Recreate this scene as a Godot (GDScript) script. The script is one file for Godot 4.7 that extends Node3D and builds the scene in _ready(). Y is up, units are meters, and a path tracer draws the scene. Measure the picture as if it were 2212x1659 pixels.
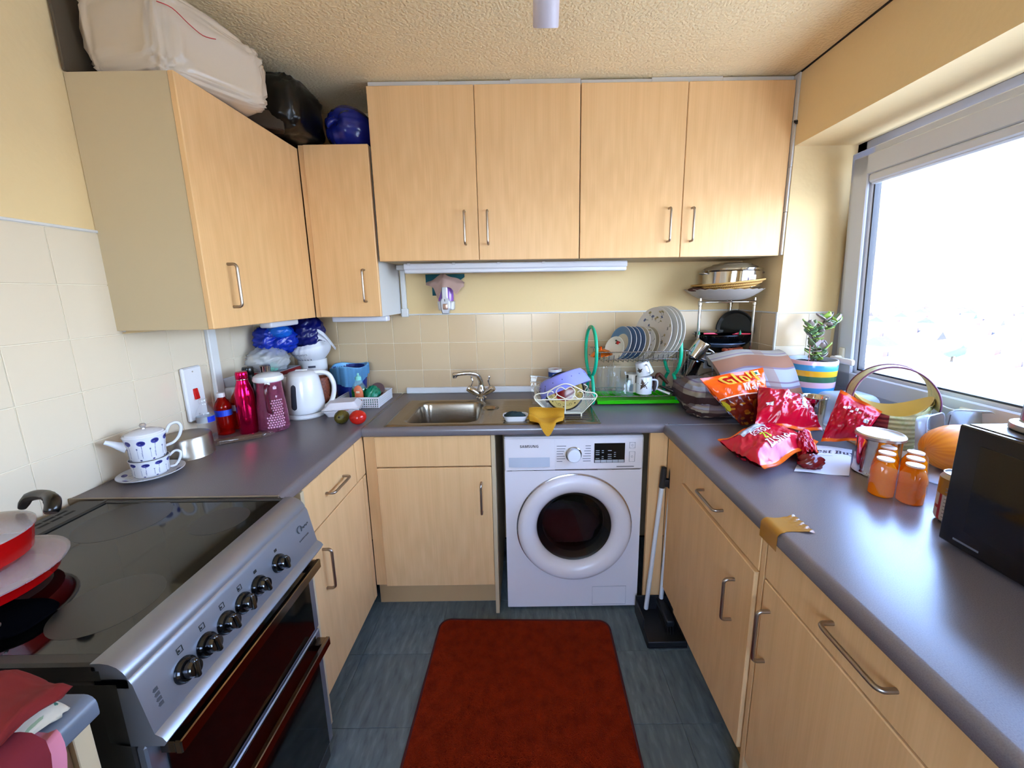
extends Node3D
# A small kitchen: cupboards on three sides, a window on the right, everything built from mesh code.
# World: back wall is z = 0, x to the right, y up, metres.

const XL := 0.29        # left wall
const XR := 2.73        # right wall
const HC := 0.905       # worktop height
const CEIL := 2.335
const PIER := 0.335     # depth of the wall pier between back wall and window

var M := {}
var taken := {}
var rng := RandomNumberGenerator.new()
var noise := FastNoiseLite.new()


class MB:                      # collects triangles of one part
	var st := SurfaceTool.new()
	var t := Transform3D.IDENTITY
	var sg := 0
	var count := 0
	var col := Color.WHITE
	func _init(at := Transform3D.IDENTITY):
		st.begin(Mesh.PRIMITIVE_TRIANGLES)
		t = at
	func smooth():
		sg += 1
		st.set_smooth_group(sg)
	func flat():
		st.set_smooth_group(-1)
	func pt(p: Vector3, uv := Vector2.ZERO):
		st.set_color(col)
		st.set_uv(uv)
		st.add_vertex(t * p)
	func tri(a: Vector3, b: Vector3, c: Vector3, ua := Vector2.ZERO, ub := Vector2.ZERO, uc := Vector2.ZERO):
		count += 1     # a, b, c counter-clockwise seen from outside
		pt(a, ua)
		pt(c, uc)
		pt(b, ub)
	func quad(a: Vector3, b: Vector3, c: Vector3, d: Vector3, ua := Vector2.ZERO, ub := Vector2.ZERO, uc := Vector2.ZERO, ud := Vector2.ZERO):
		tri(a, b, c, ua, ub, uc)
		tri(a, c, d, ua, uc, ud)
	# box with chamfered edges, from its centre and size
	func box(c: Vector3, s: Vector3, bev := 0.0):
		flat()
		var h := s * 0.5
		var k: float = min(bev, min(h.x, min(h.y, h.z)) * 0.98)
		for ax in 3:
			var u := (ax + 1) % 3
			var v := (ax + 2) % 3
			for sgn in [-1.0, 1.0]:
				var p := []
				for q in [[-1, -1], [1, -1], [1, 1], [-1, 1]]:
					var w := Vector3.ZERO
					w[ax] = h[ax] * sgn
					w[u] = (h[u] - k) * q[0]
					w[v] = (h[v] - k) * q[1]
					p.append(c + w)
				if sgn > 0:
					quad(p[0], p[1], p[2], p[3])
				else:
					quad(p[3], p[2], p[1], p[0])
		if k <= 0.0:
			return
		for ax in 3:           # edges along axis ax
			var u := (ax + 1) % 3
			var v := (ax + 2) % 3
			for su in [-1.0, 1.0]:
				for sv in [-1.0, 1.0]:
					var a := Vector3.ZERO
					var b := Vector3.ZERO
					a[u] = h[u] * su
					a[v] = (h[v] - k) * sv
					b[u] = (h[u] - k) * su
					b[v] = h[v] * sv
					var e := Vector3.ZERO
					e[ax] = h[ax] - k
					_edge(c + a - e, c + b - e, c + b + e, c + a + e, a + b)
		for sx in [-1.0, 1.0]:
			for sy in [-1.0, 1.0]:
				for sz in [-1.0, 1.0]:
					var a := c + Vector3(h.x * sx, (h.y - k) * sy, (h.z - k) * sz)
					var b := c + Vector3((h.x - k) * sx, h.y * sy, (h.z - k) * sz)
					var d := c + Vector3((h.x - k) * sx, (h.y - k) * sy, h.z * sz)
					if sx * sy * sz > 0:
						tri(a, b, d)
					else:
						tri(a, d, b)
	func _edge(a: Vector3, b: Vector3, c: Vector3, d: Vector3, out: Vector3):
		if (b - a).cross(c - a).dot(out) > 0:
			quad(a, b, c, d)
		else:
			quad(d, c, b, a)
	# box between two corners
	func bb(a: Vector3, b: Vector3, bev := 0.0):
		box((a + b) * 0.5, (b - a).abs(), bev)
	# box with round edges of radius r
	func rbox(c: Vector3, s: Vector3, r: float, seg := 4):
		smooth()
		var h := s * 0.5
		r = min(r, min(h.x, min(h.y, h.z)))
		var ths := []
		for q in 4:
			for i in seg + 1:
				ths.append([PI / 2 * (q + float(i) / seg), q])
		var phs := []
		for q in 2:
			for i in seg + 1:
				phs.append([PI / 2 * (q - 1 + float(i) / seg), q])
		var P := []
		for ph in phs:
			var row := []
			for th in ths:
				var n := Vector3(cos(ph[0]) * cos(th[0]), sin(ph[0]), cos(ph[0]) * sin(th[0]))
				var o := Vector3(1 if th[1] in [0, 3] else -1, 1 if ph[1] == 1 else -1, 1 if th[1] in [0, 1] else -1)
				row.append(c + n * r + o * (h - Vector3(r, r, r)))
			P.append(row)
		var m := ths.size()
		for i in P.size() - 1:
			for j in m:
				var k := (j + 1) % m
				quad(P[i][j], P[i + 1][j], P[i + 1][k], P[i][k])
		for cap in [0, P.size() - 1]:
			var up := Vector3.ZERO
			for p in P[cap]:
				up += p
			up /= m
			for j in m:
				var k := (j + 1) % m
				if cap == 0:
					tri(up, P[cap][j], P[cap][k])
				else:
					tri(up, P[cap][k], P[cap][j])
	# profile of (radius, height) turned about the y axis through o; a sharp corner starts a new smooth group
	func lathe(prof: Array, seg := 24, o := Vector3.ZERO, scale_z := 1.0):
		smooth()
		var len := 0.0
		var total := 0.0
		for i in prof.size() - 1:
			total += prof[i].distance_to(prof[i + 1])
		for i in prof.size() - 1:
			var a: Vector2 = prof[i]
			var b: Vector2 = prof[i + 1]
			if a.distance_to(b) < 1e-6:
				continue
			if i > 0:
				var d0: Vector2 = (a - prof[i - 1]).normalized()
				if d0.dot((b - a).normalized()) < 0.8:
					smooth()
			var l2: float = len + a.distance_to(b)
			for j in seg:
				var t0 := TAU * j / seg
				var t1 := TAU * (j + 1) / seg
				if j == seg - 1:
					t1 = 0.0
				var c0 := Vector3(cos(t0), 0, sin(t0) * scale_z)
				var c1 := Vector3(cos(t1), 0, sin(t1) * scale_z)
				var up := Vector3.UP
				var u0 := float(j) / seg
				var u1 := float(j + 1) / seg
				var p := [o + c0 * a.x + up * a.y, o + c0 * b.x + up * b.y, o + c1 * b.x + up * b.y, o + c1 * a.x + up * a.y]
				var q := [Vector2(u0, len / total), Vector2(u0, l2 / total), Vector2(u1, l2 / total), Vector2(u1, len / total)]
				if a.x > 1e-5:
					tri(p[0], p[1], p[3], q[0], q[1], q[3])
				if b.x > 1e-5:
					tri(p[1], p[2], p[3], q[1], q[2], q[3])
			len = l2
	# round bar along a path; rad is one radius or one per point
	func tube(path: Array, rad, seg := 8, closed := false, squash := 1.0, upv := Vector3.ZERO):
		smooth()
		var n := path.size()
		var rings := []
		var nor := Vector3.ZERO
		for i in n:
			var a: Vector3 = path[(i - 1 + n) % n] if closed else path[max(i - 1, 0)]
			var b: Vector3 = path[(i + 1) % n] if closed else path[min(i + 1, n - 1)]
			var d := (b - a).normalized()
			if upv != Vector3.ZERO:
				nor = upv
			if nor == Vector3.ZERO:
				nor = Vector3.UP if abs(d.y) < 0.9 else Vector3.RIGHT
			nor = (nor - d * nor.dot(d)).normalized()
			var bi := d.cross(nor)
			var r: float = rad[i] if rad is Array else rad
			var row := []
			for j in seg:
				var th := TAU * j / seg
				row.append(path[i] + nor * cos(th) * r * squash + bi * sin(th) * r)
			rings.append(row)
		for i in (n if closed else n - 1):
			var k := (i + 1) % n
			for j in seg:
				var l := (j + 1) % seg
				quad(rings[i][j], rings[i][l], rings[k][l], rings[k][j], Vector2(float(j) / seg, float(i) / n), Vector2(float(j + 1) / seg, float(i) / n), Vector2(float(j + 1) / seg, float(i + 1) / n), Vector2(float(j) / seg, float(i + 1) / n))
		if not closed:
			smooth()
			for j in seg:
				var l := (j + 1) % seg
				tri(path[0], rings[0][l], rings[0][j])
				tri(path[n - 1], rings[n - 1][j], rings[n - 1][l])
	# closed outline (x, y), counter-clockwise, pushed along +z by depth, edges chamfered at the +z end
	func prism(poly: PackedVector2Array, depth: float, bev := 0.0, round_sides := false):
		if Geometry2D.is_polygon_clockwise(poly):
			poly = poly.duplicate()
			poly.reverse()
		var top := poly
		if bev > 0:
			var off := []
			var n := poly.size()
			for i in n:
				var a := (poly[i] - poly[(i - 1 + n) % n]).normalized()
				var b := (poly[(i + 1) % n] - poly[i]).normalized()
				var na := Vector2(-a.y, a.x)
				var nb := Vector2(-b.y, b.x)
				var m := (na + nb)
				m = m / max(0.3, m.length_squared() * 0.5)
				off.append(poly[i] + m * bev)
			top = PackedVector2Array(off)
		var ids := Geometry2D.triangulate_polygon(poly)
		flat()
		for i in range(0, ids.size(), 3):
			var a := ids[i]
			var b := ids[i + 1]
			var c := ids[i + 2]
			if (poly[b] - poly[a]).cross(poly[c] - poly[a]) < 0:
				var sw := b
				b = c
				c = sw
			tri(Vector3(top[a].x, top[a].y, depth), Vector3(top[b].x, top[b].y, depth), Vector3(top[c].x, top[c].y, depth), top[a], top[b], top[c])
			tri(Vector3(poly[a].x, poly[a].y, 0), Vector3(poly[c].x, poly[c].y, 0), Vector3(poly[b].x, poly[b].y, 0), poly[a], poly[c], poly[b])
		if round_sides:
			smooth()
		var n := poly.size()
		for i in n:
			var k := (i + 1) % n
			quad(Vector3(poly[i].x, poly[i].y, 0), Vector3(poly[k].x, poly[k].y, 0), Vector3(poly[k].x, poly[k].y, depth - bev), Vector3(poly[i].x, poly[i].y, depth - bev))
			if bev > 0:
				quad(Vector3(poly[i].x, poly[i].y, depth - bev), Vector3(poly[k].x, poly[k].y, depth - bev), Vector3(top[k].x, top[k].y, depth), Vector3(top[i].x, top[i].y, depth))
	# a sheet f(u, v) with thickness th, normal is du x dv
	func sheet(f: Callable, nu: int, nv: int, th := 0.0, uvf = null):
		var P := []
		for i in nu + 1:
			var row := []
			for j in nv + 1:
				row.append(f.call(float(i) / nu, float(j) / nv))
			P.append(row)
		var Q := []
		if th > 0:
			for i in nu + 1:
				var row := []
				for j in nv + 1:
					var du: Vector3 = P[min(i + 1, nu)][j] - P[max(i - 1, 0)][j]
					var dv: Vector3 = P[i][min(j + 1, nv)] - P[i][max(j - 1, 0)]
					row.append(P[i][j] - du.cross(dv).normalized() * th)
				Q.append(row)
		smooth()
		for i in nu:
			for j in nv:
				var u := [Vector2(float(i) / nu, float(j) / nv), Vector2(float(i + 1) / nu, float(j) / nv), Vector2(float(i + 1) / nu, float(j + 1) / nv), Vector2(float(i) / nu, float(j + 1) / nv)]
				quad(P[i][j], P[i + 1][j], P[i + 1][j + 1], P[i][j + 1], u[0], u[1], u[2], u[3])
		if th > 0:
			smooth()
			for i in nu:
				for j in nv:
					var u := [Vector2(float(i) / nu, float(j) / nv), Vector2(float(i + 1) / nu, float(j) / nv), Vector2(float(i + 1) / nu, float(j + 1) / nv), Vector2(float(i) / nu, float(j + 1) / nv)]
					quad(Q[i][j + 1], Q[i + 1][j + 1], Q[i + 1][j], Q[i][j], u[3], u[2], u[1], u[0])
			smooth()
			for i in nu:
				var a := Vector2(float(i) / nu, 0)
				var b := Vector2(float(i + 1) / nu, 0)
				quad(P[i + 1][0], P[i][0], Q[i][0], Q[i + 1][0], b, a, a, b)
				a.y = 1
				b.y = 1
				quad(P[i][nv], P[i + 1][nv], Q[i + 1][nv], Q[i][nv], a, b, b, a)
			for j in nv:
				var a := Vector2(0, float(j) / nv)
				var b := Vector2(0, float(j + 1) / nv)
				quad(P[0][j], P[0][j + 1], Q[0][j + 1], Q[0][j], a, b, b, a)
				a.x = 1
				b.x = 1
				quad(P[nu][j + 1], P[nu][j], Q[nu][j], Q[nu][j + 1], b, a, a, b)
	# closed lump: f(direction, u, v) gives the point
	func lump(f: Callable, nu := 24, nv := 14):
		smooth()
		var P := []
		for i in nv + 1:
			var ph := -PI / 2 + PI * i / nv
			var row := []
			for j in nu:
				var th := TAU * j / nu
				row.append(f.call(Vector3(cos(ph) * cos(th), sin(ph), cos(ph) * sin(th)), float(j) / nu, float(i) / nv))
			P.append(row)
		for i in nv:
			for j in nu:
				var k := (j + 1) % nu
				var u0 := float(j) / nu
				var u1 := float(j + 1) / nu
				var v0 := float(i) / nv
				var v1 := float(i + 1) / nv
				if i > 0:
					tri(P[i][j], P[i + 1][j], P[i][k], Vector2(u0, v0), Vector2(u0, v1), Vector2(u1, v0))
				if i < nv - 1:
					tri(P[i + 1][j], P[i + 1][k], P[i][k], Vector2(u0, v1), Vector2(u1, v1), Vector2(u1, v0))
	# outline swept along the x axis from x0 to x1; pts are (z, y), counter-clockwise seen from -x... capped
	func extrude_x(pts: Array, x0: float, x1: float):
		var poly := PackedVector2Array(pts)
		if not Geometry2D.is_polygon_clockwise(poly):
			poly.reverse()
		flat()
		var ids := Geometry2D.triangulate_polygon(poly)
		for i in range(0, ids.size(), 3):
			var a := poly[ids[i]]
			var b := poly[ids[i + 1]]
			var c := poly[ids[i + 2]]
			if (b - a).cross(c - a) > 0:
				var sw := b
				b = c
				c = sw
			tri(Vector3(x1, a.y, a.x), Vector3(x1, b.y, b.x), Vector3(x1, c.y, c.x))
			tri(Vector3(x0, a.y, a.x), Vector3(x0, c.y, c.x), Vector3(x0, b.y, b.x))
		smooth()
		var n := poly.size()
		var prev := Vector2.ZERO
		for i in n:
			var a := poly[i]
			var b := poly[(i + 1) % n]
			var d := (b - a).normalized()
			if i > 0 and d.dot(prev) < 0.8:
				smooth()
			prev = d
			quad(Vector3(x0, a.y, a.x), Vector3(x0, b.y, b.x), Vector3(x1, b.y, b.x), Vector3(x1, a.y, a.x))


func numbered(called: String) -> String:
	if not taken.has(called):
		taken[called] = 0
		return called
	taken[called] += 1
	return "%s_%03d" % [called, taken[called]]

# commit the collected triangles as one named mesh
func part(mb: MB, called: String, mat: Material, parent: Node, label := "") -> MeshInstance3D:
	mb.st.generate_normals()
	mb.st.index()
	var o := MeshInstance3D.new()
	o.mesh = mb.st.commit()
	o.name = called
	o.material_override = mat
	if label:
		o.set_meta("label", label)
	parent.add_child(o, true)
	return o

func tag(o: Node, label: String, category := "", group := "", kind := ""):
	if label: o.set_meta("label", label)
	if category: o.set_meta("category", category)
	if group: o.set_meta("group", group)
	if kind: o.set_meta("kind", kind)

func thing(called: String, label: String, category: String, at := Vector3.ZERO, turn := 0.0, group := "") -> Node3D:
	var o := Node3D.new()
	o.name = numbered(called)
	add_child(o)
	o.position = at
	o.rotation.y = turn
	tag(o, label, category, group)
	return o

# a thing that is one mesh, its geometry relative to at
func single(mb: MB, called: String, mat: Material, label: String, category: String, at := Vector3.ZERO, turn := 0.0, group := "") -> MeshInstance3D:
	var o := part(mb, numbered(called), mat, self)
	o.position = at
	o.rotation.y = turn
	tag(o, label, category, group)
	return o

func struct(mb: MB, called: String, mat: Material, parent: Node = self) -> MeshInstance3D:
	var o := part(mb, called, mat, parent)
	if parent == self:
		o.set_meta("kind", "structure")
	return o

func dup(o: Node3D, at: Vector3, turn: float, label: String, group := "") -> Node3D:
	var base := RegEx.create_from_string("_\\d{3}$").sub(String(o.name), "")
	var r: Node3D = o.duplicate()
	r.name = numbered(base)
	add_child(r)
	r.position = at
	r.rotation.y = turn
	tag(r, label, "", group)
	return r

func mt(c: Color, rough := 0.5, metal := 0.0) -> StandardMaterial3D:
	var m := StandardMaterial3D.new()
	m.albedo_color = c
	m.roughness = rough
	m.metallic = metal
	return m

func glass(c: Color, alpha := 0.25, rough := 0.05) -> StandardMaterial3D:
	var m := mt(Color(c.r, c.g, c.b, alpha), rough)
	m.transparency = BaseMaterial3D.TRANSPARENCY_ALPHA
	return m

func nz(freq: float, seed_: int, w: int, h: int, fn: Callable, mip := true) -> ImageTexture:
	var n := FastNoiseLite.new()
	n.seed = seed_
	n.frequency = freq
	var im := Image.create(w, h, false, Image.FORMAT_RGB8)
	for y in h:
		for x in w:
			im.set_pixel(x, y, fn.call(n, x, y))
	return ImageTexture.create_from_image(im)

func noise_normal(freq: float, size: int, strength: float, seed_ := 1, oct := 3) -> NoiseTexture2D:
	var n := FastNoiseLite.new()
	n.seed = seed_
	n.frequency = freq
	n.fractal_octaves = oct
	var t := NoiseTexture2D.new()
	t.width = size
	t.height = size
	t.seamless = true
	t.noise = n
	t.as_normal_map = true
	t.bump_strength = strength
	return t

func noise_tex(freq: float, size: int, cols: Array, seed_ := 1, oct := 4, offs = null) -> NoiseTexture2D:
	var n := FastNoiseLite.new()
	n.seed = seed_
	n.frequency = freq
	n.fractal_octaves = oct
	var t := NoiseTexture2D.new()
	t.width = size
	t.height = size
	t.seamless = true
	t.noise = n
	var g := Gradient.new()
	var o := PackedFloat32Array()
	for i in cols.size():
		o.append(float(i) / (cols.size() - 1) if offs == null else offs[i])
	g.offsets = o
	g.colors = PackedColorArray(cols)
	t.color_ramp = g
	return t

# TextMesh lettering whose points are moved by f(Vector3 in letter axes: x right, y up, z out)
func letters(s: String, size: float, depth: float, f: Callable, called: String, mat: Material, parent: Node, bold := true, serif := false, subdiv := 0):
	var tm := TextMesh.new()
	tm.text = s
	var sf := SystemFont.new()
	sf.font_names = PackedStringArray(["Droid Serif" if serif else "Droid Sans"])
	sf.font_weight = 700 if bold else 400
	tm.font = sf
	tm.font_size = 32
	tm.pixel_size = size / 32.0
	tm.depth = depth
	tm.curve_step = 1.5
	var arr := tm.get_mesh_arrays()
	var vs: PackedVector3Array = arr[Mesh.ARRAY_VERTEX]
	var ix: PackedInt32Array = arr[Mesh.ARRAY_INDEX]
	var mb := MB.new()
	mb.flat()
	for i in range(0, ix.size(), 3):
		_split(mb, vs[ix[i]], vs[ix[i + 2]], vs[ix[i + 1]], f, subdiv)
	var o := part(mb, called, mat, parent)
	return o

func _split(mb: MB, a: Vector3, b: Vector3, c: Vector3, f: Callable, n: int):
	if n == 0:
		mb.tri(f.call(a), f.call(b), f.call(c))
		return
	var d := (a + b) / 2
	var e := (b + c) / 2
	var g := (c + a) / 2
	_split(mb, a, d, g, f, n - 1)
	_split(mb, d, b, e, f, n - 1)
	_split(mb, g, e, c, f, n - 1)
	_split(mb, d, e, g, f, n - 1)

func arc(c: Vector3, u: Vector3, v: Vector3, r: float, a0: float, a1: float, n: int) -> Array:
	var p := []
	for i in n + 1:
		var a := deg_to_rad(lerpf(a0, a1, float(i) / n))
		p.append(c + (u * cos(a) + v * sin(a)) * r)
	return p

func rrect(w: float, h: float, r: float, n := 4) -> PackedVector2Array:
	var p := PackedVector2Array()
	for q in 4:
		var cx := (w / 2 - r) * (1 if q in [0, 3] else -1)
		var cy := (h / 2 - r) * (1 if q in [0, 1] else -1)
		for i in n + 1:
			var a := PI / 2 * (q + float(i) / n)
			p.append(Vector2(cx + cos(a) * r, cy + sin(a) * r))
	return p

# smooth path through points
func spline(pts: Array, per := 6, closed := false) -> Array:
	var out := []
	var n := pts.size()
	for i in (n if closed else n - 1):
		var p0: Vector3 = pts[(i - 1 + n) % n] if closed else pts[max(i - 1, 0)]
		var p1: Vector3 = pts[i]
		var p2: Vector3 = pts[(i + 1) % n]
		var p3: Vector3 = pts[(i + 2) % n] if closed else pts[min(i + 2, n - 1)]
		for k in per:
			out.append(p1.cubic_interpolate(p2, p0, p3, float(k) / per))
	if not closed:
		out.append(pts[n - 1])
	return out


func _ready():
	setup_view()
	make_materials()
	build_room()
	build_window()
	build_outside()
	build_worktops()
	build_base_cabinets()
	build_wall_cabinets()
	build_cooker()
	build_washer()
	build_floor_things()
	build_on_cabinets()
	build_fixtures()
	build_tea_set()
	build_bottles()
	build_kettle_corner()
	build_fruit_corner()
	build_sink()
	build_dispenser()
	build_wire_rack()
	build_dish_rack()
	build_chrome_shelf()
	build_blanket()
	build_bags()
	build_sill_things()
	build_drinks()
	build_microwave()
	build_near_left()
	pass


func setup_view():
	var cam := Camera3D.new()
	cam.name = "camera"
	add_child(cam)
	cam.position = Vector3(1.5633, 1.4488, 2.1614)
	cam.rotation_order = EULER_ORDER_YXZ
	cam.rotation = Vector3(-0.1861, 0.0003, -0.0147)
	var near := 0.05
	var f := 853.92
	cam.projection = Camera3D.PROJECTION_FRUSTUM
	cam.keep_aspect = Camera3D.KEEP_HEIGHT
	cam.size = near * 1659.0 / f
	cam.frustum_offset = Vector2(-26.27, -36.11) / f * near
	cam.near = near
	cam.far = 2000.0
	cam.current = true

	var we := WorldEnvironment.new()
	we.name = "world"
	var e := Environment.new()
	e.background_mode = Environment.BG_SKY
	var sky := Sky.new()
	var sm := ProceduralSkyMaterial.new()
	sm.sky_top_color = Color(0.56, 0.72, 1.0)
	sm.sky_horizon_color = Color(0.86, 0.94, 1.0)
	sm.ground_bottom_color = Color(0.75, 0.74, 0.70)
	sm.ground_horizon_color = Color(0.85, 0.85, 0.84)
	sm.sky_curve = 0.25
	sm.sky_energy_multiplier = 6.3
	sm.ground_energy_multiplier = 8.0
	sky.sky_material = sm
	e.sky = sky
	e.ambient_light_source = Environment.AMBIENT_SOURCE_SKY
	e.tonemap_mode = Environment.TONE_MAPPER_LINEAR
	e.tonemap_exposure = 0.312
	e.sdfgi_enabled = true
	e.ssao_enabled = true
	e.ssil_enabled = true
	we.environment = e
	add_child(we)
	# the sun stands behind the house: it lights the town that the window looks at and does not enter
	var sun := DirectionalLight3D.new()
	sun.name = "sun"
	sun.light_energy = 46.0
	sun.light_color = Color(1.0, 0.97, 0.93)
	sun.shadow_enabled = true
	add_child(sun)
	sun.look_at_from_position(Vector3.ZERO, Vector3(0.62, -0.75, 0.08))


func make_materials():
	noise.seed = 5
	var wood := mt(Color(0.93, 0.755, 0.545), 0.42)
	wood.albedo_texture = grain(512, 512)
	wood.uv1_triplanar = true
	wood.uv1_world_triplanar = true
	wood.uv1_triplanar_sharpness = 8.0
	wood.uv1_scale = Vector3(1.15, 0.62, 1.15)
	M.wood = wood
	M.wood_edge = mt(Color(0.80, 0.64, 0.44), 0.5)
	M.carcass = mt(Color(0.79, 0.71, 0.57), 0.5)
	M.white = mt(Color(0.90, 0.90, 0.90), 0.4)
	M.white_gloss = mt(Color(0.92, 0.92, 0.93), 0.15)
	var wall := mt(Color(0.91, 0.80, 0.60), 0.75)
	wall.normal_enabled = true
	wall.normal_texture = noise_normal(0.03, 512, 2.0, 8)
	wall.normal_scale = 0.25
	wall.uv1_triplanar = true
	wall.uv1_world_triplanar = true
	wall.uv1_scale = Vector3(2, 2, 2)
	M.wall = wall
	var ceil := mt(Color(0.98, 0.88, 0.69), 0.85)
	ceil.normal_enabled = true
	ceil.normal_texture = noise_normal(0.045, 1024, 9.0, 4, 2)
	ceil.normal_scale = 0.5
	ceil.uv1_triplanar = true
	ceil.uv1_world_triplanar = true
	ceil.uv1_scale = Vector3(1.4, 1.4, 1.4)
	M.ceil = ceil
	M.tile = mt(Color(0.82, 0.715, 0.575), 0.16)
	M.tile2 = mt(Color(0.83, 0.73, 0.59), 0.18)
	M.tile3 = mt(Color(0.81, 0.705, 0.565), 0.15)
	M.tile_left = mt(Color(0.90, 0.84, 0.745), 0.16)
	M.grout = mt(Color(0.95, 0.91, 0.82), 0.8)
	var fl := mt(Color(0.42, 0.47, 0.465), 0.42)
	fl.albedo_texture = noise_tex(0.012, 512, [Color(0.66, 0.68, 0.70), Color(0.85, 0.86, 0.87), Color(0.9, 0.9, 0.9), Color(1.0, 1.0, 1.0), Color(1.25, 1.22, 1.15)], 12, 5, [0.0, 0.35, 0.6, 0.8, 1.0])
	fl.uv1_triplanar = true
	fl.uv1_world_triplanar = true
	fl.uv1_scale = Vector3(6, 6, 1.6)
	M.floor_a = fl
	var fb: StandardMaterial3D = fl.duplicate()
	fb.uv1_scale = Vector3(5, 6, 1.1)
	fb.uv1_offset = Vector3(0.4, 0, 0.3)
	fb.albedo_color = Color(0.40, 0.45, 0.445)
	M.floor_b = fb
	M.floor_dark = mt(Color(0.12, 0.12, 0.12), 0.9)
	var top := mt(Color(0.44, 0.42, 0.44), 0.27)
	top.metallic_specular = 0.7
	top.albedo_texture = noise_tex(0.25, 512, [Color(0.82, 0.82, 0.84), Color(0.95, 0.94, 0.94), Color(1, 1, 1)], 21, 3)
	top.uv1_triplanar = true
	top.uv1_world_triplanar = true
	top.uv1_scale = Vector3(3, 3, 3)
	M.top = top
	M.steel = mt(Color(0.78, 0.77, 0.75), 0.28, 1.0)
	M.chrome = mt(Color(0.88, 0.88, 0.88), 0.08, 1.0)
	M.handle = mt(Color(0.66, 0.62, 0.58), 0.32, 1.0)
	M.black = mt(Color(0.025, 0.025, 0.028), 0.25)
	M.black_matt = mt(Color(0.03, 0.03, 0.032), 0.6)
	M.dark_gap = mt(Color(0.02, 0.02, 0.02), 0.9)
	M.upvc = mt(Color(0.84, 0.87, 0.93), 0.25)
	M.clear = glass(Color(0.95, 0.97, 0.97), 0.06, 0.04)
	M.pane = glass(Color(0.95, 0.97, 0.98), 0.02, 0.0)


# pale maple print: fine upright streaks and soft clouds, repeating at its edges
func grain(w: int, h: int) -> ImageTexture:
	var n := FastNoiseLite.new()
	n.seed = 9
	n.frequency = 1.0
	n.fractal_octaves = 1
	var im := Image.create(w, h, false, Image.FORMAT_RGB8)
	var xs := []
	for x in w:
		var a := TAU * x / w
		xs.append([cos(a), sin(a)])
	for y in h:
		var b := TAU * y / h
		var cy := cos(b)
		for x in w:
			var c: float = xs[x][0]
			var s: float = xs[x][1]
			var v: float = n.get_noise_3d(c * 26, s * 26, cy * 0.9 + sin(b) * 0.35) * 0.4
			v += n.get_noise_3d(c * 70 + 40, s * 70, cy * 2.2 + sin(b)) * 0.3
			v += n.get_noise_3d(c * 4 + 9, s * 4, cy * 1.6 + 7 + sin(b)) * 0.55
			var k: float = 0.965 + 0.032 * v
			im.set_pixel(x, y, Color(k, k * (0.99 + 0.012 * v), k * (0.965 + 0.03 * v)))
	return ImageTexture.create_from_image(im)


# --- the room -------------------------------------------------------------

func tile_run(parent: Node3D, xs: Array, ys: Array, f: Callable, mats: Array):
	# f turns (along, up, out) into a point; one chamfered tile per cell
	for i in xs.size() - 1:
		for j in ys.size() - 1:
			var mb := MB.new()
			var g := 0.0012
			var a := Vector3(xs[i] + g, ys[j] + g, 0.0)
			var b := Vector3(xs[i + 1] - g, ys[j + 1] - g, 0.0045)
			var k := 0.0012
			var p := [Vector3(a.x, a.y, 0), Vector3(b.x, a.y, 0), Vector3(b.x, b.y, 0), Vector3(a.x, b.y, 0)]
			var q := [Vector3(a.x, a.y, b.z - k), Vector3(b.x, a.y, b.z - k), Vector3(b.x, b.y, b.z - k), Vector3(a.x, b.y, b.z - k)]
			var r := [Vector3(a.x + k, a.y + k, b.z), Vector3(b.x - k, a.y + k, b.z), Vector3(b.x - k, b.y - k, b.z), Vector3(a.x + k, b.y - k, b.z)]
			for l in [p, q, r]:
				for m in 4:
					l[m] = f.call(l[m])
			mb.flat()
			mb.quad(r[0], r[1], r[2], r[3])
			for m in 4:
				var n := (m + 1) % 4
				mb.quad(p[m], p[n], q[n], q[m])
				mb.quad(q[m], q[n], r[n], r[m])
			part(mb, "tile", mats[rng.randi() % mats.size()], parent)


func span(a: float, b: float, step: float, from: float) -> Array:
	# cuts at from + k * step between a and b
	var out := [a]
	var k := ceili((a - from) / step + 0.05)
	while from + k * step < b - 0.004:
		out.append(from + k * step)
		k += 1
	out.append(b)
	return out


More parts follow.
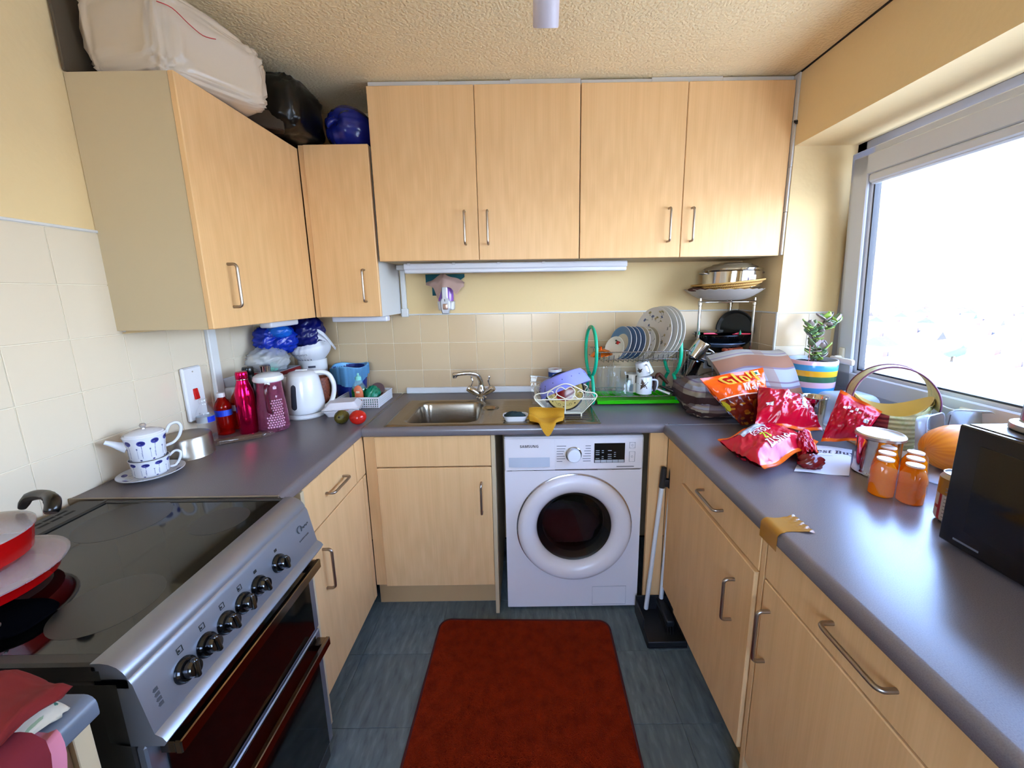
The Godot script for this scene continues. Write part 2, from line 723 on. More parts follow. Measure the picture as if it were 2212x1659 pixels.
func build_room():
	rng.seed = 77
	var mb := MB.new()
	# floor: a slab and vinyl tiles on it
	mb.bb(Vector3(XL - 0.2, -0.15, -0.2), Vector3(3.3, -0.004, 3.7))
	var fl := struct(mb, "floor", M.floor_dark)
	var xs := span(XL, 2.72, 0.2995, 0.885)
	var zs := span(0.02, 3.45, 0.28, 0.784)
	for i in xs.size() - 1:
		for j in zs.size() - 1:
			if zs[j] > 2.4:
				continue
			var t := MB.new()
			t.bb(Vector3(xs[i] + 0.0007, -0.004, zs[j] + 0.0007), Vector3(xs[i + 1] - 0.0007, 0, zs[j + 1] - 0.0007), 0.0008)
			part(t, "floor_tile", M.floor_a if (i + j) % 2 == 0 else M.floor_b, fl)
	mb = MB.new()
	mb.bb(Vector3(XL, -0.004, 2.464), Vector3(2.72, 0, 3.45))
	part(mb, "floor_sheet", M.floor_a, fl)
	mb = MB.new()
	mb.bb(Vector3(XL - 0.2, CEIL, -0.2), Vector3(3.3, CEIL + 0.15, 3.7))
	struct(mb, "ceiling", M.ceil)
	mb = MB.new()
	mb.bb(Vector3(XL - 0.2, -0.15, -0.2), Vector3(3.3, CEIL + 0.1, 0))
	var back := struct(mb, "wall_back", M.wall)
	mb = MB.new()
	mb.bb(Vector3(XL - 0.2, -0.15, 0), Vector3(XL, CEIL + 0.1, 3.7))
	var left := struct(mb, "wall_left", M.wall)
	mb = MB.new()
	mb.bb(Vector3(XL, -0.15, 3.45), Vector3(0.9, CEIL + 0.1, 3.7))
	mb.bb(Vector3(2.0, -0.15, 3.45), Vector3(3.3, CEIL + 0.1, 3.7))
	mb.bb(Vector3(0.9, -0.15, 3.45), Vector3(2.0, 0.95, 3.7))
	mb.bb(Vector3(0.9, 2.05, 3.45), Vector3(2.0, CEIL + 0.1, 3.7))
	struct(mb, "wall_front", M.wall)
	# a second window behind the camera
	var w2 := Node3D.new()
	w2.name = "window_2"
	add_child(w2)
	tag(w2, "", "", "", "structure")
	mb = MB.new()
	for b in [[0.9, 2.0, 0.95, 1.02], [0.9, 2.0, 1.98, 2.05], [0.9, 0.97, 0.95, 2.05], [1.93, 2.0, 0.95, 2.05]]:
		mb.bb(Vector3(b[0], b[2], 3.55), Vector3(b[1], b[3], 3.62), 0.004)
	part(mb, "frame", M.upvc, w2)
	mb = MB.new()
	mb.bb(Vector3(0.97, 1.02, 3.58), Vector3(1.93, 1.98, 3.584))
	part(mb, "pane", M.pane, w2)
	mb = MB.new()
	mb.bb(Vector3(XR, -0.15, 0), Vector3(3.09, CEIL, PIER))                 # pier beside the window
	mb.bb(Vector3(XR, -0.15, PIER), Vector3(3.09, HC - 0.005, 2.25))        # under the window
	mb.bb(Vector3(XR, 2.047, PIER), Vector3(3.09, CEIL, 2.25))              # lintel
	mb.bb(Vector3(XR, -0.15, 2.25), Vector3(3.09, CEIL, 3.45))
	var right := struct(mb, "wall_right", M.wall)
	# tiles
	var tm := [M.tile, M.tile2, M.tile3]
	var ys := [HC + 0.001, 1.0357, 1.1871, 1.3385]
	var g := MB.new()
	g.bb(Vector3(XL, HC, 0), Vector3(XR, 1.3385, 0.0022))
	part(g, "grout", M.grout, back)
	tile_run(back, span(XL + 0.003, XR - 0.002, 0.1514, 0.8488), ys, func(p): return p, tm)
	g = MB.new()
	g.bb(Vector3(XL, HC, 0), Vector3(XL + 0.0022, 1.3385, 0.91))
	g.bb(Vector3(XL, 0.6, 0.91), Vector3(XL + 0.0022, 1.642, 2.4))
	part(g, "grout", M.grout, left)
	var lf := func(p): return Vector3(XL + p.z, p.y, p.x)
	# on the left wall "along" runs towards the camera, so the tile is mirrored to keep its face outward
	var lfm := func(p): return Vector3(XL + p.z, p.y, 3.0 - p.x)
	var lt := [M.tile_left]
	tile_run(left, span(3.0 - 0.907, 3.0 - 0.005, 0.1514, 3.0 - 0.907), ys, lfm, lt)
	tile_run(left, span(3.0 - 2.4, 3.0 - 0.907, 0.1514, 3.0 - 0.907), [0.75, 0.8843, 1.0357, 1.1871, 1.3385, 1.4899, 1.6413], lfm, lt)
	g = MB.new()
	g.bb(Vector3(XR, HC - 0.004, PIER), Vector3(2.985, 1.3385, PIER + 0.0022))
	g.bb(Vector3(XR - 0.0022, HC, 0), Vector3(XR, 1.3385, PIER))
	part(g, "grout", M.grout, right)
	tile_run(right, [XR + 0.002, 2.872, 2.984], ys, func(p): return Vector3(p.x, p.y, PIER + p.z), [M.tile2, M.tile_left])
	tile_run(right, [0.005, 0.11, 0.222, PIER - 0.001], ys, func(p): return Vector3(XR - p.z, p.y, p.x), tm)
	# edge trims
	mb = MB.new()
	mb.bb(Vector3(0.9, 1.3385, 0), Vector3(XR, 1.3455, 0.007), 0.002)
	mb.bb(Vector3(XR - 0.007, 1.3385, 0), Vector3(XR, 1.3455, PIER), 0.002)
	mb.bb(Vector3(XR, 1.3385, PIER), Vector3(2.985, 1.3455, PIER + 0.007), 0.002)
	mb.bb(Vector3(XR - 0.007, HC, PIER - 0.005), Vector3(XR + 0.002, 1.3455, PIER + 0.007), 0.002)
	mb.bb(Vector3(XL, 1.642, 0.903), Vector3(XL + 0.008, 1.650, 2.4), 0.002)
	mb.bb(Vector3(XL, 1.345, 0.899), Vector3(XL + 0.008, 1.650, 0.907), 0.002)
	struct(mb, "trim_1", M.white)
	# white strips that close the gap round the tall wall cupboards
	mb = MB.new()
	for k in 6:
		var x0 := 0.92 + k * 0.30
		mb.bb(Vector3(x0, 2.309 + 0.002 * sin(k * 2.1), 0.285), Vector3(x0 + 0.299, 2.331 + 0.003 * sin(k * 3.7), 0.3))
	for k in 4:
		mb.bb(Vector3(2.7215, 1.60 + k * 0.183, 0.29), Vector3(2.7285, 1.781 + k * 0.183, 0.3305 + 0.001 * k))
	struct(mb, "trim_2", M.white)
	# white upstand behind the sink
	mb = MB.new()
	mb.bb(Vector3(0.905, HC, 0.006), Vector3(1.86, HC + 0.034, 0.022), 0.004)
	struct(mb, "trim_3", M.white)
	# dark crack between ceiling and lintel
	mb = MB.new()
	mb.bb(Vector3(XR - 0.004, CEIL - 0.006, 0.3), Vector3(XR + 0.001, CEIL, 2.6))
	struct(mb, "trim_4", M.black_matt)


func build_window():
	# outer frame fixed in the wall, and a tilting sash that leans into the room at its top
	var fz0 := PIER
	var fz1 := 2.25
	var y0 := HC + 0.045
	var y1 := 2.047
	var w := Node3D.new()
	w.name = "window_1"
	add_child(w)
	tag(w, "", "", "", "structure")
	var mb := MB.new()
	var fw := 0.05
	for b in [[y0, y0 + 0.06, fz0, fz1], [y1 - fw, y1, fz0, fz1], [y0, y1, fz0, fz0 + fw], [y0, y1, fz1 - fw, fz1]]:
		mb.bb(Vector3(3.0, b[0], b[2]), Vector3(3.07, b[1], b[3]), 0.003)
	part(mb, "outer_frame", mt(Color(0.62, 0.63, 0.68), 0.35), w)
	var sash := Node3D.new()
	sash.name = "sash"
	w.add_child(sash)
	sash.position = Vector3(3.0, y0 + 0.035, 0)
	sash.rotation.z = atan2(0.055, y1 - y0)
	var h := y1 - y0 - 0.085
	mb = MB.new()
	var a := 0.115
	var z0 := 0.375
	var z1 := 2.21
	# frame members with a stepped profile
	for st in [[0.0, a, 0.0, 0.035], [0.028, a - 0.012, -0.014, 0.0]]:
		var lo: float = st[0]
		var hi: float = st[1]
		var xa: float = st[2]
		var xb: float = st[3]
		mb.bb(Vector3(xa, lo, z0 + lo), Vector3(xb, hi, z1 - lo), 0.004)
		mb.bb(Vector3(xa, h - hi, z0 + lo), Vector3(xb, h - lo, z1 - lo), 0.004)
		mb.bb(Vector3(xa, lo, z0 + lo), Vector3(xb, h - lo, z0 + hi), 0.004)
		mb.bb(Vector3(xa, lo, z1 - hi), Vector3(xb, h - lo, z1 - lo), 0.004)
	part(mb, "sash_frame", M.upvc, sash)
	mb = MB.new()
	var gk := 0.007
	for b in [[a, a + gk, z0 + a, z1 - a], [h - a - gk, h - a, z0 + a, z1 - a], [a, h - a, z0 + a, z0 + a + gk], [a, h - a, z1 - a - gk, z1 - a]]:
		mb.bb(Vector3(0.004, b[0], b[2]), Vector3(0.03, b[1], b[3]))
	part(mb, "gasket", mt(Color(0.10, 0.10, 0.14), 0.5), sash)
	mb = MB.new()
	mb.bb(Vector3(0.012, a, z0 + a), Vector3(0.016, h - a, z1 - a))
	part(mb, "pane", M.pane, sash)
	# rolled blind cassette at the top of the glass
	mb = MB.new()
	mb.bb(Vector3(-0.012, h - a - 0.03, z0 + a), Vector3(0.01, h - a + 0.004, z1 - a), 0.006)
	mb.bb(Vector3(-0.018, h - a - 0.022, z0 + a - 0.004), Vector3(0.008, h - a + 0.01, z1 - a), 0.006)
	part(mb, "blind_cassette", M.upvc, sash)
	# handle at the far edge
	mb = MB.new()
	mb.rbox(Vector3(-0.018, 0.17, z0 + 0.055), Vector3(0.012, 0.075, 0.03), 0.006)
	mb.tube([Vector3(-0.02, 0.165, z0 + 0.055), Vector3(-0.05, 0.163, z0 + 0.055)], 0.010, 10)
	mb.rbox(Vector3(-0.052, 0.158, z0 + 0.10), Vector3(0.016, 0.026, 0.125), 0.007)
	part(mb, "handle", mt(Color(0.93, 0.91, 0.86), 0.35), sash)
	# restrictor cable
	mb = MB.new()
	mb.rbox(Vector3(-0.016, 0.07, 0.95), Vector3(0.012, 0.022, 0.05), 0.004)
	mb.tube(spline([Vector3(-0.02, 0.07, 0.945), Vector3(-0.03, 0.068, 0.91), Vector3(-0.03, 0.075, 0.87), Vector3(-0.02, 0.08, 0.83)], 5), 0.003, 6)
	part(mb, "restrictor_cable", M.white, sash)
	# sill
	mb = MB.new()
	mb.bb(Vector3(XR, HC - 0.005, PIER), Vector3(3.0, HC + 0.002, 2.25))
	struct(mb, "trim_5", M.tile_left)
	# a thin upstand under the frame
	mb = MB.new()
	mb.bb(Vector3(3.0, HC - 0.005, PIER), Vector3(3.09, y0, 2.25))
	struct(mb, "trim_6", M.upvc)


func build_outside():
	# rooftops of a town far below, bleached by the sun
	rng.seed = 31
	var gy := -26.0
	var mb := MB.new()
	mb.bb(Vector3(-300, gy - 1, -1500), Vector3(1600, gy, 900))
	struct(mb, "ground", mt(Color(0.66, 0.66, 0.62), 0.9))
	var walls := [mt(Color(0.80, 0.74, 0.68), 0.9), mt(Color(0.76, 0.66, 0.58), 0.9), mt(Color(0.86, 0.85, 0.82), 0.9)]
	var roofs := [mt(Color(0.25, 0.22, 0.215), 0.85), mt(Color(0.22, 0.23, 0.26), 0.85), mt(Color(0.29, 0.23, 0.215), 0.85)]
	var kinds := []
	for k in 3:
		var t := thing("house", ["pale brick house with brown roof in the bleached town outside the window", "pale brick house with slate grey roof in the bleached town outside the window", "white house with reddish roof in the bleached town outside the window"][k], "house", Vector3.ZERO, 0.0, ["brown roofed houses outside", "grey roofed houses outside", "reddish roofed houses outside"][k])
		mb = MB.new()
		mb.bb(Vector3(-5, 0, -4), Vector3(5, 5, 4))
		part(mb, "wall", walls[k], t)
		mb = MB.new(Transform3D(Basis(Vector3(0, 0, 1), Vector3(0, 1, 0), Vector3(-1, 0, 0)), Vector3(5.3, 5, 0)))
		mb.t = Transform3D(Basis(Vector3(0, 0, 1), Vector3(0, 1, 0), Vector3(-1, 0, 0)), Vector3(5.3, 5, 0))
		mb.prism(PackedVector2Array([Vector2(-4.5, 0), Vector2(4.5, 0), Vector2(0, 3.4)]), 10.6)
		part(mb, "roof", roofs[k], t)
		mb = MB.new()
		mb.bb(Vector3(2.6, 6, -1.4), Vector3(3.6, 9.4, -0.4))
		part(mb, "chimney", roofs[2], t)
		kinds.append(t)
	var trees := []
	for k in 1:
		var t := thing("tree", "round green tree among the distant houses outside the window", "tree", Vector3.ZERO, 0.0, "trees among the distant houses")
		mb = MB.new()
		mb.lathe([Vector2(0, 0), Vector2(0.4, 0), Vector2(0.3, 3), Vector2(0, 3)], 6)
		part(mb, "trunk", mt(Color(0.3, 0.25, 0.2), 0.9), t)
		mb = MB.new()
		mb.lump(func(d, _u, _v): return Vector3(0, 5.2, 0) + d * Vector3(3.4, 3.2, 3.4) * (1.0 + 0.22 * sin(d.x * 7 + d.y * 5) * cos(d.z * 6 + d.y * 4)), 14, 9)
		part(mb, "crown", mt(Color(0.34, 0.40, 0.34), 0.9), t)
		trees.append(t)
	var first := [true, true, true]
	var n := 0
	var row := 0
	var dist := 150.0
	while dist < 620.0:
		var bear := -0.98
		while bear < -0.48:
			var b: float = bear + rng.randf_range(-0.01, 0.01)
			var dd: float = dist + rng.randf_range(-4, 4)
			var at := Vector3(1.5 + cos(b) * dd, gy, 2.1 + sin(b) * dd)
			if rng.randf() < 0.14:
				if n > 0 and row > 1:
					if not trees[0].has_meta("put"):
						trees[0].set_meta("put", true)
						trees[0].position = at
					else:
						var tr: Node3D = dup(trees[0], at, rng.randf() * 6, "")
						tr.scale = Vector3.ONE * rng.randf_range(0.8, 1.3)
			else:
				var k := rng.randi() % 3
				if first[k]:
					first[k] = false
					kinds[k].position = at
					kinds[k].rotation.y = 0.5
				else:
					dup(kinds[k], at, 0.5 + (PI / 2 if rng.randf() < 0.3 else 0.0) + rng.randf_range(-0.15, 0.15), "")
				n += 1
			bear += (22.0 + rng.randf_range(0, 7)) / dist
		row += 1
		dist *= 1.19


# --- worktops and cabinets ------------------------------------------------

func edge_profile(z0: float, z1: float) -> Array:
	# worktop section in (z, y): rounded front at z1
	var t := 0.038
	var p := [Vector2(z0, HC - t), Vector2(z0, HC)]
	for i in 5:
		var a := PI / 2 * i / 4.0
		p.append(Vector2(z1 - 0.016 + sin(a) * 0.016, HC - 0.016 + cos(a) * 0.016))
	for i in 4:
		var a := PI / 2 * i / 3.0
		p.append(Vector2(z1 - 0.008 + cos(a) * 0.008, HC - t + 0.008 - sin(a) * 0.008))
	return p


func build_worktops():
	var t := 0.038
	var mb := MB.new()
	mb.extrude_x(edge_profile(0.56, 0.60), 0.885, 2.16)
	mb.bb(Vector3(0.885, HC - t, 0.007), Vector3(0.985, HC, 0.56))
	mb.bb(Vector3(1.868, HC - t, 0.007), Vector3(XR - 0.006, HC, 0.56))
	mb.bb(Vector3(2.16, HC - t, 0.56), Vector3(XR - 0.006, HC, 0.6035))
	mb.bb(Vector3(0.985, HC - t, 0.007), Vector3(1.868, HC, 0.185))
	single(mb, "worktop", M.top, "grey laminate worktop along the back wall, holding the sink", "worktop")
	# left: sweep along z by turning the sweep axis
	mb = MB.new(Transform3D(Basis(Vector3(0, 0, 1), Vector3(0, 1, 0), Vector3(-1, 0, 0)), Vector3(0.885 + 0.6, 0, 0)))
	mb.t = Transform3D(Basis(Vector3(0, 0, -1), Vector3(0, 1, 0), Vector3(1, 0, 0)), Vector3(XL + 0.0, 0, 0))
	mb.extrude_x(edge_profile(0.006, 0.594), -1.146, -0.007)
	var lt := single(mb, "worktop", M.top, "grey laminate worktop along the left wall, between cooker and back wall", "worktop")
	mb = MB.new()
	mb.bb(Vector3(XL + 0.006, HC - 0.036, 1.1465), Vector3(0.878, HC + 0.0025, 1.1525), 0.0015)
	part(mb, "end_strip", mt(Color(0.62, 0.58, 0.52), 0.35, 0.8), lt, "thin metal end strip")
	mb = MB.new()
	mb.bb(Vector3(0.8845, HC, 0.03), Vector3(0.8885, HC + 0.0012, 0.585))
	part(mb, "joint_strip", M.handle, lt)
	mb = MB.new()
	mb.t = Transform3D(Basis(Vector3(0, 0, 1), Vector3(0, 1, 0), Vector3(-1, 0, 0)), Vector3(XR, 0, 0))
	mb.extrude_x(edge_profile(0.006, XR - 2.134), 0.606, 2.9)
	var rt := single(mb, "worktop", M.top, "grey laminate worktop along the right wall under the window", "worktop")
	mb = MB.new()
	mb.bb(Vector3(2.142, HC, 0.6025), Vector3(2.70, HC + 0.0012, 0.607))
	part(mb, "joint_strip", mt(Color(0.75, 0.75, 0.78), 0.3, 0.8), rt)
	# near left: the short worktop in front of the cooker
	mb = MB.new()
	mb.t = Transform3D(Basis(Vector3(0, 0, -1), Vector3(0, 1, 0), Vector3(1, 0, 0)), Vector3(XL, 0, 0))
	mb.extrude_x(edge_profile(0.006, 0.665), -2.9, -1.70)
	single(mb, "worktop", mt(Color(0.40, 0.43, 0.48), 0.35), "grey worktop end in the lower left corner, under the red cloths", "worktop")


# D handle between a and b standing out along o
func bow(mb: MB, a: Vector3, b: Vector3, o: Vector3, r := 0.0048):
	var d := (b - a).normalized()
	var h := 0.030
	var k := 0.012
	var p := [a, a + o * (h - k)]
	p += arc(a + o * (h - k) + d * k, -d, o, k, 15, 90, 4)
	p += arc(b + o * (h - k) - d * k, o, d, k, 0, 75, 4)
	p += [b + o * (h - k), b]
	mb.tube(p, r, 8)


# a front: door or drawer between corners, facing out; axis 0 = faces x, 2 = faces z
func front(parent: Node3D, called: String, a: Vector3, b: Vector3, ha, hb, o: Vector3):
	var mb := MB.new()
	mb.bb(a, b, 0.0022)
	var d := part(mb, called, M.wood, parent)
	if ha != null:
		var hm := MB.new()
		bow(hm, ha, hb, o)
		part(hm, "handle", M.handle, d)
	return d


func build_base_cabinets():
	# under the sink
	var t := thing("base_cabinet", "pale wood sink base cabinet with one door left of the washing machine", "cabinet")
	var mb := MB.new()
	mb.bb(Vector3(0.935, 0.14, 0.02), Vector3(1.41, HC - 0.165, 0.565))
	mb.bb(Vector3(0.935, 0.74, 0.545), Vector3(1.41, HC - 0.04, 0.565))
	part(mb, "body", M.carcass, t)
	front(t, "drawer_front", Vector3(0.927, 0.727, 0.567), Vector3(1.416, 0.864, 0.585), null, null, Vector3.BACK)
	front(t, "door", Vector3(0.927, 0.152, 0.567), Vector3(1.416, 0.721, 0.585), Vector3(1.372, 0.652, 0.585), Vector3(1.372, 0.515, 0.585), Vector3.BACK)
	mb = MB.new()
	mb.bb(Vector3(0.86, 0.0, 0.485), Vector3(1.41, 0.148, 0.503))
	part(mb, "plinth", M.wood_edge, t)
	mb = MB.new()
	mb.bb(Vector3(0.877, 0.15, 0.55), Vector3(0.925, 0.866, 0.572), 0.001)
	part(mb, "corner_filler", M.wood, t)
	mb = MB.new()
	mb.bb(Vector3(1.4175, 0.002, 0.02), Vector3(1.434, HC - 0.039, 0.583), 0.001)
	part(mb, "end_panel", M.carcass, t)

	# left, between cooker and corner
	t = thing("base_cabinet", "narrow pale wood base cabinet with drawer and door beside the cooker", "cabinet")
	mb = MB.new()
	mb.bb(Vector3(XL + 0.01, 0.1, 0.62), Vector3(0.856, HC - 0.04, 1.12))
	part(mb, "body", M.carcass, t)
	front(t, "drawer", Vector3(0.857, 0.696, 0.662), Vector3(0.875, 0.862, 1.040), Vector3(0.875, 0.782, 0.775), Vector3(0.875, 0.782, 0.905), Vector3.RIGHT)
	front(t, "door", Vector3(0.857, 0.096, 0.605), Vector3(0.875, 0.691, 1.040), Vector3(0.875, 0.610, 0.965), Vector3(0.875, 0.463, 0.965), Vector3.RIGHT)
	mb = MB.new()
	mb.bb(Vector3(0.857, 0.696, 0.573), Vector3(0.875, 0.864, 0.659), 0.001)
	mb.bb(Vector3(0.857, 0.096, 0.573), Vector3(0.875, 0.691, 0.603), 0.001)
	part(mb, "corner_filler", M.wood, t)
	mb = MB.new()
	mb.bb(Vector3(XL + 0.01, 0.002, 1.044), Vector3(0.884, HC - 0.039, 1.062), 0.001)
	mb.bb(Vector3(XL + 0.01, 0.002, 1.062), Vector3(0.80, HC - 0.039, 1.135), 0.001)
	part(mb, "end_panel", M.carcass, t)
	mb = MB.new()
	mb.bb(Vector3(0.80, 0.0, 0.51), Vector3(0.816, 0.095, 1.044))
	part(mb, "plinth", M.wood_edge, t)

	# right run
	t = thing("base_cabinet", "pale wood base cabinet with drawer and door below the snack bags", "cabinet")
	mb = MB.new()
	mb.bb(Vector3(2.184, 0.15, 0.66), Vector3(2.70, HC - 0.04, 1.25))
	part(mb, "body", M.carcass, t)
	front(t, "drawer", Vector3(2.165, 0.728, 0.755), Vector3(2.183, 0.862, 1.250), Vector3(2.165, 0.785, 0.925), Vector3(2.165, 0.785, 1.055), Vector3.LEFT)
	front(t, "door", Vector3(2.158, 0.152, 0.755), Vector3(2.176, 0.722, 1.246), Vector3(2.158, 0.632, 1.16), Vector3(2.158, 0.500, 1.16), Vector3.LEFT)
	mb = MB.new()
	mb.bb(Vector3(2.166, 0.15, 0.585), Vector3(2.184, 0.866, 0.752), 0.001)
	mb.bb(Vector3(2.09, 0.0, 0.563), Vector3(2.166, 0.866, 0.581), 0.001)
	part(mb, "corner_filler", M.wood, t)
	mb = MB.new()
	mb.bb(Vector3(2.23, 0.0, 0.58), Vector3(2.246, 0.15, 1.252))
	part(mb, "plinth", M.wood_edge, t)
	mb = MB.new()
	mb.bb(Vector3(2.166, 0.002, 1.2535), Vector3(2.70, HC - 0.039, 1.2705), 0.001)
	part(mb, "end_panel", M.wood, t)
	t = thing("base_cabinet", "wide pale wood base cabinet with drawer and door in the lower right corner", "cabinet")
	mb = MB.new()
	mb.bb(Vector3(2.184, 0.15, 1.274), Vector3(2.70, HC - 0.04, 2.25))
	part(mb, "body", M.carcass, t)
	front(t, "drawer", Vector3(2.165, 0.732, 1.2755), Vector3(2.183, 0.862, 1.87), Vector3(2.165, 0.800, 1.49), Vector3(2.165, 0.800, 1.625), Vector3.LEFT)
	front(t, "door", Vector3(2.165, 0.152, 1.2755), Vector3(2.183, 0.726, 1.87), Vector3(2.165, 0.660, 1.308), Vector3(2.165, 0.515, 1.308), Vector3.LEFT)
	front(t, "door", Vector3(2.165, 0.152, 1.875), Vector3(2.183, 0.862, 2.25), null, null, Vector3.LEFT)
	mb = MB.new()
	mb.bb(Vector3(2.23, 0.0, 1.274), Vector3(2.246, 0.15, 2.25))
	part(mb, "plinth", M.wood_edge, t)
	# near left, under the cloths
	t = thing("base_cabinet", "cream base cabinet end with brown edge in the lower left corner", "cabinet")
	mb = MB.new()
	mb.bb(Vector3(XL + 0.01, 0.0, 1.725), Vector3(0.924, HC - 0.04, 2.85), 0.001)
	mb.bb(Vector3(XL + 0.01, 0.0, 1.702), Vector3(0.940, HC - 0.039, 1.724), 0.001)
	part(mb, "body", M.carcass, t)
	mb = MB.new()
	mb.bb(Vector3(0.9245, 0.02, 1.7245), Vector3(0.932, HC - 0.042, 1.7385))
	part(mb, "edge_strip", mt(Color(0.42, 0.30, 0.20), 0.5), t, "brown edge strip")
	mb = MB.new()
	mb.bb(Vector3(0.9245, 0.1, 1.739), Vector3(0.943, HC - 0.042, 2.3), 0.002)
	part(mb, "door", M.carcass, t)


func build_wall_cabinets():
	# tall pair on the back wall
	for k in 2:
		var x0 := 0.917 + k * 0.902
		var t := thing("wall_cabinet", ["two-door pale wood wall cabinet above the sink", "two-door pale wood wall cabinet above the dish rack and chrome shelf"][k], "cabinet")
		var mb := MB.new()
		mb.bb(Vector3(x0 + 0.0015, 1.599, 0.003), Vector3(x0 + 0.9, 2.306, 0.300))
		part(mb, "body", M.carcass, t)
		var m := x0 + 0.451
		front(t, "door", Vector3(x0 + 0.001, 1.597, 0.302), Vector3(m - 0.0012, 2.308, 0.320), Vector3(m - 0.058, 1.805, 0.320), Vector3(m - 0.058, 1.665, 0.320), Vector3.BACK)
		front(t, "door", Vector3(m + 0.0012, 1.597, 0.302), Vector3(x0 + 0.899, 2.308, 0.320), Vector3(m + 0.043, 1.805, 0.320), Vector3(m + 0.043, 1.665, 0.320), Vector3.BACK)
	# corner unit
	var t := thing("wall_cabinet", "narrow one-door wall cabinet in the corner, lower than its neighbours on the right", "cabinet")
	var mb := MB.new()
	mb.bb(Vector3(0.60, 1.350, 0.003), Vector3(0.905, 2.085, 0.300))
	part(mb, "body", M.white, t)
	front(t, "door", Vector3(0.626, 1.351, 0.302), Vector3(0.906, 2.086, 0.320), Vector3(0.845, 1.562, 0.320), Vector3(0.845, 1.420, 0.320), Vector3.BACK)
	mb = MB.new()
	mb.bb(Vector3(0.603, 1.351, 0.295), Vector3(0.624, 2.086, 0.312))
	part(mb, "corner_filler", M.wood, t)
	# left unit
	t = thing("wall_cabinet", "one-door wall cabinet on the left wall with a bare cream side", "cabinet")
	mb = MB.new()
	mb.bb(Vector3(XL + 0.001, 1.350, 0.30), Vector3(0.580, 2.072, 0.925), 0.0008)
	part(mb, "body", M.carcass, t)
	front(t, "door", Vector3(0.5815, 1.351, 0.372), Vector3(0.600, 2.072, 0.928), Vector3(0.600, 1.555, 0.83), Vector3(0.600, 1.417, 0.83), Vector3.RIGHT)
	mb = MB.new()
	mb.bb(Vector3(0.575, 1.351, 0.313), Vector3(0.598, 2.072, 0.370))
	part(mb, "corner_filler", M.wood, t)



# --- large things -----------------------------------------------------------

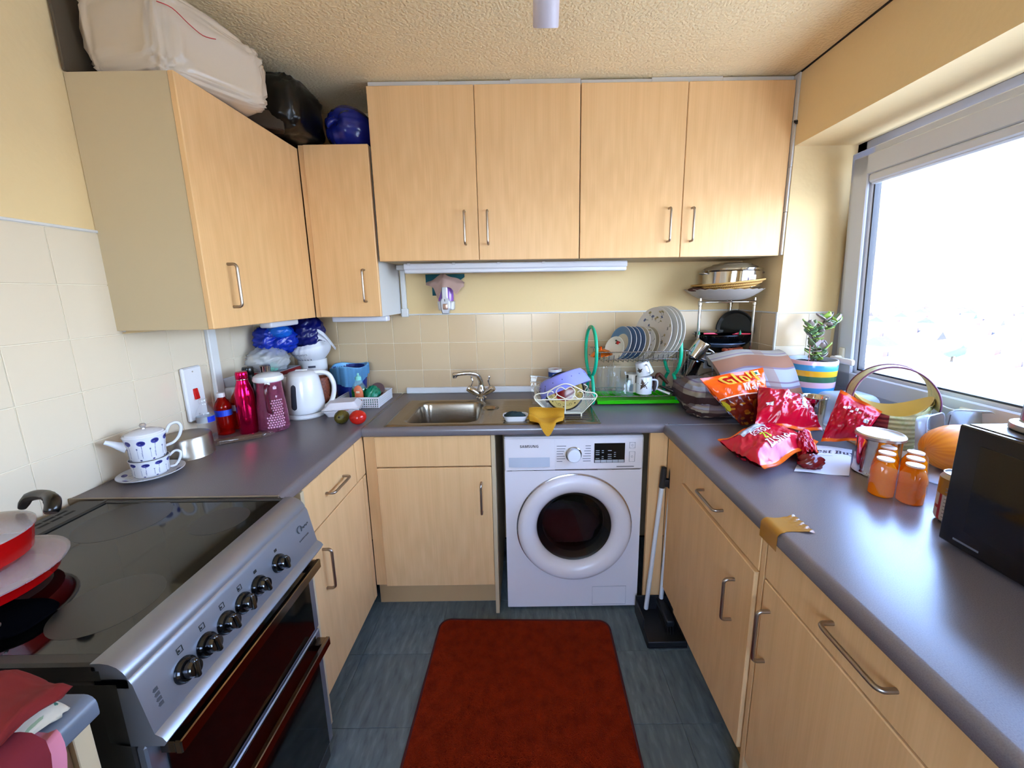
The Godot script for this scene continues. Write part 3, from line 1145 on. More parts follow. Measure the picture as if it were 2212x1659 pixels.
func build_cooker():
	var t := thing("cooker", "silver and black freestanding electric cooker with six knobs and glass hob", "cooker")
	var silver := mt(Color(0.60, 0.62, 0.66), 0.32, 0.8)
	var dark := mt(Color(0.16, 0.155, 0.15), 0.4)
	var glass_black := mt(Color(0.022, 0.026, 0.028), 0.06)
	var z0 := 1.158
	var z1 := 1.656
	var mb := MB.new()
	mb.bb(Vector3(0.335, 0.02, z0), Vector3(0.935, 0.872, z1), 0.003)
	part(mb, "body", dark, t)
	# hob rim: dark grey frame round the glass with raised edges
	mb = MB.new()
	mb.bb(Vector3(0.405, 0.872, z0), Vector3(0.915, 0.898, z1), 0.004)
	mb.bb(Vector3(0.335, 0.872, z0), Vector3(0.41, 0.905, z1), 0.004)
	mb.bb(Vector3(0.405, 0.89, z0), Vector3(0.91, 0.906, z0 + 0.012), 0.003)
	mb.bb(Vector3(0.405, 0.89, z1 - 0.022), Vector3(0.91, 0.906, z1), 0.004)
	mb.bb(Vector3(0.405, 0.89, z0), Vector3(0.418, 0.9075, z1), 0.003)
	part(mb, "hob_frame", dark, t)
	mb = MB.new()
	mb.bb(Vector3(0.418, 0.896, z0 + 0.012), Vector3(0.902, 0.9025, z1 - 0.022))
	var hob := part(mb, "hob_glass", glass_black, t)
	# cooking zones
	var zone := mt(Color(0.17, 0.165, 0.155), 0.3)
	for q in [[0.555, 1.255, 0.093], [0.800, 1.530, 0.078], [0.555, 1.510, 0.078], [0.800, 1.262, 0.062]]:
		mb = MB.new(Transform3D(Basis.IDENTITY, Vector3(q[0], 0.9025, q[1])))
		mb.lathe([Vector2(q[2], 0.0), Vector2(q[2], 0.0004), Vector2(0, 0.0004)], 40)
		part(mb, "cooking_zone", zone, hob)
	# vent slots in the back strip
	for k in 9:
		var zc := 1.21 + k * 0.028 + 0.05 * (k / 3)
		for j in 2:
			mb = MB.new()
			mb.bb(Vector3(0.355 + j * 0.020, 0.9045, zc), Vector3(0.363 + j * 0.020, 0.9054, zc + 0.024))
			part(mb, "vent_slot", M.dark_gap, t)
	# front: rounded silver nose, sloping control panel, lip
	mb = MB.new(Transform3D(Basis(Vector3(0, 0, -1), Vector3(0, 1, 0), Vector3(1, 0, 0)), Vector3.ZERO))
	mb.extrude_x([Vector2(0.90, 0.862), Vector2(0.90, 0.907), Vector2(0.915, 0.9075), Vector2(0.928, 0.905), Vector2(0.939, 0.899), Vector2(0.947, 0.890), Vector2(0.951, 0.882), Vector2(0.951, 0.862)], -z1, -z0)
	part(mb, "front_nose", silver, t)
	mb = MB.new(Transform3D(Basis(Vector3(0, 0, -1), Vector3(0, 1, 0), Vector3(1, 0, 0)), Vector3.ZERO))
	mb.extrude_x([Vector2(0.90, 0.76), Vector2(0.90, 0.879), Vector2(0.948, 0.879), Vector2(0.953, 0.876), Vector2(0.957, 0.868), Vector2(0.972, 0.785), Vector2(0.974, 0.775), Vector2(0.985, 0.768), Vector2(0.990, 0.760), Vector2(0.985, 0.752), Vector2(0.93, 0.752)], -z1, -z0)
	var panel := part(mb, "control_panel", silver, t)
	var slope := Basis(Vector3(0, 0, 1), deg_to_rad(-79.8 + 0.0))      # y axis of a knob points out of the panel
	var zs := [1.315, 1.388, 1.437, 1.486, 1.535, 1.583]
	var kb := mt(Color(0.05, 0.05, 0.055), 0.12)
	var kc := mt(Color(0.34, 0.34, 0.35), 0.16, 1.0)
	for i in 6:
		var base := Transform3D(slope, Vector3(0.9655, 0.820 - 0.001 * i, zs[i]))
		mb = MB.new(base)
		mb.lathe([Vector2(0.0, 0.0), Vector2(0.0215, 0.0), Vector2(0.021, 0.006), Vector2(0.018, 0.010), Vector2(0.0, 0.011)], 22)
		var kn := part(mb, "knob", kb, t)
		mb = MB.new(base * Transform3D(Basis(Vector3.UP, 0.15 * sin(i * 2.3)), Vector3.ZERO))
		mb.lathe([Vector2(0.0145, 0.009), Vector2(0.0145, 0.020), Vector2(0.0125, 0.0235), Vector2(0.0, 0.024)], 20)
		mb.rbox(Vector3(0, 0.021, 0), Vector3(0.034, 0.014, 0.009), 0.004, 3)
		part(mb, "grip", kc, kn)
	# small marks above the knobs
	mb = MB.new()
	for i in 6:
		var b := Transform3D(slope, Vector3(0.9603, 0.851, zs[i] - 0.004))
		mb.t = b
		if i < 2:
			mb.box(Vector3(0, 0.0006, 0), Vector3(0.006, 0.001, 0.008))
		else:
			for e in [[-0.005, 0.0, 0.0008, 0.0108], [0.005, 0.0, 0.0008, 0.0108], [0.0, -0.005, 0.0108, 0.0008], [0.0, 0.005, 0.0108, 0.0008], [0.001, 0.002, 0.003, 0.003]]:
				mb.box(Vector3(e[0], 0.0006, e[1]), Vector3(e[2], 0.0006, e[3]))
	part(mb, "panel_marks", M.black_matt, t)
	# logo ring at the far end of the panel and small lettering at the near end
	mb = MB.new(Transform3D(slope, Vector3(0.9625, 0.842, 1.212)))
	mb.tube(arc(Vector3(0, 0.0008, 0), Vector3(1, 0, 0), Vector3(0, 0, 1), 0.009, 30, 330, 18), 0.0012, 5)
	for k in 5:
		mb.box(Vector3(0.002 + 0.002 * (k % 2), 0.0006, -0.012 - k * 0.006), Vector3(0.004, 0.0008, 0.0035))
	for k in 8:
		mb.box(Vector3(0.028, 0.0006, 0.012 - k * 0.0055), Vector3(0.003, 0.0006, 0.003))
	part(mb, "logo", mt(Color(0.25, 0.26, 0.28), 0.4), t)
	mb = MB.new(Transform3D(slope, Vector3(0.9655, 0.82, 1.632)))
	for k in 4:
		mb.box(Vector3(-0.012 + k * 0.009, 0.0006, 0.0), Vector3(0.006, 0.0008, 0.007))
		mb.box(Vector3(-0.012 + k * 0.009, 0.0008, 0.0015), Vector3(0.002, 0.0009, 0.007))
	part(mb, "lettering", mt(Color(0.25, 0.26, 0.28), 0.4), t)
	# two oven doors: silver surround, dark glass, mirror handles
	var dg := mt(Color(0.012, 0.012, 0.013), 0.07)
	for d in [[0.50, 0.745, 0.729], [0.10, 0.492, 0.478]]:
		mb = MB.new()
		mb.bb(Vector3(0.935, d[0], z0 + 0.002), Vector3(0.951, d[1], z1 - 0.002), 0.003)
		var door := part(mb, "oven_door", silver, t)
		mb = MB.new()
		mb.bb(Vector3(0.951, d[0] + 0.012, z0 + 0.030), Vector3(0.9545, d[1] - 0.002, z1 - 0.030), 0.001)
		part(mb, "door_glass", dg, door)
		mb = MB.new()
		var hy: float = d[2]
		mb.bb(Vector3(0.978, hy - 0.022, z0 + 0.022), Vector3(0.990, hy + 0.004, z1 - 0.02), 0.002)
		for zz in [z0 + 0.022, z1 - 0.048]:
			mb.bb(Vector3(0.953, hy - 0.020, zz), Vector3(0.98, hy + 0.002, zz + 0.028), 0.002)
		part(mb, "door_handle", mt(Color(0.50, 0.44, 0.38), 0.13, 1.0), door)
	mb = MB.new()
	mb.bb(Vector3(0.35, 0.0, z0 + 0.02), Vector3(0.925, 0.06, z1 - 0.02))
	part(mb, "plinth", M.black_matt, t)

	# two red pans with glass lids at the left edge of the picture
	var red := mt(Color(0.62, 0.02, 0.03), 0.18)
	var p := thing("saucepan", "red saucepan with black handle stacked on top at the near back of the hob", "pan", Vector3(0.515, 0.962, 1.52))
	mb = MB.new()
	mb.lathe([Vector2(0, 0.0), Vector2(0.085, 0.0), Vector2(0.098, 0.012), Vector2(0.104, 0.055), Vector2(0.107, 0.056), Vector2(0.107, 0.058), Vector2(0.101, 0.058), Vector2(0.094, 0.012), Vector2(0, 0.004)], 36)
	part(mb, "body", red, p)
	mb = MB.new()
	mb.lathe([Vector2(0.108, 0.058), Vector2(0.108, 0.061), Vector2(0.07, 0.075), Vector2(0.02, 0.080), Vector2(0, 0.0805), Vector2(0, 0.078), Vector2(0.07, 0.072), Vector2(0.106, 0.058)], 36)
	part(mb, "glass_lid", glass(Color(0.85, 0.85, 0.85), 0.35, 0.08), p)
	mb = MB.new()
	mb.tube(spline([Vector3(0.020, 0.070, -0.100), Vector3(0.035, 0.092, -0.104), Vector3(0.075, 0.100, -0.098), Vector3(0.112, 0.096, -0.080), Vector3(0.122, 0.078, -0.066)], 6), [0.006, 0.007, 0.008, 0.009, 0.009, 0.009, 0.010, 0.010, 0.010, 0.010, 0.010, 0.010, 0.010, 0.010, 0.010, 0.011, 0.011, 0.012, 0.012, 0.012, 0.012, 0.012, 0.012, 0.011, 0.009], 10)
	part(mb, "handle", M.black, p)
	p = thing("frying_pan", "shallow red pan with glass rim under the red saucepan", "pan", Vector3(0.525, 0.9035, 1.52))
	mb = MB.new()
	mb.lathe([Vector2(0, 0.0), Vector2(0.09, 0.0), Vector2(0.118, 0.018), Vector2(0.126, 0.040), Vector2(0.129, 0.042), Vector2(0.121, 0.042), Vector2(0.11, 0.018), Vector2(0, 0.005)], 36)
	part(mb, "body", red, p)
	mb = MB.new()
	mb.lathe([Vector2(0.134, 0.0425), Vector2(0.135, 0.046), Vector2(0.115, 0.054), Vector2(0.08, 0.0575), Vector2(0, 0.058), Vector2(0, 0.056), Vector2(0.11, 0.051), Vector2(0.13, 0.043)], 40)
	part(mb, "glass_lid", glass(Color(0.80, 0.74, 0.74), 0.4, 0.1), p)
	# dark oven glove and ring beside the pans, on the hob edge
	p = thing("oven_glove", "dark folded pot holder on the hob in front of the red pans", "pot holder", Vector3(0.66, 0.903, 1.575))
	mb = MB.new()
	mb.lump(func(d, _u, _v): return Vector3(0, 0.010, 0) + Vector3(sign(d.x) * pow(abs(d.x), 0.6) * 0.075, max(d.y, -1.0) * 0.010 + 0.004 * sin(d.x * 6) * max(d.y, 0.0), sign(d.z) * pow(abs(d.z), 0.6) * 0.045), 28, 12)
	var pad := mt(Color(0.02, 0.02, 0.03), 1.0)
	pad.metallic_specular = 0.0
	part(mb, "pad", pad, p)
	mb = MB.new()
	mb.tube(arc(Vector3(0.03, 0.024, 0.035), Vector3.RIGHT, Vector3.BACK, 0.012, 0, 340, 16), 0.002, 6)
	part(mb, "ring", M.steel, p)


func build_washer():
	var x0 := 1.4716
	var x1 := 2.0696
	var zf := 0.56
	var t := thing("washing_machine", "white front loading washing machine with round door between the wooden cabinets", "washing machine")
	var wm := mt(Color(0.93, 0.90, 0.90), 0.25)
	var mb := MB.new()
	mb.bb(Vector3(x0, 0.012, 0.02), Vector3(x0 + 0.012, 0.845, 0.5595), 0.003)
	mb.bb(Vector3(x1 - 0.012, 0.012, 0.02), Vector3(x1, 0.845, 0.5595), 0.003)
	mb.bb(Vector3(x0, 0.83, 0.02), Vector3(x1, 0.8455, 0.5595), 0.003)
	mb.bb(Vector3(x0, 0.012, 0.02), Vector3(x1, 0.024, 0.5595), 0.003)
	mb.bb(Vector3(x0, 0.012, 0.02), Vector3(x1, 0.845, 0.03), 0.003)
	part(mb, "body", wm, t)
	# front plate with a round hole for the door
	var cx := 1.775
	var cy := 0.420
	mb = MB.new()
	var n := 64
	var hole := 0.215
	mb.flat()
	var lo := Vector2(x0 + 0.001, 0.014)
	var hi := Vector2(x1 - 0.001, 0.690)
	for i in n:
		var pts := []
		for k in 2:
			var a := TAU * (i + k) / n
			var d := Vector2(cos(a), sin(a))
			var tx := INF
			if abs(d.x) > 1e-6:
				tx = ((hi.x if d.x > 0 else lo.x) - cx) / d.x
			var ty := INF
			if abs(d.y) > 1e-6:
				ty = ((hi.y if d.y > 0 else lo.y) - cy) / d.y
			var m: float = min(tx, ty)
			pts.append(Vector3(cx + d.x * hole, cy + d.y * hole, zf))
			pts.append(Vector3(cx + d.x * m, cy + d.y * m, zf))
		mb.quad(pts[0], pts[1], pts[3], pts[2])
		mb.quad(pts[0], pts[2], pts[2] - Vector3(0, 0, 0.02), pts[0] - Vector3(0, 0, 0.02))
	for c in [[lo.x, lo.y], [hi.x, lo.y], [lo.x, hi.y], [hi.x, hi.y]]:
		# corners left out by the fan
		var best := []
		for i in n:
			var a := TAU * i / n
			var d := Vector2(cos(a), sin(a))
			var tx: float = ((hi.x if d.x > 0 else lo.x) - cx) / d.x if abs(d.x) > 1e-6 else INF
			var ty: float = ((hi.y if d.y > 0 else lo.y) - cy) / d.y if abs(d.y) > 1e-6 else INF
			var q: Vector2 = Vector2(cx, cy) + d * min(tx, ty)
			best.append([q.distance_to(Vector2(c[0], c[1])), q])
		var e1 := Vector2.ZERO
		var e2 := Vector2.ZERO
		var b1 := INF
		var b2 := INF
		for b in best:
			var q: Vector2 = b[1]
			if abs(q.x - c[0]) < 1e-4 and b[0] < b1:
				b1 = b[0]
				e1 = q
			if abs(q.y - c[1]) < 1e-4 and b[0] < b2:
				b2 = b[0]
				e2 = q
		var p3 := Vector3(c[0], c[1], zf)
		var a3 := Vector3(e1.x, e1.y, zf)
		var b3 := Vector3(e2.x, e2.y, zf)
		if (a3 - p3).cross(b3 - p3).z > 0:
			mb.tri(p3, a3, b3)
		else:
			mb.tri(p3, b3, a3)
	part(mb, "front_panel", wm, t)
	# control panel, slightly proud
	mb = MB.new()
	mb.bb(Vector3(x0, 0.6925, 0.50), Vector3(x1, 0.842, 0.565), 0.006)
	var cp := part(mb, "control_panel", wm, t)
	# detergent drawer
	mb = MB.new()
	mb.bb(Vector3(x0 + 0.004, 0.695, 0.5645), Vector3(1.690, 0.838, 0.5665), 0.001)
	var dr := part(mb, "detergent_drawer", wm, t)
	mb = MB.new()
	mb.sheet(func(u, v): return Vector3(1.491 + u * 0.176, 0.711 + v * 0.043, 0.5672 + 0.004 * pow(1.0 - v, 1.0) * (1.0 - pow(abs(2 * u - 1), 4.0)) ), 16, 6, 0.0)
	part(mb, "drawer_grip", mt(Color(0.74, 0.76, 0.80), 0.3), dr)
	var f1 := func(p): return Vector3(1.5795 + p.x, 0.804 + p.y, 0.5668 + p.z)
	letters("SAMSUNG", 0.0165, 0.0004, f1, "lettering", M.black_matt, dr)
	# dial
	mb = MB.new(Transform3D(Basis(Vector3.RIGHT, PI / 2), Vector3(1.769, 0.765, 0.565)))
	mb.lathe([Vector2(0.035, 0), Vector2(0.035, 0.004), Vector2(0.033, 0.006), Vector2(0.029, 0.006)], 36)
	var di := part(mb, "dial_ring", M.chrome, t)
	mb = MB.new(Transform3D(Basis(Vector3.RIGHT, PI / 2), Vector3(1.769, 0.765, 0.565)))
	mb.lathe([Vector2(0.0295, 0), Vector2(0.0285, 0.022), Vector2(0.026, 0.025), Vector2(0, 0.026)], 36)
	part(mb, "dial", M.white_gloss, di)
	# programme names: short grey dashes
	mb = MB.new()
	rng.seed = 4
	for k in 7:
		var yy := 0.803 - k * 0.0115
		mb.bb(Vector3(1.697, yy - 0.0012, 0.565), Vector3(1.697 + rng.randf_range(0.022, 0.042), yy + 0.0012, 0.5655))
		var w := rng.randf_range(0.018, 0.036)
		mb.bb(Vector3(1.843 - w, yy - 0.0012, 0.565), Vector3(1.843, yy + 0.0012, 0.5655))
	mb.bb(Vector3(1.955, 0.705, 0.565), Vector3(2.03, 0.7085, 0.5655))
	part(mb, "programme_names", mt(Color(0.35, 0.35, 0.37), 0.5), t).set_meta("kind", "stuff")
	mb = MB.new()
	mb.bb(Vector3(1.858, 0.725, 0.564), Vector3(1.989, 0.814, 0.5668), 0.001)
	var ds := part(mb, "display", M.black, t)
	mb = MB.new()
	for k in 5:
		for j in 4:
			if (k * 3 + j) % 4 == 3:
				continue
			mb.bb(Vector3(1.864 + j * 0.026, 0.744 + k * 0.009, 0.5668), Vector3(1.864 + j * 0.026 + 0.016 - 0.008 * (j % 2), 0.7462 + k * 0.009, 0.5671))
	part(mb, "display_text", mt(Color(0.75, 0.78, 0.8), 0.5), ds)
	mb = MB.new()
	for k in 5:
		mb.bb(Vector3(1.8605 + k * 0.0254, 0.727, 0.5668), Vector3(1.8605 + k * 0.0254 + 0.024, 0.739, 0.5675), 0.0004)
	part(mb, "button_strip", mt(Color(0.7, 0.71, 0.73), 0.35), ds)
	for q in [[0.790, 0.816], [0.729, 0.774]]:
		mb = MB.new()
		mb.tube([Vector3(2.0085, q[0], 0.5652), Vector3(2.032, q[0], 0.5652), Vector3(2.032, q[1], 0.5652), Vector3(2.0085, q[1], 0.5652)], 0.0011, 5, true)
		mb.tube(arc(Vector3(2.0203, (q[0] + q[1]) / 2, 0.5652), Vector3.RIGHT, Vector3.UP, 0.004, 0, 330, 12), 0.0006, 4)
		part(mb, "button", mt(Color(0.5, 0.5, 0.52), 0.4), t)
	# door: chrome seam, white ring, glass bowl
	var face := Transform3D(Basis(Vector3.RIGHT, PI / 2), Vector3(cx, cy, zf))
	mb = MB.new(face)
	mb.lathe([Vector2(0.256, 0.0), Vector2(0.256, 0.006), Vector2(0.250, 0.009), Vector2(0.240, 0.009)], 64)
	var seam := part(mb, "door_trim", mt(Color(0.80, 0.79, 0.80), 0.15, 0.9), t)
	mb = MB.new(face)
	mb.lathe([Vector2(0.251, 0.0), Vector2(0.250, 0.018), Vector2(0.243, 0.030), Vector2(0.228, 0.037), Vector2(0.205, 0.036), Vector2(0.185, 0.028), Vector2(0.172, 0.014), Vector2(0.166, -0.004), Vector2(0.166, -0.03)], 72)
	part(mb, "door", wm, t)
	mb = MB.new(face)
	mb.lathe([Vector2(0.166, -0.002), Vector2(0.160, -0.004), Vector2(0.150, -0.018), Vector2(0.140, -0.030), Vector2(0.140, -0.06)], 64)
	part(mb, "door_gasket", mt(Color(0.10, 0.11, 0.12), 0.3), t)
	mb = MB.new(face)
	mb.lathe([Vector2(0.166, 0.0), Vector2(0.12, 0.008), Vector2(0.06, 0.012), Vector2(0, 0.013)], 48)
	part(mb, "door_glass", glass(Color(0.02, 0.02, 0.02), 0.35, 0.03), t)
	mb = MB.new(face)
	mb.lathe([Vector2(0.15, -0.02), Vector2(0.20, -0.05), Vector2(0.20, -0.35), Vector2(0, -0.36)], 40)
	part(mb, "drum", mt(Color(0.18, 0.17, 0.17), 0.3, 0.8), t)
	mb = MB.new()
	mb.lump(func(d, _u, _v): return Vector3(cx - 0.01, cy - 0.07, 0.40) + d * Vector3(0.15, 0.09, 0.11) * (1 + 0.25 * noise.get_noise_3d(d.x * 120, d.y * 120, d.z * 120)), 26, 16)
	var la := single(mb, "laundry", mt(Color(0.22, 0.02, 0.03), 0.9), "dark red laundry seen through the washing machine door glass", "laundry")
	mb = MB.new()
	mb.tube([Vector3(1.862, 0.022, zf + 0.0004), Vector3(1.862, 0.115, zf + 0.0004), Vector3(2.016, 0.117, zf + 0.0004), Vector3(2.016, 0.022, zf + 0.0004)], 0.0012, 4, true)
	part(mb, "filter_cover", mt(Color(0.66, 0.65, 0.67), 0.4), t)
	mb = MB.new()
	for q in [[x0 + 0.06, 0.06], [x1 - 0.06, 0.06], [x0 + 0.06, 0.5], [x1 - 0.06, 0.5]]:
		mb.lathe([Vector2(0, 0), Vector2(0.02, 0), Vector2(0.02, 0.02), Vector2(0, 0.02)], 12, Vector3(q[0], 0, q[1]))
	part(mb, "feet", M.black_matt, t)


func build_floor_things():
	# red mat
	var t := thing("floor_mat", "dark red rectangular mat on the grey floor tiles", "mat", Vector3(1.535, 0.0, 1.28))
	var mat := mt(Color(0.52, 0.14, 0.03), 0.95)
	mat.albedo_texture = noise_tex(0.02, 512, [Color(0.84, 0.8, 0.8), Color(0.93, 0.92, 0.9), Color(1, 1, 1), Color(1.0, 0.97, 0.92)], 15, 6)
	mat.uv1_triplanar = true
	mat.uv1_world_triplanar = true
	mat.uv1_scale = Vector3(1.6, 1.6, 1.6)
	mat.normal_enabled = true
	mat.normal_texture = noise_normal(0.3, 512, 6.0, 6, 2)
	mat.metallic_specular = 0.2
	var mb := MB.new(Transform3D(Basis(Vector3(1, 0, 0), Vector3(0, 0, -1), Vector3(0, 1, 0)), Vector3(0, 0.0005, 0)))
	var out := rrect(0.745, 1.30, 0.045, 6)
	# the mat narrows a little towards the camera
	for i in out.size():
		out[i] = Vector2(out[i].x + 0.012 * out[i].y / 0.65, out[i].y + 0.01 * (out[i].x) / 0.37 * -1.0)
	mb.prism(out, 0.008, 0.003)
	part(mb, "pile", mat, t)
	mb = MB.new()
	var ring := []
	for q in out:
		ring.append(Vector3(q.x, 0.0055, -q.y))
	mb.tube(ring, 0.0052, 8, true)
	part(mb, "bound_edge", mt(Color(0.28, 0.02, 0.025), 0.9), t, "dark red stitched edge")

	# dustpan and brush on long handles
	t = thing("dustpan", "grey dustpan on a long white handle leaning in the corner by the washing machine", "dustpan", Vector3(2.12, 0.0, 0.69))
	var grey := mt(Color(0.10, 0.105, 0.12), 0.45)
	mb = MB.new()
	mb.sheet(func(u, v): return Vector3(lerpf(-0.062, 0.096, u), 0.004 + 0.012 * pow(1 - v, 2.0), lerpf(-0.10, 0.09, v) + 0.0), 8, 8, 0.004)
	mb.bb(Vector3(-0.066, 0.0, -0.10), Vector3(-0.060, 0.075, 0.02), 0.002)
	mb.bb(Vector3(0.094, 0.0, -0.10), Vector3(0.100, 0.075, 0.02), 0.002)
	mb.bb(Vector3(-0.066, 0.0, 0.02), Vector3(-0.060, 0.035, 0.085), 0.002)
	mb.bb(Vector3(0.094, 0.0, 0.02), Vector3(0.100, 0.03, 0.085), 0.002)
	mb.bb(Vector3(-0.066, 0.0, -0.105), Vector3(0.100, 0.09, -0.098), 0.002)
	mb.bb(Vector3(-0.066, 0.0, 0.078), Vector3(0.100, 0.03, 0.086), 0.003)
	part(mb, "pan", grey, t)
	mb = MB.new()
	mb.tube([Vector3(2.093, 0.05, 0.62) - t.position, Vector3(2.139, 0.64, 0.61) - t.position], 0.0095, 12)
	part(mb, "handle", M.white, t)
	mb = MB.new()
	mb.tube([Vector3(2.139, 0.63, 0.61) - t.position, Vector3(2.143, 0.69, 0.609) - t.position, Vector3(2.144, 0.72, 0.609) - t.position], [0.013, 0.013, 0.011], 10)
	mb.rbox(Vector3(2.157, 0.652, 0.611) - t.position, Vector3(0.032, 0.035, 0.02), 0.006)
	part(mb, "clip", grey, t, "dark grey clip at the top")
	t = thing("broom", "long white handled brush standing in the grey dustpan", "broom", Vector3(2.165, 0.0, 0.63))
	mb = MB.new()
	mb.tube([Vector3(2.166, 0.085, 0.60) - t.position, Vector3(2.176, 0.64, 0.615) - t.position], 0.0095, 12)
	part(mb, "handle", M.white, t)
	mb = MB.new()
	mb.tube([Vector3(2.176, 0.63, 0.615) - t.position, Vector3(2.178, 0.70, 0.616) - t.position, Vector3(2.179, 0.733, 0.616) - t.position], [0.014, 0.014, 0.012], 10)
	part(mb, "clip", grey, t)
	mb = MB.new()
	mb.rbox(Vector3(2.165, 0.065, 0.64) - t.position, Vector3(0.035, 0.03, 0.17), 0.008)
	part(mb, "brush_head", grey, t)
	mb = MB.new()
	for k in 20:
		for j in 3:
			mb.tube([Vector3(2.155 + j * 0.010, 0.052, 0.562 + k * 0.0082) - t.position, Vector3(2.152 + j * 0.013, 0.016, 0.556 + k * 0.0088) - t.position], 0.003, 4)
	var br := part(mb, "bristles", M.black_matt, t)
	br.set_meta("kind", "stuff")


# plastic film shape: soft box with creases
func film(c: Vector3, h: Vector3, d: Vector3, amp: float, fr: float, pw := 0.45) -> Vector3:
	var q := Vector3(sign(d.x) * pow(abs(d.x), pw), sign(d.y) * pow(abs(d.y), pw), sign(d.z) * pow(abs(d.z), pw))
	var m: float = max(abs(d.x), max(abs(d.y), abs(d.z)))
	var r: float = 1.0 + amp * (abs(noise.get_noise_3d(d.x * fr, d.y * fr, d.z * fr)) * 2.0 - 0.5) + amp * 0.5 * noise.get_noise_3d(d.x * fr * 2.7 + 50, d.y * fr * 2.7, d.z * fr * 2.7)
	return c + q * h * r


func build_on_cabinets():
	# big wrapped carton on the left cupboard
	var mb := MB.new()
	var foot := [Vector2(0.312, 0.895), Vector2(0.560, 0.905), Vector2(0.700, 0.632), Vector2(0.43, 0.50)]
	var shape := func(d, _u, _v):
		var q := Vector3(sign(d.x) * pow(abs(d.x), 0.28), sign(d.y) * pow(abs(d.y), 0.35), sign(d.z) * pow(abs(d.z), 0.28))
		var s := (q.x + 1) / 2
		var w := (q.z + 1) / 2
		var f: Vector2 = (foot[0] as Vector2).lerp(foot[1], s).lerp((foot[3] as Vector2).lerp(foot[2], s), 1.0 - w)
		var y: float = 2.077 + (q.y + 1) / 2 * lerpf(0.19, 0.245, w) 
		var fr := 210.0
		var r: float = 0.017 * (abs(noise.get_noise_3d(d.x * fr, d.y * fr * 2.0, d.z * fr)) * 2.0 - 0.4)
		return Vector3(f.x, max(y, 2.0765), f.y) + Vector3(d.x, max(d.y, 0.0), d.z) * r
	mb.lump(shape, 72, 40)
	var wrap := mt(Color(0.84, 0.77, 0.68), 0.22)
	var t := thing("wrapped_carton", "large carton in crinkled whitish plastic on the left wall cabinet", "package")
	part(mb, "plastic_wrap", wrap, t)
	mb = MB.new()
	var zz := []
	for k in 5:
		zz.append(Vector3(0.575 + k * 0.0145, 2.245 - k * 0.006 + 0.01 * sin(k * 1.7), 0.915 - k * 0.033))
	mb.tube(spline(zz, 4), 0.0013, 5)
	part(mb, "red_seam", mt(Color(0.75, 0.12, 0.16), 0.5), t, "thin red seam")
	mb = MB.new()
	mb.bb(Vector3(0.300, 2.0745, 0.55), Vector3(0.56, 2.0775, 0.912))
	part(mb, "cardboard_base", mt(Color(0.36, 0.22, 0.15), 0.8), t, "brown cardboard base")
	mb = MB.new()
	mb.bb(Vector3(XL + 0.004, 2.0745, 0.70), Vector3(XL + 0.012, 2.33, 0.93), 0.002)
	single(mb, "cardboard_sheet", mt(Color(0.34, 0.29, 0.22), 0.8), "dark flat sheet standing between the wrapped carton and the left wall", "cardboard")
	# black bag
	t = thing("bin_bag", "black plastic bag round a box in the corner above the cabinets", "bag", Vector3(0.575, 2.088, 0.36))
	mb = MB.new()
	mb.lump(func(d, _u, _v): return _floor_y(film(Vector3(0, 0.112, -0.02), Vector3(0.125, 0.112, 0.14), d, 0.10, 90.0, 0.5), 0.0, 0.238), 56, 34)
	part(mb, "bag", mt(Color(0.012, 0.012, 0.013), 0.28), t)
	mb = MB.new(Transform3D(Basis(Vector3.UP, 0.55), Vector3(0.012, 0.0, 0.105)))
	mb.bb(Vector3(-0.10, 0.002, -0.05), Vector3(0.045, 0.068, 0.02), 0.004)
	part(mb, "box_corner", mt(Color(0.20, 0.15, 0.10), 0.4), t, "brown box corner showing at the bottom")
	# blue bag
	t = thing("bin_bag", "knotted shiny dark blue plastic bag on the narrow corner cabinet", "bag", Vector3(0.798, 2.087, 0.215))
	mb = MB.new()
	mb.lump(func(d, _u, _v):
		var k := Vector3(-0.35, 0.15, 0.92).normalized()
		var a := acos(clampf(d.dot(k), -1, 1))
		var side: Vector3 = (d - k * d.dot(k))
		var an := atan2(side.y, side.x)
		var pl: float = 0.06 * sin(an * 11 + 2.5 * sin(an * 3)) * exp(-a * 1.1) + 0.05 * abs(noise.get_noise_3d(d.x * 100, d.y * 100, d.z * 100))
		var r: float = 1.0 - 0.28 * exp(-a * a * 14) + pl
		return _floor_y(Vector3(0, 0.084, 0) + d * Vector3(0.104, 0.098, 0.105) * r, 0.0, 1.0), 64, 40)
	var blue := mt(Color(0.05, 0.10, 0.42), 0.2)
	part(mb, "bag", blue, t)
	mb = MB.new()
	mb.lump(func(d, _u, _v): return Vector3(-0.030, 0.098, 0.084) + d * Vector3(0.016, 0.014, 0.018) * (1 + 0.4 * noise.get_noise_3d(d.x * 200, d.y * 200, d.z * 200)), 18, 12)
	mb.tube(spline([Vector3(-0.032, 0.098, 0.096), Vector3(-0.047, 0.083, 0.104), Vector3(-0.054, 0.063, 0.106)], 4), [0.010, 0.011, 0.012, 0.012, 0.011, 0.010, 0.008, 0.006, 0.004], 8)
	part(mb, "knot", blue, t)


func _floor_y(p: Vector3, lo: float, hi: float) -> Vector3:
	return Vector3(p.x, clampf(p.y, lo, hi), p.z)


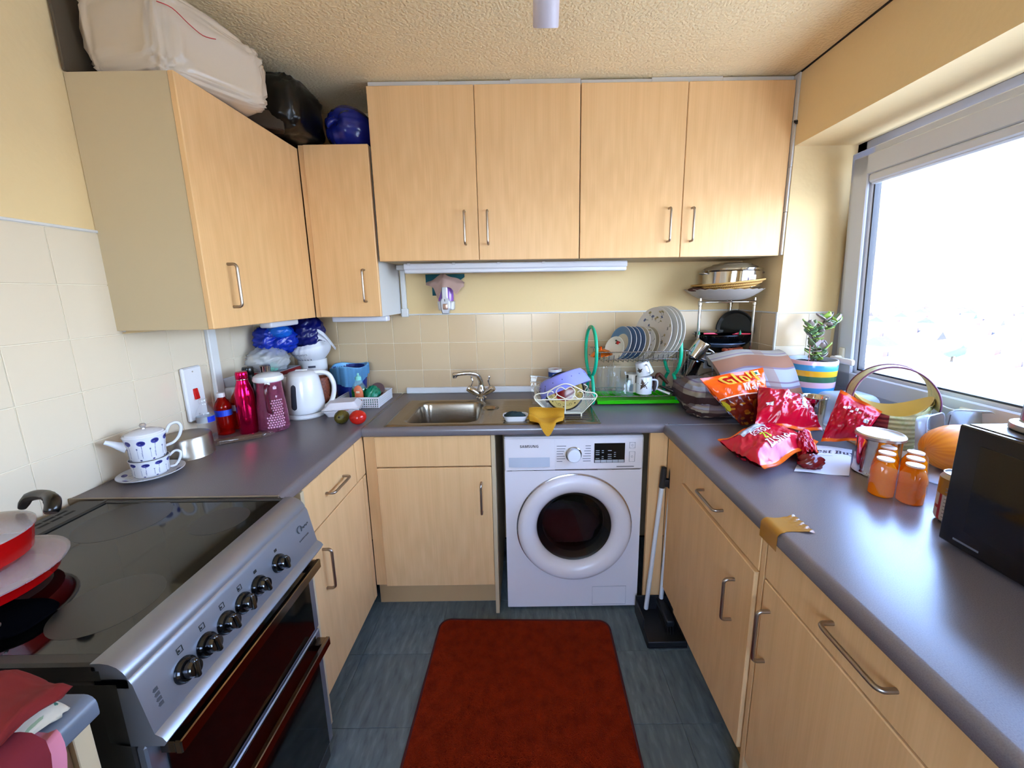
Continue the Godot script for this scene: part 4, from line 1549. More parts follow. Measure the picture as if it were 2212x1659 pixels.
func build_fixtures():
	# ceiling spot
	var t := thing("ceiling_lamp", "white cylindrical ceiling spotlight above the middle of the room", "lamp", Vector3(1.645, CEIL, 0.98))
	var mb := MB.new()
	mb.lathe([Vector2(0, -0.022), Vector2(0.05, -0.022), Vector2(0.055, -0.016), Vector2(0.055, 0.0), Vector2(0, 0.0)], 28, Vector3(-0.10, 0, 0.12))
	mb.rbox(Vector3(-0.06, -0.012, 0.10), Vector3(0.30, 0.018, 0.05), 0.006)
	part(mb, "base", M.white, t)
	mb = MB.new()
	mb.tube([Vector3(-0.012, -0.02, 0.09), Vector3(-0.012, -0.10, 0.075)], 0.008, 10)
	part(mb, "arm", M.white, t)
	mb = MB.new(Transform3D(Basis(Vector3.RIGHT, 0.55), Vector3(-0.014, -0.170, 0.055)))
	mb.lathe([Vector2(0, 0.11), Vector2(0.030, 0.11), Vector2(0.033, 0.10), Vector2(0.033, -0.055), Vector2(0.0315, -0.058), Vector2(0.030, -0.055), Vector2(0.030, -0.02), Vector2(0.0, -0.02)], 32)
	part(mb, "shade", mt(Color(0.90, 0.87, 0.92), 0.35), t)
	# under-cabinet strip lights
	var fit := mt(Color(0.88, 0.88, 0.92), 0.35)
	t = thing("strip_light", "long white strip light under the tall wall cabinets", "lamp", Vector3(0.99, 1.55, 0.2))
	mb = MB.new()
	mb.bb(Vector3(0.0, 0.016, -0.03), Vector3(1.075, 0.0445, 0.012), 0.004)
	part(mb, "housing", fit, t)
	mb = MB.new()
	mb.rbox(Vector3(0.5375, 0.008, -0.008), Vector3(1.07, 0.02, 0.036), 0.007)
	part(mb, "diffuser", mt(Color(0.93, 0.93, 0.97), 0.3), t)
	for k in 4:
		mb = MB.new()
		mb.bb(Vector3(0.02 + k * 0.215, 0.035, 0.0), Vector3(0.035 + k * 0.215, 0.0455, 0.015), 0.001)
		part(mb, "clip", fit, t)
	t = thing("strip_light", "white strip light under the narrow corner cabinet", "lamp", Vector3(0.64, 1.322, 0.2))
	mb = MB.new()
	mb.rbox(Vector3(0.132, 0.014, 0.02), Vector3(0.265, 0.026, 0.05), 0.006)
	part(mb, "housing", fit, t)
	t = thing("strip_light", "white strip light under the left wall cabinet", "lamp", Vector3(0.52, 1.322, 0.40))
	mb = MB.new()
	mb.rbox(Vector3(0.0, 0.014, 0.06), Vector3(0.05, 0.026, 0.20), 0.008)
	part(mb, "housing", fit, t)
	# white cable trunking
	mb = MB.new()
	mb.bb(Vector3(0.913, 1.332, 0.004), Vector3(0.938, 1.597, 0.022), 0.003)
	mb.bb(Vector3(0.917, 1.572, 0.02), Vector3(0.985, 1.597, 0.09), 0.003)
	mb.bb(Vector3(0.908, 1.330, 0.0), Vector3(0.944, 1.375, 0.025), 0.003)
	single(mb, "cable_trunking", M.white, "white cable trunking running down beside the narrow corner cabinet", "trunking")
	mb = MB.new()
	mb.bb(Vector3(XL + 0.0045, 1.02, 0.552), Vector3(XL + 0.022, 1.349, 0.594), 0.003)
	single(mb, "cable_trunking", M.white, "white cable trunking on the left wall below the cabinet", "trunking")
	# cooker switch
	t = thing("cooker_switch", "white double wall switch with red rocker on the left wall", "switch", Vector3(XL + 0.0045, 1.09, 0.695))
	mb = MB.new()
	mb.bb(Vector3(0, -0.103, -0.043), Vector3(0.016, 0.103, 0.043), 0.005)
	part(mb, "plate", M.white_gloss, t)
	mb = MB.new(Transform3D(Basis(Vector3(0, 0, 1), 0.12), Vector3(0.016, 0.0, 0.002)))
	mb.bb(Vector3(-0.002, -0.022, -0.010), Vector3(0.006, 0.020, 0.010), 0.002)
	part(mb, "rocker", mt(Color(0.75, 0.03, 0.03), 0.3), t, "red rocker")
	mb = MB.new()
	for yy in [-0.08, 0.085]:
		mb.tube([Vector3(0.015, yy, 0), Vector3(0.0168, yy, 0)], 0.003, 8)
	part(mb, "screws", M.steel, t)
	# sockets with plugs on the left wall behind the bottles
	t = thing("wall_socket", "white wall socket with white plugs behind the red bottles", "socket", Vector3(XL + 0.0045, 1.07, 0.47))
	mb = MB.new()
	mb.bb(Vector3(0, -0.043, -0.095), Vector3(0.009, 0.043, 0.073), 0.003)
	part(mb, "plate", M.white_gloss, t)
	mb = MB.new()
	mb.bb(Vector3(0.009, 0.016, -0.035), Vector3(0.012, 0.032, -0.02), 0.001)
	mb.bb(Vector3(0.009, 0.016, 0.0), Vector3(0.012, 0.032, 0.015), 0.001)
	part(mb, "switch", M.white, t)
	for k in 2:
		mb = MB.new()
		mb.rbox(Vector3(0.028, -0.02, 0.055 - k * 0.085), Vector3(0.04, 0.05, 0.048), 0.008)
		part(mb, "plug", M.white, t)
	# socket behind the chrome shelf
	t = thing("wall_socket", "white double socket with black plug below the chrome shelf", "socket", Vector3(2.628, 1.065, 0.0045))
	mb = MB.new()
	mb.bb(Vector3(-0.073, -0.043, 0), Vector3(0.073, 0.043, 0.010), 0.003)
	part(mb, "plate", M.white_gloss, t)
	mb = MB.new()
	mb.rbox(Vector3(-0.033, -0.004, 0.026), Vector3(0.05, 0.05, 0.034), 0.008)
	part(mb, "plug", M.black, t, "black plug")
	mb = MB.new()
	mb.tube(spline([Vector3(-0.033, -0.03, 0.03), Vector3(-0.035, -0.08, 0.034), Vector3(-0.05, -0.15, 0.03)], 5), 0.0035, 6)
	part(mb, "flex", M.white, t)
	mb = MB.new()
	for q in [[0.035, -0.004], [0.029, -0.018], [0.042, -0.018]]:
		mb.bb(Vector3(q[0] - 0.002, q[1] - 0.003, 0.0098), Vector3(q[0] + 0.002, q[1] + 0.003, 0.0103))
	part(mb, "pin_holes", M.black_matt, t)
	# nail in the lintel
	mb = MB.new()
	mb.tube([Vector3(0, 0, 0), Vector3(-0.03, 0.006, 0.004)], 0.0022, 6)
	mb.tube([Vector3(-0.03, 0.006, 0.004), Vector3(-0.032, 0.0064, 0.0042)], 0.005, 8)
	single(mb, "nail", M.handle, "bent nail in the wall above the window", "nail", Vector3(XR, 2.268, 0.895))
	# dark knot of twine on the white strip by the right cabinet
	mb = MB.new()
	rng.seed = 3
	for k in 4:
		mb.tube(spline([Vector3(-0.008, rng.randf_range(-0.006, 0.006), 0.002), Vector3(0, rng.randf_range(-0.008, 0.008), 0.006), Vector3(0.009, rng.randf_range(-0.006, 0.006), 0.003)], 4), 0.0022, 5)
	single(mb, "twine_knot", M.black_matt, "dark knot of twine at the right edge of the tall cabinets", "twine", Vector3(2.724, 2.14, 0.332))


# --- things on the left worktop ----------------------------------------------

func dab(im: Image, cx: float, cy: float, rx: float, ry: float, c: Color):
	var w := im.get_width()
	var h := im.get_height()
	for y in range(max(0, int(cy - ry)), min(h, int(cy + ry) + 1)):
		for x in range(int(cx - rx), int(cx + rx) + 1):
			var q := Vector2((x - cx) / rx, (y - cy) / ry)
			if q.length_squared() <= 1.0:
				im.set_pixel(posmod(x, w), y, c)

func stroke(im: Image, a: Vector2, b: Vector2, r: float, c: Color):
	var n := int(a.distance_to(b) / max(r * 0.5, 0.5)) + 1
	for i in n + 1:
		var p := a.lerp(b, float(i) / n)
		dab(im, p.x, p.y, r, r, c)

func tex_mat(im: Image, rough: float) -> StandardMaterial3D:
	var m := mt(Color.WHITE, rough)
	m.albedo_texture = ImageTexture.create_from_image(im)
	return m

func poppies(seed_: int, count: int) -> Image:
	# blue poppy heads on thin stems; v runs up the pot
	rng.seed = seed_
	var im := Image.create(768, 256, false, Image.FORMAT_RGB8)
	im.fill(Color(0.93, 0.94, 0.97))
	var dk := Color(0.16, 0.17, 0.45)
	var md := Color(0.28, 0.30, 0.62)
	var gr := Color(0.45, 0.50, 0.66)
	for k in count:
		var x := 768.0 * (k + 0.5) / count + rng.randf_range(-5, 5)
		var y := 205.0 + rng.randf_range(-14, 6)
		stroke(im, Vector2(x, y), Vector2(x + 4, 40), 1.8, gr)
		dab(im, x, y, 26, 28, md)
		dab(im, x - 3, y + 3, 20, 18, dk)
		dab(im, x + 6, y - 4, 7, 4, Color(0.42, 0.44, 0.74))
		stroke(im, Vector2(x + 34, 120 + 10 * (k % 2)), Vector2(x + 34, 40), 1.2, gr)
		dab(im, x + 34, 128 + 10 * (k % 2), 5, 10, Color(0.40, 0.42, 0.60))
		dab(im, x + 20, 16, 8, 9, dk)
		for j in 4:
			stroke(im, Vector2(x + 4, 60 + j * 11), Vector2(x + 11, 62 + j * 11), 1.0, gr)
	return im


func build_tea_set():
	var at := Vector3(0.396, HC, 1.006)
	var tm := tex_mat(poppies(3, 9), 0.12)
	var tm2 := tex_mat(poppies(8, 9), 0.12)
	var plain := mt(Color(0.93, 0.94, 0.97), 0.12)
	# saucer with painted flowers near its rim
	var si := Image.create(512, 128, false, Image.FORMAT_RGB8)
	si.fill(Color(0.92, 0.93, 0.95))
	for k in 8:
		dab(si, 32 + k * 64, 70 + 8 * (k % 2), 13, 22, Color(0.20, 0.22, 0.50))
		dab(si, 36 + k * 64, 66 + 8 * (k % 2), 7, 12, Color(0.36, 0.38, 0.66))
		stroke(si, Vector2(32 + k * 64, 44), Vector2(40 + k * 64, 10), 2, Color(0.5, 0.53, 0.64))
		stroke(si, Vector2(58 + k * 64, 56), Vector2(60 + k * 64, 14), 2, Color(0.55, 0.57, 0.66))
	var t := thing("saucer", "white saucer with blue poppies under the stacked cup and teapot", "saucer", at)
	var mb := MB.new()
	mb.lathe([Vector2(0.044, 0.006), Vector2(0.052, 0.0065), Vector2(0.068, 0.011), Vector2(0.080, 0.0165)], 56)
	part(mb, "painted_face", tex_mat(si, 0.12), t)
	mb = MB.new()
	mb.lathe([Vector2(0.0, 0.001), Vector2(0.042, 0.0), Vector2(0.044, 0.003), Vector2(0.068, 0.008), Vector2(0.0812, 0.0148), Vector2(0.0815, 0.0165), Vector2(0.0799, 0.0168)], 56)
	mb.lathe([Vector2(0.045, 0.0058), Vector2(0.0, 0.0055)], 40)
	part(mb, "body", plain, t)
	t = thing("cup", "white cup with blue poppies under the teapot", "cup", at + Vector3(0, 0.0065, 0), 0.0)
	mb = MB.new()
	mb.lathe([Vector2(0.041, 0.003), Vector2(0.044, 0.010), Vector2(0.0445, 0.030), Vector2(0.047, 0.050), Vector2(0.0485, 0.054)], 48)
	part(mb, "body", tm2, t)
	mb = MB.new()
	mb.lathe([Vector2(0.0485, 0.054), Vector2(0.0465, 0.0545), Vector2(0.043, 0.010), Vector2(0.0, 0.006), Vector2(0.0, 0.0), Vector2(0.038, 0.0), Vector2(0.041, 0.003)], 48)
	part(mb, "lining", plain, t)
	var hd := Vector3(0.75, 0, -0.66).normalized()
	mb = MB.new()
	mb.tube(spline([hd * 0.046 + Vector3(0, 0.046, 0), hd * 0.062 + Vector3(0, 0.058, 0), hd * 0.074 + Vector3(0, 0.050, 0), hd * 0.070 + Vector3(0, 0.030, 0), hd * 0.058 + Vector3(0, 0.012, 0), hd * 0.044 + Vector3(0, 0.010, 0)], 6), 0.0038, 8)
	part(mb, "handle", plain, t)
	t = thing("teapot", "small white teapot with blue poppies stacked on the matching cup", "teapot", at + Vector3(0, 0.061, 0))
	mb = MB.new()
	mb.lathe([Vector2(0.040, 0.0), Vector2(0.043, 0.006), Vector2(0.0445, 0.04), Vector2(0.049, 0.066), Vector2(0.0515, 0.075)], 48)
	part(mb, "body", tm, t)
	mb = MB.new()
	mb.lathe([Vector2(0, 0.0), Vector2(0.040, 0.0)], 40)
	mb.lathe([Vector2(0.0515, 0.075), Vector2(0.049, 0.0785), Vector2(0.047, 0.0785), Vector2(0.046, 0.07)], 48)
	part(mb, "rim", plain, t)
	mb = MB.new()
	mb.lathe([Vector2(0.0465, 0.077), Vector2(0.044, 0.082), Vector2(0.030, 0.088), Vector2(0.010, 0.091), Vector2(0.0, 0.0915)], 40)
	for k in 7:
		var a := TAU * k / 7.0
		mb.lathe([Vector2(0.0032, 0.0), Vector2(0.0, 0.0008)], 8, Vector3(cos(a) * 0.031, 0.0874, sin(a) * 0.031))
	var lid := part(mb, "lid", plain, t)
	mb = MB.new()
	mb.lathe([Vector2(0.0, 0.110), Vector2(0.006, 0.1085), Vector2(0.0085, 0.103), Vector2(0.0065, 0.098), Vector2(0.0045, 0.095), Vector2(0.0055, 0.090)], 20)
	part(mb, "knob", mt(Color(0.80, 0.78, 0.78), 0.08, 0.6), lid)
	mb = MB.new()
	var sd := Vector3(-0.80, 0, 0.60).normalized()
	mb.tube(spline([sd * 0.042 + Vector3(0, 0.042, 0), sd * 0.058 + Vector3(0, 0.050, 0), sd * 0.072 + Vector3(0, 0.060, 0), sd * 0.087 + Vector3(0, 0.068, 0)], 5), [0.018, 0.017, 0.016, 0.0145, 0.013, 0.012, 0.011, 0.010, 0.0095, 0.009, 0.0085, 0.008, 0.0075, 0.007, 0.0065, 0.006], 14)
	part(mb, "spout", plain, t)
	mb = MB.new()
	mb.tube(spline([hd * 0.049 + Vector3(0, 0.068, 0), hd * 0.060 + Vector3(0, 0.090, 0), hd * 0.078 + Vector3(0, 0.094, 0), hd * 0.086 + Vector3(0, 0.078, 0), hd * 0.078 + Vector3(0, 0.050, 0), hd * 0.062 + Vector3(0, 0.032, 0), hd * 0.043 + Vector3(0, 0.026, 0)], 6), 0.0044, 8)
	part(mb, "handle", plain, t)
	# upturned aluminium pot
	t = thing("pot", "plain aluminium pot standing upside down beside the teapot", "pot", Vector3(0.377, HC, 0.842))
	mb = MB.new()
	mb.lathe([Vector2(0.070, 0.0), Vector2(0.073, 0.0), Vector2(0.0715, 0.004), Vector2(0.0705, 0.066), Vector2(0.067, 0.073), Vector2(0.060, 0.0755), Vector2(0.0, 0.0765)], 56)
	part(mb, "body", mt(Color(0.72, 0.70, 0.66), 0.33, 1.0), t)
	mb = MB.new()
	for k in 3:
		mb.lathe([Vector2(0.0706 + 0.0004, 0.012 + k * 0.004), Vector2(0.0712, 0.0128 + k * 0.004), Vector2(0.0706, 0.0136 + k * 0.004)], 48)
	part(mb, "bead_lines", mt(Color(0.6, 0.58, 0.55), 0.35, 1.0), t)


func drink_bottle(called: String, label: String, at: Vector3, turn: float, mat: Material, cap: Material, wrap: Material, badge: Material, h: float):
	var t := thing(called, label, "bottle", at, turn)
	var s := h / 0.17
	var prof := []
	for p in [[0, 0.002], [0.020, 0.0], [0.0285, 0.004], [0.0295, 0.012], [0.0285, 0.018], [0.0295, 0.024], [0.0285, 0.030], [0.0295, 0.036], [0.0285, 0.042], [0.0295, 0.048], [0.0285, 0.054], [0.0295, 0.060], [0.0285, 0.066], [0.0293, 0.072], [0.0285, 0.078], [0.0285, 0.104], [0.0295, 0.108], [0.028, 0.118], [0.022, 0.134], [0.0145, 0.146], [0.0125, 0.150], [0.0125, 0.158]]:
		prof.append(Vector2(p[0], p[1] * s))
	prof.append(Vector2(0.0, 0.158 * s))
	var mb := MB.new()
	mb.lathe(prof, 32)
	part(mb, "body", mat, t)
	mb = MB.new()
	mb.lathe([Vector2(0.0145, 0.153 * s), Vector2(0.0148, 0.166 * s), Vector2(0.0135, 0.170 * s), Vector2(0.0, 0.170 * s)], 24)
	part(mb, "cap", cap, t)
	mb = MB.new()
	mb.lathe([Vector2(0.0290, 0.079 * s), Vector2(0.0291, 0.103 * s)], 32)
	var w := part(mb, "label_band", wrap, t)
	mb = MB.new()
	mb.sheet(func(u, v): return Vector3(sin(lerpf(0.15, 1.25, u)) * 0.0297, lerpf(0.080, 0.1025, v) * s, cos(lerpf(0.15, 1.25, u)) * 0.0297), 10, 2, 0.0)
	part(mb, "label_badge", badge, w)


func build_bottles():
	var liquid := mt(Color(0.80, 0.05, 0.03, 0.25), 0.04)
	liquid.refraction_enabled = true
	liquid.refraction_scale = 0.033
	var orange := mt(Color(0.92, 0.20, 0.06, 0.25), 0.04)
	orange.refraction_enabled = true
	orange.refraction_scale = 0.033
	var blue := mt(Color(0.08, 0.20, 0.75), 0.3)
	var pale := mt(Color(0.72, 0.76, 0.80), 0.35)
	var cap := mt(Color(0.90, 0.88, 0.88), 0.4)
	var water := mt(Color(0.96, 0.97, 0.98, 0.02), 0.02)
	water.refraction_enabled = true
	water.refraction_scale = 0.033
	drink_bottle("plastic_bottle", "clear water bottle standing behind the upturned aluminium pot", Vector3(0.340, HC, 0.706), 0.7, M.clear, M.clear, glass(Color(0.80, 0.84, 0.88), 0.6, 0.2), blue, 0.165)
	drink_bottle("plastic_bottle", "bottle of red drink with a blue label next to the clear bottle", Vector3(0.356, HC, 0.635), 0.5, liquid, cap, blue, mt(Color(0.2, 0.35, 0.85), 0.3), 0.172)
	drink_bottle("plastic_bottle", "bottle of orange red drink with a pale label beside the pink metal flask", Vector3(0.370, HC, 0.565), 0.6, orange, cap, pale, mt(Color(0.55, 0.10, 0.20), 0.4), 0.178)
	# metal flasks
	var pink := mt(Color(0.80, 0.03, 0.28), 0.13, 0.9)
	var flask := [Vector2(0, 0.0), Vector2(0.031, 0.0), Vector2(0.034, 0.004), Vector2(0.0345, 0.150), Vector2(0.032, 0.175), Vector2(0.025, 0.200), Vector2(0.0205, 0.214), Vector2(0.0205, 0.222), Vector2(0.0, 0.222)]
	var fcap := [Vector2(0.0205, 0.2225), Vector2(0.0215, 0.224), Vector2(0.0215, 0.246), Vector2(0.019, 0.253), Vector2(0.0, 0.254)]
	var t := thing("flask", "shiny pink metal flask beside the pink glass jug", "flask", Vector3(0.438, HC, 0.620))
	var mb := MB.new()
	mb.lathe(flask, 40)
	part(mb, "body", pink, t)
	mb = MB.new()
	mb.lathe(fcap, 32)
	part(mb, "cap", pink, t)
	mb = MB.new()
	mb.lathe([Vector2(0.0208, 0.2205), Vector2(0.0213, 0.2222), Vector2(0.0208, 0.2238)], 32)
	part(mb, "neck_ring", M.chrome, t)
	t = thing("flask", "glossy black metal flask behind the pink flask", "flask", Vector3(0.395, HC, 0.520))
	mb = MB.new()
	mb.lathe(flask, 36)
	part(mb, "body", M.black, t)
	mb = MB.new()
	mb.lathe(fcap, 28)
	part(mb, "cap", M.black, t)
	t = thing("flask", "dark red flask with steel cap behind the white lidded jug", "flask", Vector3(0.440, HC, 0.475))
	mb = MB.new()
	mb.lathe(flask, 32)
	part(mb, "body", mt(Color(0.22, 0.02, 0.05), 0.3), t)
	mb = MB.new()
	mb.lathe([Vector2(0.019, 0.222), Vector2(0.0205, 0.250), Vector2(0.017, 0.253), Vector2(0, 0.253)], 28)
	part(mb, "steel_cap", M.chrome, t, "bare steel cap")
	# pink glass jug with white lid
	t = thing("jug", "pink pressed glass jug with a white lid in front of the kettle", "jug", Vector3(0.520, HC, 0.585))
	var pg := mt(Color(0.80, 0.42, 0.58, 0.22), 0.03)
	pg.refraction_enabled = true
	pg.refraction_scale = 0.05
	mb = MB.new()
	mb.lathe([Vector2(0, 0.0), Vector2(0.050, 0.0), Vector2(0.055, 0.004), Vector2(0.0565, 0.012), Vector2(0.0535, 0.10), Vector2(0.048, 0.150), Vector2(0.0455, 0.165), Vector2(0.0475, 0.172), Vector2(0.0455, 0.179), Vector2(0.0445, 0.205), Vector2(0.042, 0.205), Vector2(0.043, 0.170), Vector2(0.050, 0.10), Vector2(0.0525, 0.020), Vector2(0.0, 0.016)], 44)
	part(mb, "body", pg, t)
	mb = MB.new()
	for r in 12:
		for k in 7:
			var a := 0.05 + (k + 0.5 * (r % 2)) * 0.17
			var y := 0.024 + r * 0.0098
			var rr := lerpf(0.0562, 0.0515, r / 12.0)
			if k < r * 0.25 - 1.0:
				continue
			var c := Vector3(sin(a + 0.15) * rr, y, cos(a + 0.15) * rr)
			var o := Vector3(sin(a + 0.15), 0, cos(a + 0.15))
			var sx := Vector3(cos(a + 0.15), 0, -sin(a + 0.15)) * 0.0042
			var sy := Vector3(0, 0.0047, 0)
			mb.flat()
			var tip := c + o * 0.003
			for q in [[sx, sy], [sy, -sx], [-sx, -sy], [-sy, sx]]:
				mb.tri(c + q[0], c + q[1], tip)
	part(mb, "diamond_studs", mt(Color(0.88, 0.66, 0.78), 0.06), t).set_meta("kind", "stuff")
	mb = MB.new()
	mb.tube(spline([Vector3(0.022, 0.196, 0.042), Vector3(0.028, 0.194, 0.066), Vector3(0.031, 0.15, 0.072), Vector3(0.034, 0.10, 0.070), Vector3(0.032, 0.088, 0.054)], 6), 0.0075, 10)
	part(mb, "handle", mt(Color(0.30, 0.04, 0.13), 0.12), t, "dark plum glass handle")
	mb = MB.new()
	mb.lathe([Vector2(0.040, 0.196), Vector2(0.043, 0.206), Vector2(0.0535, 0.209), Vector2(0.056, 0.216), Vector2(0.052, 0.229), Vector2(0.040, 0.237), Vector2(0.020, 0.242), Vector2(0.0, 0.243)], 36)
	mb.rbox(Vector3(0.022, 0.203, 0.045), Vector3(0.016, 0.014, 0.016), 0.004)
	part(mb, "lid", M.white_gloss, t)
	# bundle of brown sticks in clear wrapping
	t = thing("incense_sticks", "clear wrapped bundle of brown sticks lying in front of the bottles", "sticks", Vector3(0.470, HC, 0.712), 0.58)
	mb = MB.new()
	rng.seed = 12
	var br := mt(Color(0.33, 0.20, 0.10), 0.7)
	for k in 9:
		mb = MB.new()
		var y := 0.0035 + (k % 3) * 0.0052
		var z := (k / 3 - 1) * 0.0075 + 0.002 * (k % 3)
		mb.tube([Vector3(-0.075 + rng.randf() * 0.006, y, z), Vector3(0.062 + rng.randf() * 0.006, y + 0.001, z + rng.randf_range(-0.002, 0.002))], 0.0032, 7)
		part(mb, "stick", br, t)
	mb = MB.new()
	mb.lump(func(d, _u, _v): return _floor_y(film(Vector3(0, 0.009, 0), Vector3(0.104, 0.0105, 0.017), d, 0.12, 120.0, 0.5), 0.0003, 1.0), 34, 14)
	part(mb, "wrapping", glass(Color(0.85, 0.8, 0.75), 0.05, 0.08), t)


func crumple(c: Vector3, h: Vector3, seed_: int, rough: float, d: Vector3) -> Vector3:
	# strongly creased plastic: ridged noise on a rounded lump
	var s := seed_ * 37.0
	var r: float = 0.80
	r += rough * (1.0 - 2.2 * abs(noise.get_noise_3d(d.x * 170 + s, d.y * 170, d.z * 170)))
	r += rough * 0.5 * (1.0 - 2.2 * abs(noise.get_noise_3d(d.x * 400 + s, d.y * 400, d.z * 400)))
	return c + d * h * r


func build_kettle_corner():
	# kettle
	var t := thing("kettle", "white electric kettle with grey water window on the left worktop", "kettle", Vector3(0.548, HC, 0.392), 0.35)
	var mb := MB.new()
	mb.lathe([Vector2(0, 0.0), Vector2(0.080, 0.0), Vector2(0.084, 0.006), Vector2(0.083, 0.016), Vector2(0.078, 0.020), Vector2(0, 0.020)], 48)
	part(mb, "power_base", M.white_gloss, t)
	var prof := [Vector2(0.0, 0.022), Vector2(0.075, 0.022), Vector2(0.081, 0.030), Vector2(0.082, 0.060), Vector2(0.078, 0.110), Vector2(0.071, 0.160), Vector2(0.065, 0.190), Vector2(0.060, 0.198), Vector2(0.050, 0.203)]
	mb = MB.new()
	mb.lathe(prof, 56)
	part(mb, "body", M.white_gloss, t)
	mb = MB.new()
	mb.lathe([Vector2(0.060, 0.1985), Vector2(0.052, 0.206), Vector2(0.030, 0.212), Vector2(0.0, 0.213)], 40)
	mb.rbox(Vector3(0.0, 0.213, 0.0), Vector3(0.05, 0.008, 0.024), 0.004)
	part(mb, "lid", M.white_gloss, t)
	mb = MB.new()
	mb.sheet(func(u, v):
		var a := lerpf(PI - 0.55, PI + 0.55, u)
		var f: float = v
		var r := lerpf(0.076, 0.066, f) + 0.030 * f * pow(cos((u - 0.5) * PI), 1.0)
		return Vector3(cos(a) * r, lerpf(0.125, 0.193, f), -sin(a) * r), 12, 8, 0.0)
	part(mb, "spout", M.white_gloss, t)
	# handle loop on the right
	mb = MB.new()
	var hp := spline([Vector3(0.040, 0.196, 0), Vector3(0.075, 0.200, 0), Vector3(0.108, 0.185, 0), Vector3(0.124, 0.150, 0), Vector3(0.126, 0.110, 0), Vector3(0.116, 0.070, 0), Vector3(0.098, 0.042, 0), Vector3(0.070, 0.030, 0)], 6)
	mb.tube(hp, 0.0145, 14, false, 0.72)
	part(mb, "handle", M.white_gloss, t)
	# water window: a dark pill set in the front left
	mb = MB.new()
	mb.sheet(func(u, v):
		var y := lerpf(0.045, 0.160, v)
		var half: float = 0.155 * sqrt(max(0.0, 1.0 - pow(max(0.0, abs(2 * v - 1) - 0.72) / 0.28, 2.0)))
		var a = PI / 2 + 0.40 + (u - 0.5) * 2 * half
		var r := 0.0
		for i in prof.size() - 1:
			if y >= prof[i].y and y <= prof[i + 1].y and prof[i + 1].y > prof[i].y:
				r = lerpf(prof[i].x, prof[i + 1].x, (y - prof[i].y) / (prof[i + 1].y - prof[i].y))
		return Vector3(cos(a) * (r + 0.0012), y, sin(a) * (r + 0.0012)), 8, 20, 0.0)
	part(mb, "water_window", mt(Color(0.22, 0.23, 0.27), 0.2), t)
	# brown speckled mug behind
	t = thing("mug", "tall brown mug with copper handle seen through the kettle handle", "mug", Vector3(0.540, HC, 0.235))
	mb = MB.new()
	mb.lathe([Vector2(0, 0), Vector2(0.040, 0.0), Vector2(0.044, 0.006), Vector2(0.046, 0.145), Vector2(0.0445, 0.148), Vector2(0.043, 0.145), Vector2(0.041, 0.012), Vector2(0, 0.010)], 36)
	var sp := mt(Color(0.62, 0.33, 0.22), 0.55)
	sp.albedo_texture = noise_tex(0.12, 256, [Color(0.6, 0.5, 0.45), Color(1, 1, 1)], 5, 3)
	part(mb, "body", sp, t)
	mb = MB.new()
	mb.tube(spline([Vector3(0.042, 0.136, 0.0), Vector3(0.066, 0.132, 0.0), Vector3(0.078, 0.105, 0.0), Vector3(0.072, 0.070, 0.0), Vector3(0.044, 0.052, 0.0)], 6), 0.006, 10)
	part(mb, "handle", mt(Color(0.55, 0.22, 0.14), 0.2, 0.6), t)
	# white tub behind
	t = thing("tub", "white plastic tub in the corner under the printed carrier bag", "tub", Vector3(0.462, HC, 0.13))
	mb = MB.new()
	mb.lathe([Vector2(0, 0), Vector2(0.060, 0.0), Vector2(0.064, 0.004), Vector2(0.068, 0.225), Vector2(0.0, 0.225)], 40)
	part(mb, "body", M.white_gloss, t)
	mb = MB.new()
	mb.sheet(func(u, v): return Vector3(sin(lerpf(0.15, 0.65, u)) * 0.0684, lerpf(0.185, 0.196, v), cos(lerpf(0.15, 0.65, u)) * 0.0684), 8, 1, 0.0)
	part(mb, "printed_line", mt(Color(0.25, 0.28, 0.35), 0.5), t)
	# box with a red rim, base of the pile of bags
	t = thing("biscuit_box", "red rimmed box with pale top behind the flasks and kettle", "box", Vector3(0.375, HC, 0.335), 0.0)
	mb = MB.new()
	mb.bb(Vector3(-0.078, 0.0, -0.11), Vector3(0.078, 0.205, 0.075), 0.003)
	part(mb, "body", mt(Color(0.46, 0.03, 0.04), 0.35), t)
	mb = MB.new()
	mb.bb(Vector3(-0.076, 0.2052, -0.108), Vector3(0.076, 0.2075, 0.073), 0.001)
	part(mb, "pale_lid", mt(Color(0.70, 0.74, 0.78), 0.4), t, "pale grey top")
	mb = MB.new()
	for k in 4:
		mb.bb(Vector3(0.030 + k * 0.009, 0.188, 0.0748), Vector3(0.036 + k * 0.009, 0.197, 0.0756))
	part(mb, "white_print", M.white, t)
	# clear plastic bag heap
	var film_clear := glass(Color(0.90, 0.92, 0.95), 0.34, 0.12)
	t = thing("plastic_bag", "crumpled clear plastic bag on top of the red rimmed box", "bag", Vector3(0.375, HC + 0.208, 0.352))
	mb = MB.new()
	mb.lump(func(d, _u, _v): return _floor_y(crumple(Vector3(0, 0.045, 0), Vector3(0.092, 0.066, 0.075), 2, 0.22, d), 0.001, 1.0), 44, 26)
	part(mb, "film", film_clear, t)
	mb = MB.new()
	mb.lump(func(d, _u, _v): return _floor_y(crumple(Vector3(0.032, 0.018, 0.035), Vector3(0.035, 0.022, 0.03), 6, 0.2, d), 0.002, 1.0), 24, 14)
	part(mb, "green_lump", mt(Color(0.45, 0.72, 0.66), 0.35), t, "pale green lump inside")
	# bright blue bags stuffed under the cupboard
	t = thing("plastic_bag", "crumpled bright blue plastic bag stuffed under the left wall cabinet", "bag", Vector3(0.385, HC + 0.30, 0.285))
	mb = MB.new()
	mb.lump(func(d, _u, _v): return _floor_y(crumple(Vector3(0, 0.045, 0), Vector3(0.088, 0.075, 0.095), 4, 0.24, d), -0.03, 0.110), 56, 32)
	var bl := mt(Color(0.03, 0.17, 0.66), 0.25)
